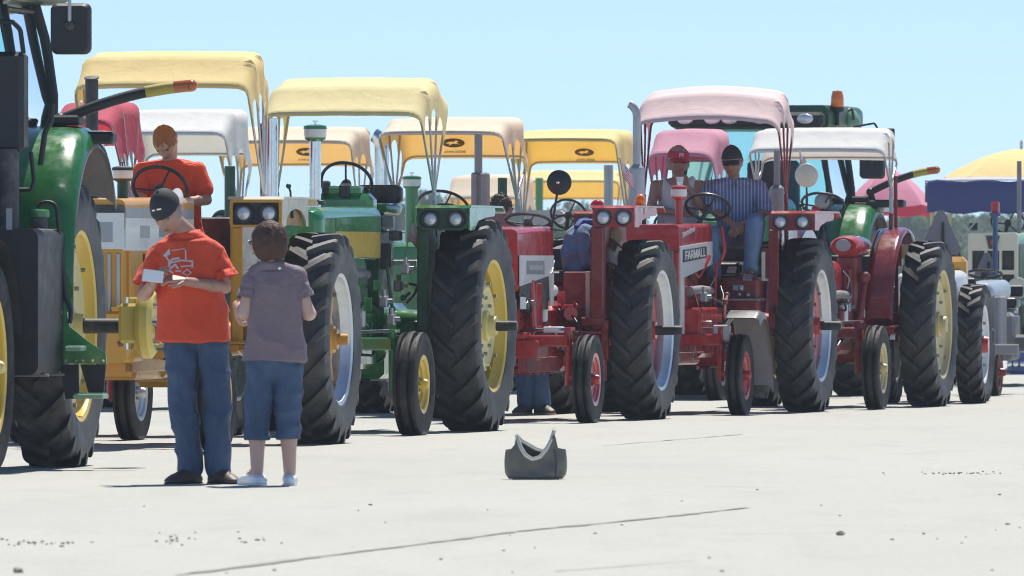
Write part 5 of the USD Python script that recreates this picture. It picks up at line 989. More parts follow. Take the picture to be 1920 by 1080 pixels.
B = back_tractor('tractor under the raspberry red sun shade, half hidden by the big cab tractor', 211, 83, (92, 206), 195, 230, 268, 'canvas_red', 'red', 'red_dark', 'silver_rim', seed=21)
B = back_tractor('tractor under the plain white sun shade behind the driver in orange', 352, 100, (222, 420), 208, 252, 288, 'canvas_white', 'green', 'dark_green', seed=22, fface='round')
P = B.P
stack(B, P(431, 312, 1.8), 1.5, 0.05, 'dark_green'); 
hl = P(412, 415, 0.72); B.part('lamp_pod', loft([[(hl[0] + u - 0.1, hl[1] + 0.02 + y, hl[2] - 0.02 + z) for y, z in [(k * math.cos(a) * 0.12, k * math.sin(a) * 0.13) for a in np.linspace(0, 6.283, 22, endpoint=False)]] for u, k in ((-0.25, 0.5), (-0.1, 0.9), (0.06, 1.0), (0.09, 0.95))]), 'dark_green'); headlight(B, hl + (0.01, 0, 0), 0.068)
B.part('lamp_stand', bx(0.4, 0.6, hl[1] - 0.05, hl[1] + 0.16, 0.7, hl[2] - 0.1, 0.02), 'dark_green')
B = back_tractor('tractor under the emblem bearing yellow shade, just left of the bent chrome exhaust', 575, 112, (408, 656), 241, 268, 308, 'canvas_cream', 'green', 'dark_green', seed=23, logo=(0.0, 0.16))
P = B.P
stack(B, P(716, 252, 1.0), 1.4, 0.075, 'chrome', bend=-0.12)
stack(B, P(493, 232, 1.2), 1.4, 0.03, 'black', muffler=(zc(300, 111), zc(238, 111), 0.045))
B = back_tractor('green tractor under the peach sun shade, its air cleaner before the trees', 872, 96, (710, 940), 223, 251, 292, 'canvas_cream', 'green', 'dark_green', seed=24, logo=(-0.10, 0.15), pivot_z=1.9)
P = B.P
pre_cleaner(B, P(772, 329, 1.9), 1.5, 0.058, 0.082, 0.115, 'green', 'green'); steering_wheel(B, P(830, 390, 0.7), 0.235, 40, column_to=(1.0, 0.0, 1.6))
stack(B, P(942, 334, 0.9), 1.4, 0.042, 'dark_green')
B.part('bench', cat(bx(-0.7, -0.55, P(735, 460, -0.6)[1], P(778, 460, -0.6)[1], zc(490, 96), zc(436, 96), 0.02)), 'green'); 
B = back_tractor('tractor under the bright yellow emblem shade, left of the pale pink shade', 1092, 114, (955, 1153), 246, 264, 303, 'canvas_gold', 'green', 'dark_green', seed=25, logo=(0.03, 0.13), seat_mat='vinyl_white', fender=None)
P = B.P
stack(B, P(1141, 310, 0.9), 1.35, 0.05, 'galvanised'); steering_wheel(B, P(1066, 402, 0.7), 0.19, 55, column_to=(1.0, 0, 1.4))
q0, q1 = P(986, 394, -0.2), P(1060, 420, -0.2); B.part('seat_roll', loft([[(-0.2 + u, y + (q0[1] + q1[1]) / 2, z) for y, z in rrect((q1[1] - q0[1]) / 2 * k, q1[2], q0[2], 0.07, 4)] for u, k in ((-0.08, 0.9), (-0.05, 1), (0.08, 1), (0.1, 0.92))]), 'vinyl_white')
B = back_tractor('farther tractor under the cream shade, seen right of the grey box muffler', 905, 158, (836, 975), 330, 372, 384, 'canvas_cream', 'green', 'dark_green', seed=26, pivot_z=1.5)
B = back_tractor('farther tractor under the orange shade by the leaning flag, with a green stack', 1075, 166, (950, 1160), 322, 341, 372, 'canvas_gold', 'green', 'dark_green', seed=27, pivot_z=1.5)
stack(B, B.P(1011, 334, 1.8), 1.4, 0.062, 'green')
B = back_tractor('tractor under the plain pink shade behind the woman in the visor', 1290, 108, (1213, 1334), 245, 291, 300, 'canvas_pink', 'red', 'red_dark', 'silver_rim', seed=28, r=0.12, fender=None)
# cream and green tractor with the square grille at the right
OL = Tractor('green tractor with cream square grille under the navy blue shade', 1898, 0, 0.8, 10.5, BACK, d=121); P = OL.P
row_tractor(OL, 1.6, 0.36, 0.49, 0.8, 2.3, 0.62, 0.75, 0.18, 0.19, 'wheel_yellow', 'wheel_yellow', 'wheel_yellow', 'dark_green', 'dark_green', seed=31, ftyre='tyre_dusty')
a, b = P(1815, 437, 2.7), P(1908, 602, 2.7)
gy0, gy1, gz0, gz1 = a[1], b[1], b[2], a[2]; ch_ = gz1 - gz0
hood(OL, 1.0, 2.62, (gy1 - gy0) / 2 - 0.01, (gy1 - gy0) / 2 - 0.01, 1.05, gz1 - 0.0, 'light_green', r=0.07, crown=0.03, cv=(gy0 + gy1) / 2)
fr = sbox(gy0, gz0, gy1, gz1).buffer(-0.03).buffer(0.03); ww = gy1 - gy0
holes = [(gy0 + ww * (0.08 + 0.30 * i), gz1 - ch_ * (0.20 + 0.27 * j)) for i in range(3) for j in range(3)]
fr = fr.difference(unary_union([sbox(x, z - ch_ * 0.22, x + ww * 0.25, z) for x, z in holes]))
gp = OL.part('grille_frame', prism_yz(fr, 2.63, 2.70), 'cream')
for x, z in holes: OL.part('grille_screen', bx(2.625, 2.64, x, x + ww * 0.25, z - ch_ * 0.22, z, 0.002), 'black', 30, gp)
OL.part('grille_badge', prism_yz(Polygon([(gy0 + ww * 0.36, gz1 - 0.03), (gy0 + ww * 0.64, gz1 - 0.03), (gy0 + ww * 0.58, gz1 - ch_ * 0.18), (gy0 + ww * 0.42, gz1 - ch_ * 0.18)]), 2.701, 2.71), 'black', 30, gp)
OL.part('badge_centre', ball((2.712, gy0 + ww * 0.5, gz1 - ch_ * 0.10), (0.01, 0.03, 0.03), 2), 'red_lens', 40, gp)
OL.part('lower_nose', cat(bx(2.2, 2.64, gy0 + 0.02, gy1 - 0.02, 0.45, gz0 + 0.03, 0.04), bx(1.2, 2.6, gy0 - 0.02, gy1 + 0.05, 0.62, 0.95, 0.05)), 'dark_green'); OL.part('side_panel', cat(bx(1.0, 2.6, gy0 - 0.005, gy0 + 0.05, 0.7, gz1 - 0.12, 0.02), bx(1.0, 2.6, gy1 - 0.05, gy1 + 0.005, 0.7, gz1 - 0.12, 0.02)), 'dark_green')
hl = P(1893, 580, 2.8); OL.part('headlamp_shell', move(scale(lathe([(0.001, -0.14), (0.06, -0.11), (0.09, -0.04), (0.095, 0.0)], 24, 'x'), 1), hl), 'dark_green'); headlight(OL, hl + (0.0, 0, 0), 0.088, ring='chrome')
hl = P(1908, 540, 2.75); mi = OL.part('round_mirror', move(lathe([(0.001, 0.03), (0.07, 0.02), (0.115, 0.0), (0.118, -0.012), (0.001, -0.012)], 28, 'x'), hl), 'cream'); OL.part('mirror_stalk', cyl(hl + (-0.02, 0.02, 0), hl + (-0.1, 0.04, -0.6), 0.01, n=7), 'black', 30, mi)
OL.part('front_weight', cat(bx(2.75, 3.0, P(1890, 700, 2.9)[1], P(1990, 700, 2.9)[1], 0.14, 0.42, 0.04)), 'blue_paint')
OL.part('weight_pins', cat(*[move(lathe([(0.001, 0.03), (0.03, 0.025), (0.035, 0.0), (0.035, -0.05)], 12, 'x'), P(x, 682, 3.0)) for x in (1893, 1905, 1918)]), 'chrome', kind='stuff')
OL.part('front_plate', bx(2.7, 2.8, P(1858, 650, 2.75)[1], P(1990, 650, 2.75)[1], zc(662, 118), zc(650, 118), 0.01), 'panel_grey')
blw, blc = (P(1985, 400, 0.8)[1] - P(1736, 400, 0.8)[1]) / 2, (P(1985, 400, 0.8)[1] + P(1736, 400, 0.8)[1]) / 2
z_t, z_b = zc(336, 120), zc(399, 120)
OL.part('canopy', loft([[(u, y + blc, z) for y, z in rrect(blw, z_b + dz, z_t - 0.02, 0.07, 4, 0.02)] for u, dz in ((0.85, 0.0), (0.4, 0.28), (-0.4, 0.28), (-0.85, 0.05))][:1] + [[(u, y + blc, z) for y, z in rrect(blw, z_b + 0.0, z_t - 0.02, 0.07, 4, 0.02)] for u in (0.84,)], cap=False) if False else
        sheet([[(u, blc + blw * k, z + 0.015 * math.sin(k * 9 + u * 3)) for k in np.linspace(-0.97, 0.97, 15)] for u, z in ((0.85, z_b), (0.87, (z_b + z_t) / 2), (0.86, z_t - 0.05), (0.82, z_t - 0.015))]), 'canvas_blue', True)
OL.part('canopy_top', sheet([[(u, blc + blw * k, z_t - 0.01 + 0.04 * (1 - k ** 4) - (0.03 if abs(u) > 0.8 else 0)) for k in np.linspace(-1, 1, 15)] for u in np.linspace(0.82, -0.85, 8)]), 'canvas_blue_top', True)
for s in (-1, 1):
    OL.part('canopy_side', sheet([[(u, blc + s * (blw + 0.003), z) for u in np.linspace(0.85, -0.85, 8)] for z in (z_b + 0.12, z_t - 0.03, z_t - 0.01)]), 'canvas_blue', True)
    for u in (0.75, -0.7): OL.part('canopy_post', cyl((u, blc + s * (blw - 0.06), 1.2), (u, blc + s * (blw - 0.06), z_t - 0.02), 0.016, n=8), 'hub_yellow' if s < 0 else 'galvanised')
OL.part('canopy_strap', cyl(P(1838, 405, 0.8), P(1808, 442, 0.8), 0.010, n=6), 'light_grey')
OL.part('exhaust_stack', cyl(P(1911, 302, 1.6), P(1911, 440, 1.6), 0.026, n=14), 'old_steel')
steering_wheel(OL, P(1890, 416, 0.7), 0.19, 45, column_to=(1.0, 0, 1.5))
OL.part('filter_can', cyl(P(1825, 418, 0.5), P(1825, 432, 0.5), 0.05, n=14), 'dark_iron')
seat(OL, -0.1, 0, 1.25, 'vinyl_black', 'dark_green')
# the second cab tractor behind the couple
T8 = Tractor('modern green cab tractor with roof lamps behind the couple', 1450, 0, 0.85, 11.6, BACK, d=110); P = T8.P
modern(T8, zc(243, 109) , 0.77, mirror=P(1636, 305, 1.1), arm=(P(1632, 360, 0.05), P(1755, 326, -0.05)), fender_z=1.98)
bp = P(1570, 206, 1.15); T8.part('beacon', move(lathe([(0.001, 0.20), (0.05, 0.19), (0.066, 0.13), (0.068, 0.04), (0.05, 0.02)], 22), bp), 'amber', 50)
T8.part('beacon_base', move(cat(lathe([(0.05, 0.03), (0.068, 0.02), (0.068, -0.01), (0.03, -0.03)], 20), cyl((0, 0, -0.03), (0, 0, -0.16), 0.02, n=10)), bp), 'black_plastic')
T8.part('gps_dome', move(scale(lathe([(0.001, 0.16), (0.07, 0.13), (0.12, 0.05), (0.125, 0.0), (0.1, -0.03)], 24), 1), P(1592, 232, 0.4)), 'light_green')
T8.part('roof_rail', tube(resample([P(1600, 238, 1.3), P(1640, 231, 1.3), P(1645, 240, 1.3)], 10), 0.012, 6), 'dark_iron'); T8.part('roof_rail', tube(resample([P(1590, 208, 1.0), P(1598, 205, 1.0), P(1601, 225, 1.0)], 8), 0.015, 6), 'dark_iron')
T8.part('display_panel', bx(0.9, 0.95, P(1664, 270, 0.9)[1], P(1678, 270, 0.9)[1], zc(282, 109), zc(241, 109), 0.01), 'black_plastic')
# ------------------------------------------------------------------ people
def mat_skin(name, col):
    n = {'tc': ('texture_coordinate', {}), 'n': ('noise_texture', {'scale': 22.0, 'detail': 4.0}), 'c': ('mix_color', {'a': tuple(x * 0.84 for x in col), 'b': col}),
         'p': ('principled_bsdf', {'roughness': 0.5, 'subsurface_weight': 0.08, 'subsurface_scale': 0.01, 'subsurface_radius': (1.0, 0.35, 0.2)})}
    MATS[name] = usdkit.material(stage, '/World/Looks/' + name, n, [('tc.object', 'n.vector'), ('n.fac', 'c.fac'), ('c.result', 'p.base_color')], surface='p.BSDF')
mat_skin('skin', (0.42, 0.235, 0.165)); mat_skin('skin_tan', (0.33, 0.165, 0.105)); mat_skin('skin_fair', (0.52, 0.33, 0.26))
cloth('orange_cotton', (0.86, 0.095, 0.036), 0.08, wr=0.6, sc=8.0, wrn=0.03); cloth('mauve_cotton', (0.25, 0.195, 0.23), 0.06, wr=0.6, sc=8.0, wrn=0.03); cloth('white_cotton', (0.74, 0.73, 0.76), 0.1, wr=0.3, sc=9.0, wrn=0.02)
cloth('denim_light', (0.14, 0.22, 0.35), 0.0, wr=0.4, sc=11.0, wrn=0.02); cloth('royal_blue', (0.05, 0.10, 0.36), 0.05); cloth('crimson_cotton', (0.42, 0.03, 0.05), 0.05); cloth('grey_cotton', (0.2, 0.2, 0.21), 0.05)
plain('leather_brown', (0.075, 0.052, 0.038), 0.55); plain('shoe_white', (0.72, 0.74, 0.76), 0.55); plain('sole', (0.30, 0.28, 0.25), 0.8); plain('cap_black', (0.02, 0.021, 0.023), 0.8); plain('cap_grey', (0.42, 0.42, 0.43), 0.8); plain('visor_red', (0.42, 0.02, 0.04), 0.7)
plain('eye_dark', (0.03, 0.022, 0.018), 0.25); plain('lip', (0.30, 0.12, 0.10), 0.5); plain('dark_lens', (0.01, 0.01, 0.012), 0.08); plain('straw', (0.42, 0.29, 0.15), 0.9); plain('paper', (0.78, 0.78, 0.75), 0.7)
def mat_denim(name, a, b):
    n = {'tc': ('texture_coordinate', {}), 'm': ('mapping', {'scale': (1, 1, 0.5)}), 'n': ('noise_texture', {'scale': 6.0, 'detail': 9.0, 'roughness': 0.62, 'distortion': 0.8}), 'n2': ('noise_texture', {'scale': 12.0, 'detail': 6.0, 'distortion': 1.2}),
         'r': ('rgb_ramp', {'ramp': [(0.25, a), (0.5, tuple((x + y) / 2 for x, y in zip(a, b))), (0.72, b)]}), 'b': ('bump', {'strength': 0.8, 'distance': 0.03}), 'p': ('principled_bsdf', {'roughness': 0.85})}
    MATS[name] = usdkit.material(stage, '/World/Looks/' + name, n, [('tc.object', 'm.vector'), ('m.vector', 'n.vector'), ('m.vector', 'n2.vector'), ('n.fac', 'r.fac'), ('r.color', 'p.base_color'), ('n2.fac', 'b.height'), ('b.normal', 'p.normal')], surface='p.BSDF')
mat_denim('denim', (0.024, 0.046, 0.095), (0.066, 0.110, 0.185))
def mat_hair(name, a, b):
    n = {'tc': ('texture_coordinate', {}), 'm': ('mapping', {'scale': (1, 1, 0.25)}), 'n': ('noise_texture', {'scale': 90.0, 'detail': 4.0}), 'c': ('mix_color', {'a': a, 'b': b}), 'b': ('bump', {'strength': 0.7, 'distance': 0.01}), 'p': ('principled_bsdf', {'roughness': 0.6, 'specular_ior_level': 0.25})}
    MATS[name] = usdkit.material(stage, '/World/Looks/' + name, n, [('tc.object', 'm.vector'), ('m.vector', 'n.vector'), ('n.fac', 'c.fac'), ('c.result', 'p.base_color'), ('n.fac', 'b.height'), ('b.normal', 'p.normal')], surface='p.BSDF')
mat_hair('hair_auburn', (0.034, 0.016, 0.011), (0.105, 0.050, 0.034)); mat_hair('hair_dark', (0.03, 0.022, 0.018), (0.11, 0.08, 0.055)); mat_hair('hair_ginger', (0.20, 0.075, 0.025), (0.33, 0.135, 0.05)); mat_hair('hair_grey', (0.22, 0.17, 0.14), (0.38, 0.31, 0.26))
def mat_stripes():
    n = {'tc': ('texture_coordinate', {}), 'w': ('wave_texture', {'bands_direction': 'x', 'scale': 10.0, 'distortion': 1.2, 'detail': 1.0}), 'n': ('noise_texture', {'scale': 9.0, 'detail': 5.0}),
         'r': ('rgb_ramp', {'ramp': [(0, (0.11, 0.13, 0.23)), (0.78, (0.17, 0.20, 0.31)), (0.93, (0.34, 0.36, 0.43)), (1, (0.42, 0.43, 0.50))]}), 'b': ('bump', {'strength': 0.35, 'distance': 0.02}), 'p': ('principled_bsdf', {'roughness': 0.8})}
    MATS['striped_cotton'] = usdkit.material(stage, '/World/Looks/striped_cotton', n, [('tc.object', 'w.vector'), ('tc.object', 'n.vector'), ('w.fac', 'r.fac'), ('r.color', 'p.base_color'), ('n.fac', 'b.height'), ('b.normal', 'p.normal')], surface='p.BSDF')
mat_stripes()
_S = np.array(trimesh.creation.icosphere(subdivisions=2).vertices)
def seg(*cr):
    """Hull of balls: (centre, radius) ... ; a radius may be (rx, ry, rz)."""
    return m3.Manifold.hull_points(np.vstack([np.asarray(c, float) + _S * np.asarray(r, float) for c, r in cr]))
def chain(pts, rad):
    return [seg((pts[i], rad[i]), (pts[i + 1], rad[i + 1])) for i in range(len(pts) - 1)]
def union(ms): return m3.Manifold.batch_boolean(list(ms), m3.OpType.Add)
def to_tm(m):
    q = m.to_mesh(); return trimesh.Trimesh(np.array(q.vert_properties[:, :3], float), np.array(q.tri_verts), process=True)
def soft(m, length, it=10, folds=0.0, fscale=8.0, seed=0, stretch=(1, 1, 1)):
    t = to_tm(m.refine_to_length(length)); trimesh.smoothing.filter_taubin(t, lamb=0.5, nu=0.53, iterations=it)
    v = np.array(t.vertices)
    if folds:
        n = meshkit.noise(v * fscale * np.asarray(stretch) + 0.6 * (meshkit.noise(v * fscale * 0.7, seed + 9)[:, None] - 0.5), seed); r = (1 - np.abs(2 * n - 1)) ** 2.2 * 1.3; n2 = meshkit.noise(v * fscale * 2.3 * np.asarray(stretch), seed + 3)
        v = v + np.array(t.vertex_normals) * (folds * (r - 0.6) + folds * 0.5 * (n2 - 0.5))[:, None]
    return v, np.array(t.faces)
def to_manifold(m): return m3.Manifold(m3.Mesh(np.ascontiguousarray(m[0], np.float32), np.ascontiguousarray(m[1], np.uint32)))
def unit(v): v = np.asarray(v, float); return v / np.linalg.norm(v)
def hand(w, d, n, thumb, curl=25, s=1.0):
    """w: wrist, d: where the fingers point, n: out of the palm, thumb: roughly where the thumb lies."""
    d = unit(d); n = unit(np.asarray(n, float) - d * np.dot(n, d)); t = np.cross(d, n); t = t if np.dot(t, thumb) > 0 else -t; w = np.asarray(w, float)
    out = [seg((w, 0.024 * s), (w + d * 0.085 * s + t * 0.030 * s, 0.0125 * s), (w + d * 0.080 * s - t * 0.032 * s, 0.0115 * s))]
    for k, (o, L) in enumerate(((0.031, 0.070), (0.010, 0.080), (-0.012, 0.074), (-0.033, 0.058))):
        b = w + d * 0.083 * s + t * o * s; pts = [b]; a = math.radians(curl * (0.8 + 0.12 * k))
        for i, f in enumerate((0.45, 0.30, 0.25)):
            b = b + (d * math.cos(a * (i + 0.6)) + n * math.sin(a * (i + 0.6))) * L * f * s; pts.append(b)
        out += chain(pts, [0.0098 * s, 0.0092 * s, 0.0086 * s, 0.0076 * s])
    b = w + d * 0.025 * s + t * 0.028 * s; e = b + (d * 0.65 + t * 0.6 + n * 0.25) * 0.042 * s; out += chain([b, e, e + unit(d * 0.8 + t * 0.1 + n * 0.45) * 0.032 * s], [0.014 * s, 0.0115 * s, 0.009 * s])
    return out
def head_mesh(jaw=1.0):
    s = trimesh.creation.icosphere(subdivisions=4); d = np.array(s.vertices); x, y, z = d.T     # the face looks to -y
    v = d * (0.076, 0.097, 0.118)
    low = np.clip(-z, 0, 1); v[:, 0] *= 1 - (0.30 / jaw) * low ** 1.5; v[:, 1] = np.where(y > 0, v[:, 1] * (1 - 0.45 * low), v[:, 1] * (1 - 0.06 * low))
    v[:, 0] *= 1 + 0.05 * np.exp(-((z - 0.35) / 0.3) ** 2)
    fr = np.clip(-y, 0, 1)
    def bump(cx, cz, wx, wz, amp):
        g = amp * np.exp(-((v[:, 0] - cx) / wx) ** 2 - ((v[:, 2] - cz) / wz) ** 2) * (y < 0) * fr; v[:, 1] -= g
    bump(0, -0.022, 0.013, 0.016, 0.021); bump(0, 0.006, 0.010, 0.024, 0.011); bump(0.0, 0.040, 0.055, 0.012, 0.006)
    for sx in (-1, 1): bump(sx * 0.032, 0.016, 0.017, 0.012, -0.013); bump(sx * 0.040, -0.022, 0.022, 0.020, 0.005)
    bump(0, -0.060, 0.020, 0.006, 0.006); bump(0, -0.050, 0.022, 0.005, 0.005); bump(0, -0.0555, 0.022, 0.002, -0.004); bump(0, -0.095, 0.024, 0.014, 0.010)
    m = to_manifold((v, np.array(s.faces)))
    return union([m] + [seg(((sx * 0.074, 0.016, 0.012), (0.007, 0.017, 0.022)), ((sx * 0.073, 0.010, -0.018), (0.006, 0.011, 0.013)), ((sx * 0.084, 0.022, 0.018), (0.004, 0.014, 0.018))) for sx in (-1, 1)])
HEAD = head_mesh()
def R3(yaw=0, pitch=0, roll=0):
    """yaw turns the face to the viewer's right, pitch bows it down, roll tips it to the viewer's right."""
    return rotm((0, 0, 1), yaw) @ rotm((0, 1, 0), roll) @ rotm((1, 0, 0), pitch)
class Person(Thing):
    def __init__(self, label, origin, J, skin='skin', head=(0, 0, 0), hands=None, body_r=1.0, hs=1.0, group=None, legs=True, feet=True):
        super().__init__('person', label, 'person', origin, 0, group)
        self.J = J = {k: np.asarray(v, float) for k, v in J.items()}; r = body_r; parts = []
        self.R = R3(*head); self.hc = J['head']; self.hs = hs
        parts += [seg((J['pelvis'] + (-0.07, 0, 0), (0.10 * r, 0.10 * r, 0.09)), (J['pelvis'] + (0.07, 0, 0), (0.10 * r, 0.10 * r, 0.09)), (J['waist'], (0.125 * r, 0.09 * r, 0.06))),
                  seg((J['waist'], (0.125 * r, 0.09 * r, 0.06)), (J['chest'], (0.145 * r, 0.10 * r, 0.10))), seg((J['chest'], (0.14 * r, 0.09 * r, 0.09)), (J['neck'] - (0, 0, 0.03), 0.045), (J['shL'], 0.044), (J['shR'], 0.044))]
        parts += chain([J['neck'], J['head'] + self.R @ np.array([0, 0.02, -0.07]) * hs], [0.056, 0.052])
        for s in 'LR':
            parts += chain([J['sh' + s], J['el' + s], J['wr' + s]], [0.052, 0.041, 0.027]); parts.append(seg((J['el' + s], 0.041), (J['el' + s] * 0.65 + J['wr' + s] * 0.35, 0.043)))
            if legs:
                parts += chain([J['hip' + s], J['knee' + s], J['ankle' + s]], [0.088 * r, 0.056, 0.036]); parts.append(seg((J['knee' + s], 0.054), (J['knee' + s] * 0.68 + J['ankle' + s] * 0.32 + (0, 0.015, 0), 0.056), (J['knee' + s] * 0.3 + J['ankle' + s] * 0.7, 0.040)))
                if feet: parts += chain([J['ankle' + s], J['toe' + s]], [0.036, 0.028])
        b = to_manifold(soft(union(parts), 0.022, 6)); more = [b]
        for s in 'LR':
            if hands and s in hands: more += hand(J['wr' + s], *hands[s])
        q = HEAD.to_mesh(); hv = np.array(q.vert_properties[:, :3]) * hs @ self.R.T + self.hc
        more.append(to_manifold((hv, np.array(q.tri_verts))))
        t = to_tm(union(more)); self.body = self.part('body', t, skin, 60)
        self.face()
    def H(self, m): return np.asarray(m[0]) * self.hs @ self.R.T + self.hc, m[1]
    def face(self):
        for sx in (-1, 1):
            e = self.part('eye', self.H(ball((sx * 0.032, -0.078, 0.016), (0.0105, 0.008, 0.0042), 2)), 'eye_dark', True, self.body)
        self.part('mouth', self.H(ball((0, -0.0945, -0.056), (0.019, 0.005, 0.004), 2)), 'lip', True, self.body)
    def garment(self, name, segs, mat, length=0.022, it=10, folds=0.008, fscale=8, seed=0, trim=(), stretch=(1, 1, 1), hem=None):
        m = union(segs)
        for n, o in trim: m = m.trim_by_plane(n, o)
        g = soft(m, length, it, folds, fscale, seed, stretch)
        if hem is not None: q = to_tm(to_manifold(g).trim_by_plane([0, 0, 1], hem)); g = (np.array(q.vertices), np.array(q.faces))
        self.part(name, g, mat, 50 if hem is not None else True); return g
    def sleeve(self, s, frac, r0, r1, mat, flare=1.12, seed=0, fold=0.010):
        a, e = self.J['sh' + s], self.J['el' + s]; d = unit(e - a); u_ = unit(np.cross(d, (0, 1, 0.01))); w_ = np.cross(d, u_); rows = []; L_ = np.linalg.norm(e - a) * frac; n = 30
        an = np.linspace(0, 2 * math.pi, n, endpoint=False)
        for k, t in enumerate(np.linspace(-0.25, 1, 17)):
            r = (r0 if t > 0 else r0 * (1 + t * 1.6)) + (r1 - r0) * max(t, 0) + (flare - 1) * r1 * max(t, 0) ** 3; c = a + d * L_ * t
            q = meshkit.noise(np.stack([np.cos(an) * 1.4, np.sin(an) * 1.4, np.full(n, t * 2.2)], 1) * 1.5, seed); rr = r + fold * (1.5 * (1 - np.abs(2 * q - 1)) ** 2 - 0.6)
            rows.append(c + rr[:, None] * (np.cos(an)[:, None] * u_ + np.sin(an)[:, None] * w_))
        rows.append(c + d * 0.001 + (rr * 0.90)[:, None] * (np.cos(an)[:, None] * u_ + np.sin(an)[:, None] * w_)); rows.append(c - d * 0.05 + (rr * 0.88)[:, None] * (np.cos(an)[:, None] * u_ + np.sin(an)[:, None] * w_))
        self.part('sleeve', loft(rows), mat, True)
    def hair(self, mat, r=(0.086, 0.106, 0.126), c=(0, 0.012, 0.012), cut=((0, -1, 0.35), 0.045), low=-0.05, rough=0.008, fs=40, seed=0, name='hair'):
        s = trimesh.creation.icosphere(subdivisions=4); v = np.array(s.vertices); n = meshkit.noise(v * fs * 0.12, seed) - 0.5 + 0.7 * (meshkit.noise(v * fs * 0.3, seed + 1) - 0.5)
        v = v * (np.asarray(r)) * (1 + rough * 12 * n[:, None]) + np.asarray(c); m = to_manifold((v, np.array(s.faces)))
        if cut:   # take the face away
            nrm = unit(cut[0]); m = m - seg(((0, -0.115, -0.03), (0.058, 0.06, 0.075)), ((0, -0.13, -0.13), (0.07, 0.09, 0.05)))
            m = m.trim_by_plane([0, 0, 1], low)
        t = to_tm(m.refine_to_length(0.012)); v = np.array(t.vertices); v += np.array(t.vertex_normals) * ((meshkit.noise(v * (95, 95, 30), seed + 7) - 0.5) * rough * 1.3)[:, None]
        self.part(name, self.H((v, np.array(t.faces))), mat, True, self.body)
    def cap(self, mat, brim_mat, back=False, brim=True, name='cap', tall=0.125):
        s = trimesh.creation.icosphere(subdivisions=3); v = np.array(s.vertices) * (0.086, 0.106, tall) + (0, 0.004, 0.022); m = to_manifold((v, np.array(s.faces))).trim_by_plane([0, 0.12 * (1 if not back else -1), 1], 0.036)
        c = self.part(name, self.H(soft(m, 0.012, 3)), mat, 40, self.body)
        if brim:
            sg = 1 if back else -1; rows = []
            for t in np.linspace(-1, 1, 13): rows.append([(0.075 * t * (1 - 0.06 * k), sg * (0.075 * math.sqrt(max(0, 1 - t * t * 0.9)) + k * (0.115 if back else 0.085) * math.sqrt(max(0.0, 1 - t * t)) + 0.008), 0.043 - 0.022 * k - 0.018 * t * t * (0.6 + k)) for k in (0, 0.5, 1)])
            top = sheet(rows); self.part('cap_brim', self.H(cat(top, move(flip(top), (0, 0, -0.004)))), brim_mat, True, c)
        self.part('cap_button', self.H(ball((0, 0.004, 0.022 + tall), (0.008, 0.008, 0.005), 1)), mat, True, c)
        return c
    def sunglasses(self, mat='dark_lens', rim_=None):
        for sx in (-1, 1): g = self.part('sunglasses' if mat == 'dark_lens' else 'spectacles', self.H(ball((sx * 0.032, -0.096, 0.014), (0.025, 0.006, 0.017), 2)), mat, True, self.body); self.part('temple', self.H(tube([(sx * 0.056, -0.088, 0.018), (sx * 0.079, -0.03, 0.02), (sx * 0.08, 0.02, 0.014)], 0.003, 5)), 'black', True, g)
    def shoe(self, s, mat, sole='sole', L=0.19, wd=0.048, low=False):
        a, t = self.J['ankle' + s], self.J['toe' + s]; d = unit((t - a) * (1, 1, 0)); g = np.array([a[0], a[1], 0]); z0 = a[2] - 0.085
        pts = [(g + d * -0.055 + (0, 0, z0 + 0.035), 0.036), (g + d * 0.02 + (0, 0, z0 + 0.045), 0.043), (g + (0, 0, z0 + 0.10), 0.045)]
        m = union([seg(*(pts[:2] if low else pts)), seg((g + d * 0.0 + (0, 0, z0 + (0.045 if low else 0.07)), 0.043 if low else 0.046), (g + d * L * 0.75 + (0, 0, z0 + 0.035), (wd, wd, 0.034)), (g + d * L * 0.95 + (0, 0, z0 + 0.026), (wd * 0.85, wd * 0.85, 0.024)))]).trim_by_plane([0, 0, 1], z0 + 0.018)
        k = self.part('shoe', soft(m, 0.014, 4, 0.002, 30), mat, 60)
        so = union([seg((g + d * -0.055 + (0, 0, z0 + 0.012), (0.040, 0.040, 0.011)), (g + d * L * 0.45 + (0, 0, z0 + 0.012), (wd * 0.95, wd * 0.95, 0.011))), seg((g + d * L * 0.45 + (0, 0, z0 + 0.012), (wd * 0.95, wd * 0.95, 0.011)), (g + d * L * 0.95 + (0, 0, z0 + 0.012), (wd * 0.9, wd * 0.9, 0.011)))]); self.part('sole', to_tm(so), sole, 50, k)
        self.part('laces', cat(*[tube([g + d * (0.045 + 0.025 * i) + np.cross(d, (0, 0, 1)) * q * 0.03 + (0, 0, z0 + 0.098 - 0.013 * i) for q in (-1, 0, 1)], 0.004, 5) for i in range(3)]), 'shoe_white', True, k, kind='stuff')
def ell(c, rx, ry, rz=0.03): return (np.asarray(c, float), (rx, ry, rz))
def decal(P_, garment, meshes, mat, name, y_off=-0.004):
    """Print flat shapes given in (x, z) on the side of a garment that faces the viewer."""
    from scipy.interpolate import LinearNDInterpolator
    t = trimesh.Trimesh(*garment, process=False); ok = np.array(t.vertex_normals)[:, 1] < -0.15; v = np.array(t.vertices)[ok]; f = LinearNDInterpolator(v[:, [0, 2]], v[:, 1])
    for m in meshes:
        vv, ff = trimesh.remesh.subdivide_to_size(m[0], m[1], 0.02); y = f(vv[:, 0], vv[:, 2]); y = np.where(np.isnan(y), np.nanmean(y), y); P_.part(name, (np.stack([vv[:, 0], y + y_off + vv[:, 1], vv[:, 2]], 1), ff), mat, False)

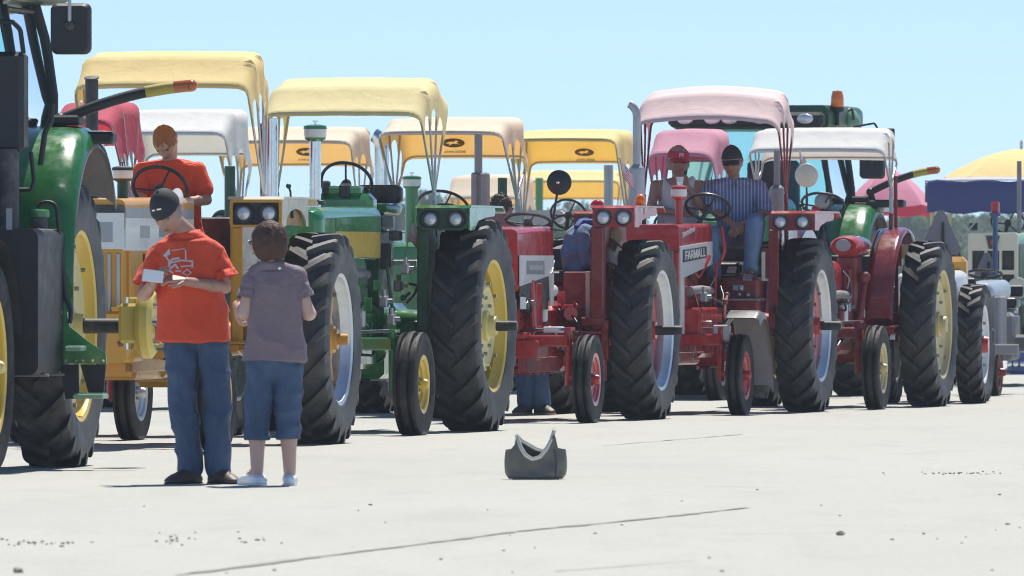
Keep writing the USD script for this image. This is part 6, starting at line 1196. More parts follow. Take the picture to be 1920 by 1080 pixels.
# ---- the man in orange with the backward cap, looking at what he holds
def px_local(ox, oy, s): return lambda px, py, y=0.0: np.array([(px - ox) / s, y, (oy - py) / s])
d = ground_d(907); s_ = FPX / d; L = px_local(368, 907, s_)
J = dict(pelvis=L(366, 622), waist=L(362, 570), chest=L(352, 480, -0.02), neck=L(350, 436, -0.03), head=L(316, 399, -0.13), shL=L(297, 476, -0.02), elL=L(270, 553, -0.05), wrL=L(289, 533, -0.27), shR=L(402, 474, -0.01), elR=L(421, 538, -0.02), wrR=L(352, 528, -0.27),
         hipL=L(340, 632), kneeL=L(343, 755, -0.05), ankleL=L(358, 883, 0.02), toeL=L(326, 900, -0.12), hipR=L(395, 632), kneeR=L(408, 755, -0.03), ankleR=L(408, 883, 0.0), toeR=L(432, 900, -0.13))
MAN = Person('man in orange t-shirt and jeans with cap turned backward, looking at white paper', at(368, 907, d) * (1, 1, 0), J, 'skin', head=(-26, 38, -8), hands={'L': ((0.10, -0.16, 0.20), (0.6, -0.5, 0.5), (-0.5, 0, 1), 35), 'R': ((-0.9, -0.22, 0.18), (-0.3, 0.4, -0.9), (0, -0.5, 0.6), 30)}, hs=1.08)
sh = MAN.garment('t_shirt', [seg(ell(L(361, 638), 0.228, 0.150, 0.012), ell(L(360, 585), 0.215, 0.148)), seg(ell(L(360, 585), 0.215, 0.148), ell(L(352, 500, -0.02), 0.212, 0.140)), seg(ell(L(352, 500, -0.02), 0.212, 0.140), ell(L(349, 455, -0.02), 0.185, 0.105), (J['shL'], 0.060), (J['shR'], 0.060)),
    seg((J['shL'], 0.060), (J['shR'], 0.060), (J['neck'] + (0, 0.01, -0.012), (0.085, 0.080, 0.024)))],
    'orange_cotton', 0.013, 5, 0.016, 6.0, 5, stretch=(1.3, 1.3, 0.55), hem=L(0, 646)[2])
MAN.sleeve('L', 0.80, 0.060, 0.082, 'orange_cotton', 1.1, 4); MAN.sleeve('R', 0.78, 0.060, 0.088, 'orange_cotton', 1.12, 7)
MAN.part('collar', tube([J['neck'] + (0.078 * math.cos(a), 0.008 + 0.072 * math.sin(a), 0.012 - 0.028 * max(0, -math.sin(a))) for a in np.linspace(0, 6.283, 26, endpoint=False)], 0.008, 7, closed=True), 'orange_cotton')
MAN.garment('jeans', [seg(ell(L(362, 628), 0.195, 0.135, 0.03), (J['hipL'], 0.105), (J['hipR'], 0.105))] + chain([J['hipL'], J['kneeL'], J['ankleL'] + (0, 0, 0.015)], [0.108, 0.086, 0.076]) + chain([J['hipR'], J['kneeR'], J['ankleR'] + (0, 0, 0.015)], [0.108, 0.086, 0.076]),
    'denim', 0.013, 5, 0.012, 8.0, 8, stretch=(0.9, 0.9, 1.0), trim=[((0, 0, 1), 0.045)])
for s in 'LR': MAN.shoe(s, 'leather_brown', 'black', 0.20, 0.052)
MAN.hair('hair_grey', r=(0.080, 0.101, 0.118), c=(0, 0.008, 0.004), low=-0.03, rough=0.004)
MAN.cap('cap_black', 'cap_grey', back=True)
MAN.part('cap_letters', MAN.H((np.array([(x, -0.1045 + 0.25 * x * x, z) for x, z in [(-0.03, 0.085), (-0.012, 0.085), (-0.012, 0.095), (-0.03, 0.095), (0.0, 0.087), (0.03, 0.087), (0.03, 0.097), (0.0, 0.097)]]) + (0, 0.012, 0), quads([(0, 1, 2, 3), (4, 5, 6, 7)]))), 'paper', False)
# print of a tractor with an umbrella, in white lines
def ln(pts, w=0.006): return trimesh_xy([L(*p) for p in pts], w)
def trimesh_xy(pts, w):
    from shapely.geometry import LineString
    g = LineString([(p[0], p[2]) for p in pts]).buffer(w / 2, cap_style=2); return prism(g, 0.0, 0.001)
pr = [prism([(L(*p)[0], L(*p)[2]) for p in [(306, 480), (319, 466), (321, 476), (313, 482)]], 0, 0.001)]
pr += [ln(p, w) for p, w in [([(313, 482), (322, 494)], .010), ([(322, 470), (348, 466)], .005), ([(349, 468), (350, 490)], .008), ([(318, 500), (324, 486), (338, 484)], .012), ([(316, 494), (342, 488), (362, 490), (362, 502)], .010), ([(320, 504), (330, 496), (336, 504)], .012), ([(340, 500), (360, 498)], .008), ([(344, 512), (352, 505), (360, 511), (353, 517), (344, 512)], .007), ([(318, 506), (326, 512)], .010), ([(330, 508), (342, 508)], .008), ([(316, 536), (350, 531)], .005)]]
decal(MAN, sh, pr, 'white_cotton', 'shirt_print')
MAN.part('watch', cat(move(torus_prof([(0.031, -0.008), (0.035, -0.008), (0.035, 0.008), (0.031, 0.008)], 18, 'y'), (0, 0, 0))), 'chrome') if False else None
ph = L(291, 518, -0.40); pp = Thing('sheet_of_paper', 'folded white paper held in the hands of the man in orange', 'paper', MAN.loc + ph); pp.part('leaf', rot(rot(box((0, 0, 0), (0.125, 0.004, 0.075), 0.001), (1, 0, 0), -25), (0, 1, 0), 6), 'paper'); pp.part('fold', rot(rot(box((0.003, -0.004, 0.004), (0.118, 0.003, 0.068), 0.001), (1, 0, 0), -21), (0, 1, 0), 8), 'paper')

# ---- the woman in mauve, seen from behind
d = ground_d(910); s_ = FPX / d; L = px_local(507, 910, s_)
J = dict(pelvis=L(512, 672), waist=L(514, 610), chest=L(514, 530), neck=L(506, 496, -0.01), head=L(498, 455, -0.03), shL=L(476, 517), elL=L(459, 588, -0.04), wrL=L(443, 572, 0.16), shR=L(553, 517), elR=L(577, 588, 0.0), wrR=L(584, 588, 0.20),
         hipL=L(490, 690), kneeL=L(482, 780, 0.02), ankleL=L(482, 885, 0.0), toeL=L(462, 900, 0.12), hipR=L(540, 690), kneeR=L(540, 780, 0.02), ankleR=L(543, 885, 0.02), toeR=L(543, 900, 0.16))
WOM = Person('woman in mauve t-shirt and denim capris seen from behind beside the orange shirt', at(507, 910, d) * (1, 1, 0), J, 'skin_fair', head=(-120, 8, 0), hands={'L': ((0.05, 0.2, -0.9), (1, 0.2, 0), (0, 1, 0), 40), 'R': ((-0.2, 0.8, 0.05), (-1, 0, 0.2), (0, 0, 1), 45)}, hs=0.95, body_r=0.92)
WOM.garment('t_shirt', [seg(ell(L(515, 676), 0.198, 0.145, 0.012), ell(L(516, 620), 0.170, 0.135)), seg(ell(L(516, 620), 0.170, 0.135), ell(L(515, 550), 0.168, 0.125)), seg(ell(L(515, 550), 0.168, 0.125), ell(L(512, 512), 0.145, 0.10), (J['shL'], 0.056), (J['shR'], 0.056)), seg((J['shL'] + (0.0, 0, 0.004), 0.066), (J['shR'] + (0.0, 0, 0.004), 0.066), (J['neck'] + (0, 0.0, 0.0), (0.092, 0.084, 0.032)))], 'mauve_cotton', 0.013, 5, 0.014, 6.0, 15, stretch=(1.3, 1.3, 0.5), hem=L(0, 682)[2])
WOM.sleeve('L', 0.62, 0.060, 0.066, 'mauve_cotton', 1.08, 3); WOM.sleeve('R', 0.60, 0.060, 0.066, 'mauve_cotton', 1.08, 5)
WOM.part('collar', tube([J['neck'] + (0.070 * math.cos(a), 0.064 * math.sin(a), 0.012) for a in np.linspace(0, 6.283, 24, endpoint=False)], 0.008, 7, closed=True), 'mauve_cotton')
WOM.part('shirt_tag', ball(L(525, 503, -0.118), (0.009, 0.004, 0.009), 2), 'paper')
WOM.garment('capri_trousers', [seg(ell(L(514, 672), 0.165, 0.125, 0.03), (J['hipL'], 0.096), (J['hipR'], 0.096))] + chain([J['hipL'], J['kneeL'], J['kneeL'] * 0.55 + J['ankleL'] * 0.45], [0.098, 0.078, 0.075]) + chain([J['hipR'], J['kneeR'], J['kneeR'] * 0.55 + J['ankleR'] * 0.45], [0.098, 0.078, 0.075]), 'denim', 0.013, 5, 0.010, 8, 21, stretch=(0.9, 0.9, 1.0), trim=[((0, 0, 1), 0.272)])
for s in 'LR': WOM.shoe(s, 'shoe_white', 'shoe_white', 0.185, 0.046, low=True)
WOM.hair('hair_auburn', r=(0.104, 0.118, 0.138), c=(0, 0.034, 0.0), low=-0.118, rough=0.0055, fs=16, seed=3)
WOM.sunglasses('lamp_glass'); WOM.part('watch_strap', tube([J['wrL'] * 0.85 + J['elL'] * 0.15 + (0.0, 0.030 * math.cos(a), 0.030 * math.sin(a)) for a in np.linspace(0, 6.283, 18, endpoint=False)], 0.006, 6, closed=True), 'black')

# ---- seated people: a shared pose in the tractor's own directions would hide what the photo shows, so each is posed by hand
def seated(label, T, px, py_head, u, H, skin, head, arms, shirt, trousers, sleeve=0.6, hands=None, lean=(0, 0), wide=1.0, legs_to=None, knees=None, torso=0.50, shl=0.19, belly=1.0, sc=0.95, tz=(0.36, 0.60, 0.74)):
    """A sitting figure: head centre at the pixel, H = head centre down to the seat."""
    hp = T.world(T.P(px, py_head, u)); o = np.array([hp[0], hp[1], 0.0]); zh = hp[2]; z = lambda k: zh - k * sc
    lx, ly = lean; b = np.array([-lx, -ly + 0.08, 0])
    J = dict(head=(0, 0, zh), neck=b * 0.25 + (0, 0.01, z(0.135)), chest=b * 0.5 + (0, 0.02, z(tz[0])), waist=b * 0.85 + (0, 0.03, z(tz[1])), pelvis=b + (0, 0.04, z(tz[2])))
    J['shL'] = J['neck'] + (-shl * sc, 0.01, -0.07); J['shR'] = J['neck'] + (shl * sc, 0.01, -0.07)
    for k, v in arms.items(): J[k] = np.array([v[0], v[1], zh + v[2]])
    kn = knees or {'L': (-0.13, -0.40, -0.76), 'R': (0.13, -0.40, -0.76)}
    for s, sg in (('L', -1), ('R', 1)):
        J['hip' + s] = J['pelvis'] + (sg * 0.09, 0, -0.03); J['knee' + s] = np.array([kn[s][0], kn[s][1], zh + kn[s][2]]); a = (legs_to or {}).get(s, (kn[s][0], kn[s][1] - 0.02, kn[s][2] - 0.42)); J['ankle' + s] = np.array([a[0], a[1], zh + a[2]]); J['toe' + s] = J['ankle' + s] + (0.0, -0.14, -0.03)
    p = Person(label, o, J, skin, head=head, hands=hands, hs=sc); J = p.J
    if shirt:
        segs = [seg(ell(J['pelvis'] + (0, -0.02, 0.02), 0.185 * wide, 0.15 * belly), ell(J['waist'], 0.18 * wide, 0.145 * belly)), seg(ell(J['waist'], 0.18 * wide, 0.145 * belly), ell(J['chest'], 0.185 * wide, 0.13)), seg(ell(J['chest'], 0.185 * wide, 0.13), (J['shL'], 0.062), (J['shR'], 0.062)), seg((J['shL'], 0.062), (J['shR'], 0.062), (J['neck'] + (0, 0, 0.0), (0.088, 0.078, 0.028)))] if sleeve else [seg(ell(J['pelvis'] + (0, -0.02, 0.02), 0.185 * wide, 0.15 * belly), ell(J['waist'], 0.18 * wide, 0.145 * belly)), seg(ell(J['waist'], 0.18 * wide, 0.145 * belly), ell(J['chest'] - (0, 0, 0.04), 0.175 * wide, 0.135)), *[seg(ell(J['chest'] - (0, 0, 0.06), 0.165 * wide, 0.13), (J['sh' + s] * 0.62 + J['neck'] * 0.38 + (0, 0, 0.002), (0.026, 0.056, 0.05))) for s in 'LR']]
        if sleeve:
            for s in 'LR': segs += chain([J['sh' + s], J['sh' + s] * (1 - sleeve) + J['el' + s] * sleeve], [0.068, 0.072])
        g = p.garment('shirt', segs, shirt, 0.02, 8, 0.014, 7, 31, stretch=(1.2, 1.2, 0.6))
    if trousers:
        p.garment('trousers', [seg(ell(J['pelvis'], 0.18, 0.14, 0.06), (J['hipL'], 0.10), (J['hipR'], 0.10))] + chain([J['hipL'], J['kneeL'], J['ankleL']], [0.105, 0.085, 0.068]) + chain([J['hipR'], J['kneeR'], J['ankleR']], [0.105, 0.085, 0.068]), trousers, 0.022, 8, 0.010, 8, 41)
        for s in 'LR': p.shoe(s, 'leather_brown', 'black', 0.18, 0.046)
    return p
DRV = seated('young man in orange shirt at the wheel, head bowed, behind the gold hood', T1, 311, 268, 0.22, 0.7, 'skin', (-24, 52, -5), dict(elL=(-0.20, -0.03, -0.40), wrL=(-0.13, -0.27, -0.44), elR=(0.30, 0.0, -0.42), wrR=(0.10, -0.24, -0.44)), 'orange_cotton', 'denim', 0.62, {'L': ((0.3, -0.6, 0.1), (0.6, 0.3, -0.5), (0, 0, 1), 50), 'R': ((-0.8, -0.5, 0.1), (-0.3, 0.4, -0.8), (0, 0, 1), 45)}, lean=(-0.10, -0.05), wide=1.05, sc=1.06)
DRV.hair('hair_ginger', r=(0.084, 0.104, 0.120), low=0.0, rough=0.004, seed=8)
LADY = seated('woman in white tank top and red visor, arms folded, on the red tractor', T4, 1272, 303, 0.30, 0.7, 'skin_tan', (10, 6, 2), dict(elL=(-0.25, -0.02, -0.42), wrL=(0.0, -0.22, -0.47), elR=(0.24, -0.04, -0.44), wrR=(0.07, -0.20, -0.22)), 'white_cotton', None, 0, {'L': ((0.9, -0.1, 0.05), (0, 0.9, 0.2), (0, 0, 1), 25), 'R': ((-0.15, 0.25, 0.9), (-0.6, 0.5, 0.1), (-0.6, -0.6, 0.2), 60)}, lean=(0.0, 0.02), wide=1.06, shl=0.185, belly=1.1, sc=1.10)
J = LADY.J
LADY.garment('shorts', [seg(ell(J['pelvis'], 0.18, 0.14, 0.06), (J['hipL'], 0.10), (J['hipR'], 0.10))] + chain([J['hipL'], J['kneeL']], [0.105, 0.088]) + chain([J['hipR'], J['kneeR']], [0.105, 0.088]), 'white_cotton', 0.022, 8, 0.010, 8, 43)
LADY.hair('hair_grey', r=(0.094, 0.110, 0.124), c=(0, 0.018, 0.008), low=-0.07, rough=0.010, fs=50, seed=6)
vz = trimesh.creation.icosphere(subdivisions=3); vz = to_manifold((np.array(vz.vertices) * (0.098, 0.114, 0.12) + (0, 0.008, 0.015), np.array(vz.faces))).trim_by_plane([0, 0, 1], 0.036).trim_by_plane([0, 0, -1], -0.088).trim_by_plane([0, -1, 0], -0.045)
vp = LADY.part('visor_band', LADY.H(soft(vz, 0.014, 2)), 'visor_red', 40, LADY.body); rows = [[(0.082 * t, -(0.085 * math.sqrt(max(0, 1 - 0.8 * t * t)) + k * 0.075 * math.sqrt(max(0, 1 - t * t)) + 0.008), 0.042 - 0.026 * k - 0.016 * t * t) for k in (0, 0.5, 1)] for t in np.linspace(-1, 1, 13)]
LADY.part('visor_brim', LADY.H(cat(sheet(rows), move(flip(sheet(rows)), (0, 0, -0.004)))), 'visor_red', True, vp); LADY.part('visor_badge', LADY.H(cat(box((-0.014, -0.113, 0.066), (0.008, 0.006, 0.034), 0.002), box((0.014, -0.113, 0.066), (0.008, 0.006, 0.034), 0.002), box((0, -0.113, 0.066), (0.03, 0.006, 0.008), 0.002), box((0, -0.113, 0.080), (0.03, 0.006, 0.006), 0.002))), 'white_cotton', 35, vp)
LADY.sunglasses()
cup = LADY.loc + (0.01, -0.26, 0) + (0, 0, J['head'][2] - 0.19); c_ = Thing('paper_cup', 'small white cup held to the mouth by the woman in the visor', 'cup', cup); c_.part('cup_wall', lathe([(0.026, -0.045), (0.034, 0.045), (0.031, 0.045), (0.024, -0.040), (0.001, -0.040)], 20), 'paper'); c_.part('cup_rim', torus_prof([(0.033, 0.043), (0.037, 0.043), (0.037, 0.049), (0.033, 0.049)], 20, 'z'), 'paper')
GENT = seated('man in blue striped shirt, dark cap and sunglasses seated on the red tractor', T4, 1373, 306, 0.25, 0.7, 'skin_tan', (-14, 10, -3), dict(elL=(-0.16, -0.12, -0.44), wrL=(0.0, -0.34, -0.56), elR=(0.30, -0.04, -0.44), wrR=(0.08, -0.34, -0.58)), 'striped_cotton', 'denim_light', 0.80, {'L': ((0.5, -0.6, -0.3), (0.5, 0.3, -0.6), (0.2, 0, 1), 40), 'R': ((-0.7, -0.5, -0.4), (-0.3, 0.5, -0.7), (-0.2, 0, 1), 40)}, lean=(-0.06, -0.03), wide=1.10, shl=0.20, belly=1.15, sc=1.14, tz=(0.32, 0.47, 0.56),
    knees={'L': (-0.22, -0.40, -0.66), 'R': (0.20, -0.46, -0.54)}, legs_to={'L': (-0.17, -0.36, -1.02), 'R': (0.16, -0.44, -0.97)})
GENT.cap('cap_black', 'cap_black'); GENT.hair('hair_grey', r=(0.080, 0.101, 0.112), c=(0, 0.008, 0.0), low=-0.03, rough=0.004); GENT.sunglasses()
J = GENT.J
for sg in (-1, 1): GENT.part('collar', hull([J['neck'] + (sg * x, y, z) for x, y, z in ((0.01, -0.085, -0.01), (0.075, -0.05, 0.01), (0.085, -0.07, -0.055), (0.03, -0.10, -0.06), (0.07, -0.04, 0.03))]), 'striped_cotton', 40)
GENT.part('wrist_watch', tube([J['wrR'] * 0.88 + J['elR'] * 0.12 + (0.029 * math.cos(a), 0.01 * math.sin(a), 0.029 * math.sin(a)) for a in np.linspace(0, 6.283, 18, endpoint=False)], 0.008, 6, closed=True), 'chrome')
o = at(1134, 780, 92.2); s_ = FPX / 92.2; L = px_local(1134, 780, s_)
J = dict(pelvis=L(1092, 520, 0.05), waist=L(1080, 482), chest=L(1088, 448), neck=L(1116, 444), head=L(1138, 456, -0.02), shL=L(1092, 440, -0.12), elL=L(1100, 490, -0.16), wrL=L(1136, 496, -0.2), shR=L(1100, 438, 0.12), elR=L(1112, 490, 0.12), wrR=L(1140, 505, -0.05),
         hipL=L(1092, 525, -0.06), kneeL=L(1125, 560, -0.15), ankleL=L(1118, 620, -0.05), toeL=L(1135, 626, -0.1), hipR=L(1095, 525, 0.12), kneeR=L(1130, 560, 0.1), ankleR=L(1120, 620, 0.12), toeR=L(1138, 626, 0.1))
J = {k: np.asarray(v) + (0, 0, 0.04) for k, v in J.items()}
DEN = Person('person in faded denim jacket and tan hat stooping on the red tractor', o * (1, 1, 0), J, 'skin', head=(95, 40, 0), hands={'L': ((0.4, -0.2, -0.8), (0, -1, 0), (1, 0, 0), 30), 'R': ((0.3, -0.2, -0.9), (0, -1, 0), (1, 0, 0), 30)}, hs=0.95)
DEN.garment('denim_jacket', [seg(ell(J['pelvis'], 0.13, 0.17), ell(J['waist'], 0.13, 0.18)), seg(ell(J['waist'], 0.13, 0.18), ell(J['chest'], 0.12, 0.17, 0.09)), seg(ell(J['chest'], 0.12, 0.17, 0.09), (J['shL'], 0.065), (J['shR'], 0.065), (J['neck'], (0.06, 0.075, 0.05)))] + chain([J['shL'], J['elL'], J['elL'] * 0.3 + J['wrL'] * 0.7], [0.068, 0.06, 0.05]) + chain([J['shR'], J['elR'], J['elR'] * 0.3 + J['wrR'] * 0.7], [0.068, 0.06, 0.05]), 'denim_light', 0.02, 6, 0.028, 8, 61)
DEN.garment('jeans', chain([J['hipL'], J['kneeL'], J['ankleL']], [0.11, 0.085, 0.07]) + chain([J['hipR'], J['kneeR'], J['ankleR']], [0.11, 0.085, 0.07]), 'denim', 0.024, 6, 0.012, 8, 62)
for s in 'LR': DEN.shoe(s, 'leather_brown', 'black', 0.18, 0.046)
ht = DEN.part('straw_hat', DEN.H(lathe([(0.001, 0.16), (0.06, 0.158), (0.088, 0.11), (0.098, 0.055), (0.15, 0.045), (0.152, 0.040), (0.098, 0.046), (0.001, 0.05)], 28)), 'straw', 40, DEN.body)
DEN.part('blue_bandana', cat(*[tube([DEN.J['neck'] + (-0.16, -0.12, 0.06), DEN.J['neck'] + (-0.12, -0.06, 0.10), DEN.J['neck'] + (-0.02, 0.0, 0.11)], [0.03, 0.045, 0.03], 8) for k in range(1)]), 'royal_blue')
# ---- the bystander behind the big yellow rimmed tyre
o = at(975, 781, 94.6); s_ = FPX / 94.6; L = px_local(975, 781, s_)
J = dict(pelvis=L(985, 600), waist=L(975, 540), chest=L(958, 470), neck=L(950, 430), head=L(940, 398), shL=L(920, 450), elL=L(915, 510), wrL=L(920, 560), shR=L(985, 450), elR=L(1000, 510), wrR=L(1000, 560), hipL=L(975, 610), kneeL=L(985, 700), ankleL=L(986, 762), toeL=L(972, 772, -0.14), hipR=L(1000, 610), kneeR=L(1010, 700, -0.02), ankleR=L(1014, 762), toeR=L(1030, 772, -0.14))
BY = Person('spiky haired bystander in jeans behind the big yellow rimmed tyre', o * (1, 1, 0), J, 'skin_tan', head=(60, 5, 0), hands={'L': ((0, 0, -1), (1, 0, 0), (0, -1, 0), 25), 'R': ((0, 0, -1), (-1, 0, 0), (0, -1, 0), 25)})
BY.garment('shirt', [seg(ell(L(985, 610), 0.18, 0.14), ell(L(972, 530), 0.175, 0.14)), seg(ell(L(972, 530), 0.175, 0.14), ell(L(958, 475), 0.18, 0.12)), seg(ell(L(958, 475), 0.18, 0.12), (J['shL'], 0.06), (J['shR'], 0.06), (J['neck'] + (0, 0, -0.02), (0.07, 0.065, 0.02)))] + chain([J['shL'], J['shL'] * .4 + J['elL'] * .6], [.065, .07]) + chain([J['shR'], J['shR'] * .4 + J['elR'] * .6], [.065, .07]), 'crimson_cotton', 0.024, 8, 0.01, 7, 51)
BY.garment('jeans', [seg(ell(L(985, 610), 0.17, 0.13, 0.05), (J['hipL'], 0.1), (J['hipR'], 0.1))] + chain([J['hipL'], J['kneeL'], J['ankleL'] + (0, 0, 0.02)], [0.105, 0.09, 0.085]) + chain([J['hipR'], J['kneeR'], J['ankleR'] + (0, 0, 0.02)], [0.105, 0.09, 0.085]), 'denim', 0.022, 8, 0.012, 7, 52, trim=[((0, 0, 1), 0.05)])
for s in 'LR': BY.shoe(s, 'leather_brown', 'straw', 0.2, 0.05)
BY.hair('hair_dark', r=(0.092, 0.108, 0.130), c=(0, 0.01, 0.02), low=-0.03, rough=0.016, fs=70, seed=12)
# ------------------------------------------------------------------ handbag, flags, parasols
def bag_mat():
    n = {'tc': ('texture_coordinate', {}), 'n': ('noise_texture', {'scale': 14.0, 'detail': 5.0}), 'c': ('mix_color', {'a': (0.10, 0.09, 0.068), 'b': (0.17, 0.155, 0.12)}), 'b': ('bump', {'strength': 0.35, 'distance': 0.01}), 'p': ('principled_bsdf', {'roughness': 0.34, 'metallic': 0.15, 'coat_weight': 0.15})}
    MATS['bag_leather'] = usdkit.material(stage, '/World/Looks/bag_leather', n, [('tc.object', 'n.vector'), ('n.fac', 'c.fac'), ('c.result', 'p.base_color'), ('n.fac', 'b.height'), ('b.normal', 'p.normal')], surface='p.BSDF')
bag_mat(); plain('bag_lining', (0.05, 0.05, 0.055), 0.8); plain('bag_trim', (0.62, 0.61, 0.50), 0.22, metallic=0.35)
d = ground_d(899); s_ = FPX / d; L = px_local(1004, 899, s_)
BAG = Thing('handbag', 'dark pewter hobo handbag standing alone on the pale concrete', 'handbag', at(1004, 899, d) * (1, 1, 0))
top_pts = [(949, 843), (958, 842), (966, 832), (969, 817), (972, 832), (978, 847), (986, 858), (998, 863), (1010, 861), (1022, 850), (1030, 836), (1036, 815), (1041, 816), (1046, 840), (1056, 842)]
tx_ = np.array([p[0] for p in top_pts]); ty_ = np.array([p[1] for p in top_pts])
back_x = [949, 958, 966, 970, 978, 990, 1004, 1018, 1027, 1033, 1038, 1046, 1056]; back_y = [843, 842, 834, 820, 829, 837, 845, 848, 842, 828, 808, 840, 842]
def bag_side(sgn, inner=0.0):
    rows = []
    for px in np.linspace(948.5, 1060.5, 49):
        t = (px - 1004.5) / 56; zt_ = L(0, np.interp(px, tx_, ty_) if sgn < 0 else np.interp(px, back_x, back_y))[2]; row = []
        for k in np.linspace(0, 1, 14):
            z = 0.004 + (zt_ - 0.004) * k; zz = z / 0.19
            half = (0.062 * (1 - 0.25 * zz) * (1 - abs(t) ** 5) ** 0.5 if abs(t) < 1 else 0) * (1 - max(0, (zt_ - 0.19)) * 2.2 * k) * (1 if k > 0.05 else 0.88); rim_x = 1 + 0.05 * math.sin(math.pi * min(1, zz)) - 0.13 * max(0, 1 - z / 0.045) ** 2
            fold = 0.006 * (meshkit.noise(np.array([px * 0.06, z * 18, 3.0 + sgn])) - 0.5) * 2
            row.append((L(1004.5 + (px - 1004.5) * rim_x, 0)[0], sgn * (max(half, 0.004) + fold - inner), z))
        rows.append(row)
    return sheet(rows)
BAG.part('front_side', bag_side(-1), 'bag_leather', True); BAG.part('back_side', bag_side(1), 'bag_leather', True); BAG.part('lining', cat(bag_side(-1, 0.004), bag_side(1, 0.004)), 'bag_lining', True)
BAG.part('bottom', bx(L(960, 0)[0], L(1049, 0)[0], -0.05, 0.05, 0.001, 0.012, 0.006), 'bag_leather')
for sgn in (-1, 1): BAG.part('rim_piping', tube(resample([(L(px, 0)[0], sgn * (0.046 * (1 - min(1, abs((px - 1004) / 56)) ** 5) ** 0.5 * (0.55 if py < 838 else 0.95)), L(0, py)[2]) for px, py in top_pts[2:13]], 40), 0.0045, 7), 'bag_trim')
st = resample([L(969, 817, -0.01), L(976, 838, -0.045), L(985, 853, -0.066), L(998, 861, -0.072), L(1012, 857, -0.068), L(1024, 843, -0.05), L(1034, 824, -0.03), L(1039, 808, -0.01)], 40); BAG.part('strap', tube(st, 0.0125, 8), 'bag_trim')
st2 = resample([L(970, 818, 0.0), L(979, 827, 0.01), L(992, 834, 0.012), L(1006, 842, 0.01), L(1019, 846, 0.01), L(1030, 834, 0.01), L(1038, 810, 0.0)], 36); BAG.part('strap', tube(st2, 0.011, 8), 'bag_trim')
for px, py in ((969, 817), (1039, 806)): BAG.part('strap_ring', move(torus_prof([(0.009, -0.002), (0.013, -0.002), (0.013, 0.002), (0.009, 0.002)], 16, 'y'), L(px, py)), 'chrome')
BAG.part('side_seam', tube(resample([L(1039, 842, -0.053), L(1043, 870, -0.060), L(1041, 897, -0.052)], 16), 0.0035, 6), 'bag_lining')
for px in (953, 1055): BAG.part('side_pocket', loft([[(L(px, 0)[0] + (x - (0.9 if px > 1000 else -0.9) * (0.03 / (z + 0.012))) * 0.012, y * 0.036, z) for x, y in [(math.cos(a), math.sin(a)) for a in np.linspace(0, 6.283, 18, endpoint=False)]] for z in (0.008, 0.05, 0.12, L(0, 843)[2])]), 'bag_leather', 40)
# flags
plain('flag_red', (0.45, 0.02, 0.03), 0.8); plain('flag_white', (0.75, 0.74, 0.74), 0.8); plain('flag_blue', (0.03, 0.05, 0.20), 0.8); paint('wood_stick', (0.45, 0.35, 0.2), 0.6)
def flag(label, T, base, tip, u, fl_w, fl_h):
    """A small hand flag: the stick from base to tip (photo pixels), the cloth hanging from it."""
    b, t = T.world(T.P(*base, u)), T.world(T.P(*tip, u)); F = Thing('flag', label, 'flag', (b[0], b[1], b[2])); e = t - b; F.part('stick', tube([(0, 0, 0), e], 0.006, 7), 'wood_stick'); F.part('finial', ball(e, 0.011, 1), 'hub_yellow')
    d_ = unit(-e); s_ = unit(np.array([0.62, 0.0, -0.75]))
    def P2(a, c): return e + d_ * (0.01 + a * fl_h) + s_ * c * fl_w + np.array([0, 0.018 * math.sin(c * 7 + a * 2) * c, 0])
    for k in range(13):
        c0 = 0.42 if k < 7 else 0.0
        F.part('stripe', sheet([[P2(a, c) for c in np.linspace(c0, 1, 9)] for a in (k / 13, (k + 1) / 13)]), 'flag_red' if k % 2 == 0 else 'flag_white', True)
    cn = F.part('canton', sheet([[P2(a, c) for c in np.linspace(0, 0.42, 5)] for a in np.linspace(0, 7 / 13, 4)]), 'flag_blue', True)
    ms = []
    for i in range(5):
        for j in range(6 if i % 2 == 0 else 5):
            ms.append(ball(P2((i + 0.6) / 5.2 * 7 / 13, 0.42 * (j + (0.5 if i % 2 == 0 else 1.0)) / 6.0) + (0, -0.003, 0), (0.006, 0.002, 0.006), 0))
    F.part('stars', cat(*ms), 'flag_white', False, cn, kind='stuff')
flag('small stars and stripes flag by the grey stack, right of the yellow sun shade', T3, (1178, 388), (1162, 296), 0.4, 0.16, 0.16)
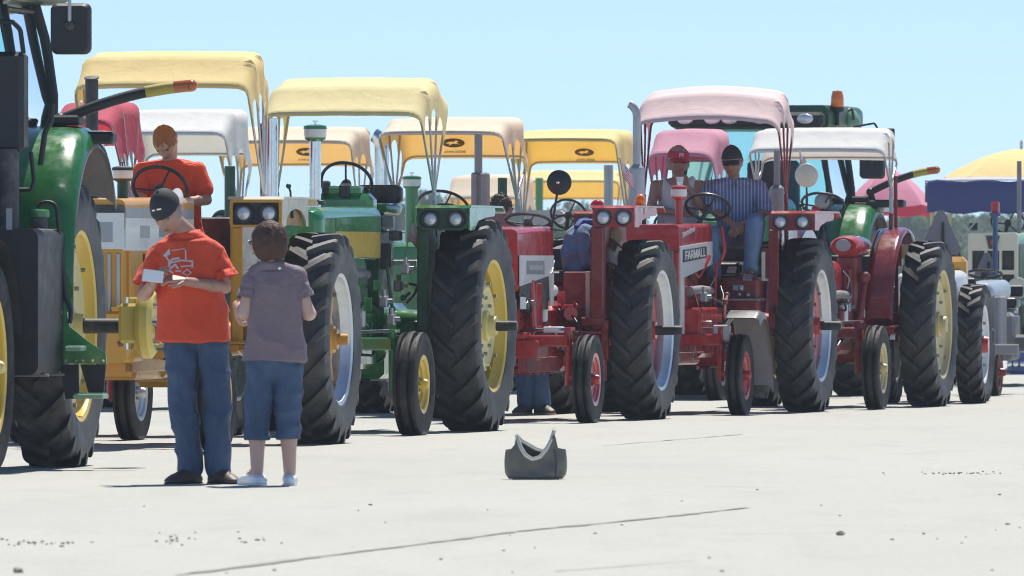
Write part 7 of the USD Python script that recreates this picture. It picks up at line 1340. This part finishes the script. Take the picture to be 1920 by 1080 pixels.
flag('small stars and stripes flag beside the green fender lamps', T2, (758, 488), (772, 412), 0.55, 0.13, 0.14)
flag('tiny stars and stripes flag under the white sun shade near the pink shade', T5, (1502, 330), (1500, 285), 0.8, 0.09, 0.10)
# parasols
def parasol(label, px, d, ytop, yrim, wpx, fabric, n=8, valance=0.0, vmat=None, top_fit=True):
    c = at(px, ytop, d); r = wpx / 2 * d / FPX; zr = CAM_H - (yrim - HORIZON) * d / FPX; U = Thing('parasol', label, 'parasol', (c[0], c[1], 0)); h_ = c[2] - zr
    def pt(t, a):
        k = abs(((a / (2 * math.pi / n)) % 1) - 0.5) * 2; q = 1 - 0.06 * (1 - k) * t; return (r * t * q * math.cos(a), r * t * q * math.sin(a), zr + h_ * (1 - t ** 1.7) - 0.03 * (1 - k) * t)
    for i in range(n):
        a0 = 2 * math.pi * i / n + 0.2; p = U.part('panel', sheet([[pt(t, a) for a in np.linspace(a0 - 0.2 + 1e-4, a0 - 0.2 + 2 * math.pi / n - 1e-4, 6)] for t in np.linspace(0.0, 1, 9)]), fabric, True)
        if valance: U.part('valance', sheet([[(x * 1.003, y * 1.003, z - dz) for x, y, z in [pt(1, a) for a in np.linspace(a0 - 0.2, a0 - 0.2 + 2 * math.pi / n, 6)]] for dz in (0, valance)]), vmat or fabric, True, p)
        U.part('rib', tube([np.array(pt(t, a0 - 0.2)) - (0, 0, 0.012) for t in (0.02, 0.5, 1.0)], 0.006, 5), 'steel')
    U.part('pole', cyl((0, 0, 0.05), (0, 0, c[2] + 0.04), 0.018, n=10), 'steel'); U.part('base', lathe([(0.25, 0), (0.25, 0.05), (0.05, 0.10), (0.03, 0.10)], 24), 'dark_iron'); U.part('finial', ball((0, 0, c[2] + 0.06), (0.02, 0.02, 0.05), 2), 'light_grey')
    return U
parasol('big plain yellow parasol rising over the navy blue shade', 1915, 134, 279, 332, 290, 'canvas_gold')
parasol('pink parasol with red valance behind the amber tipped warning arm', 1668, 146, 318, 384, 165, 'canvas_pink', valance=0.14, vmat='canvas_red')
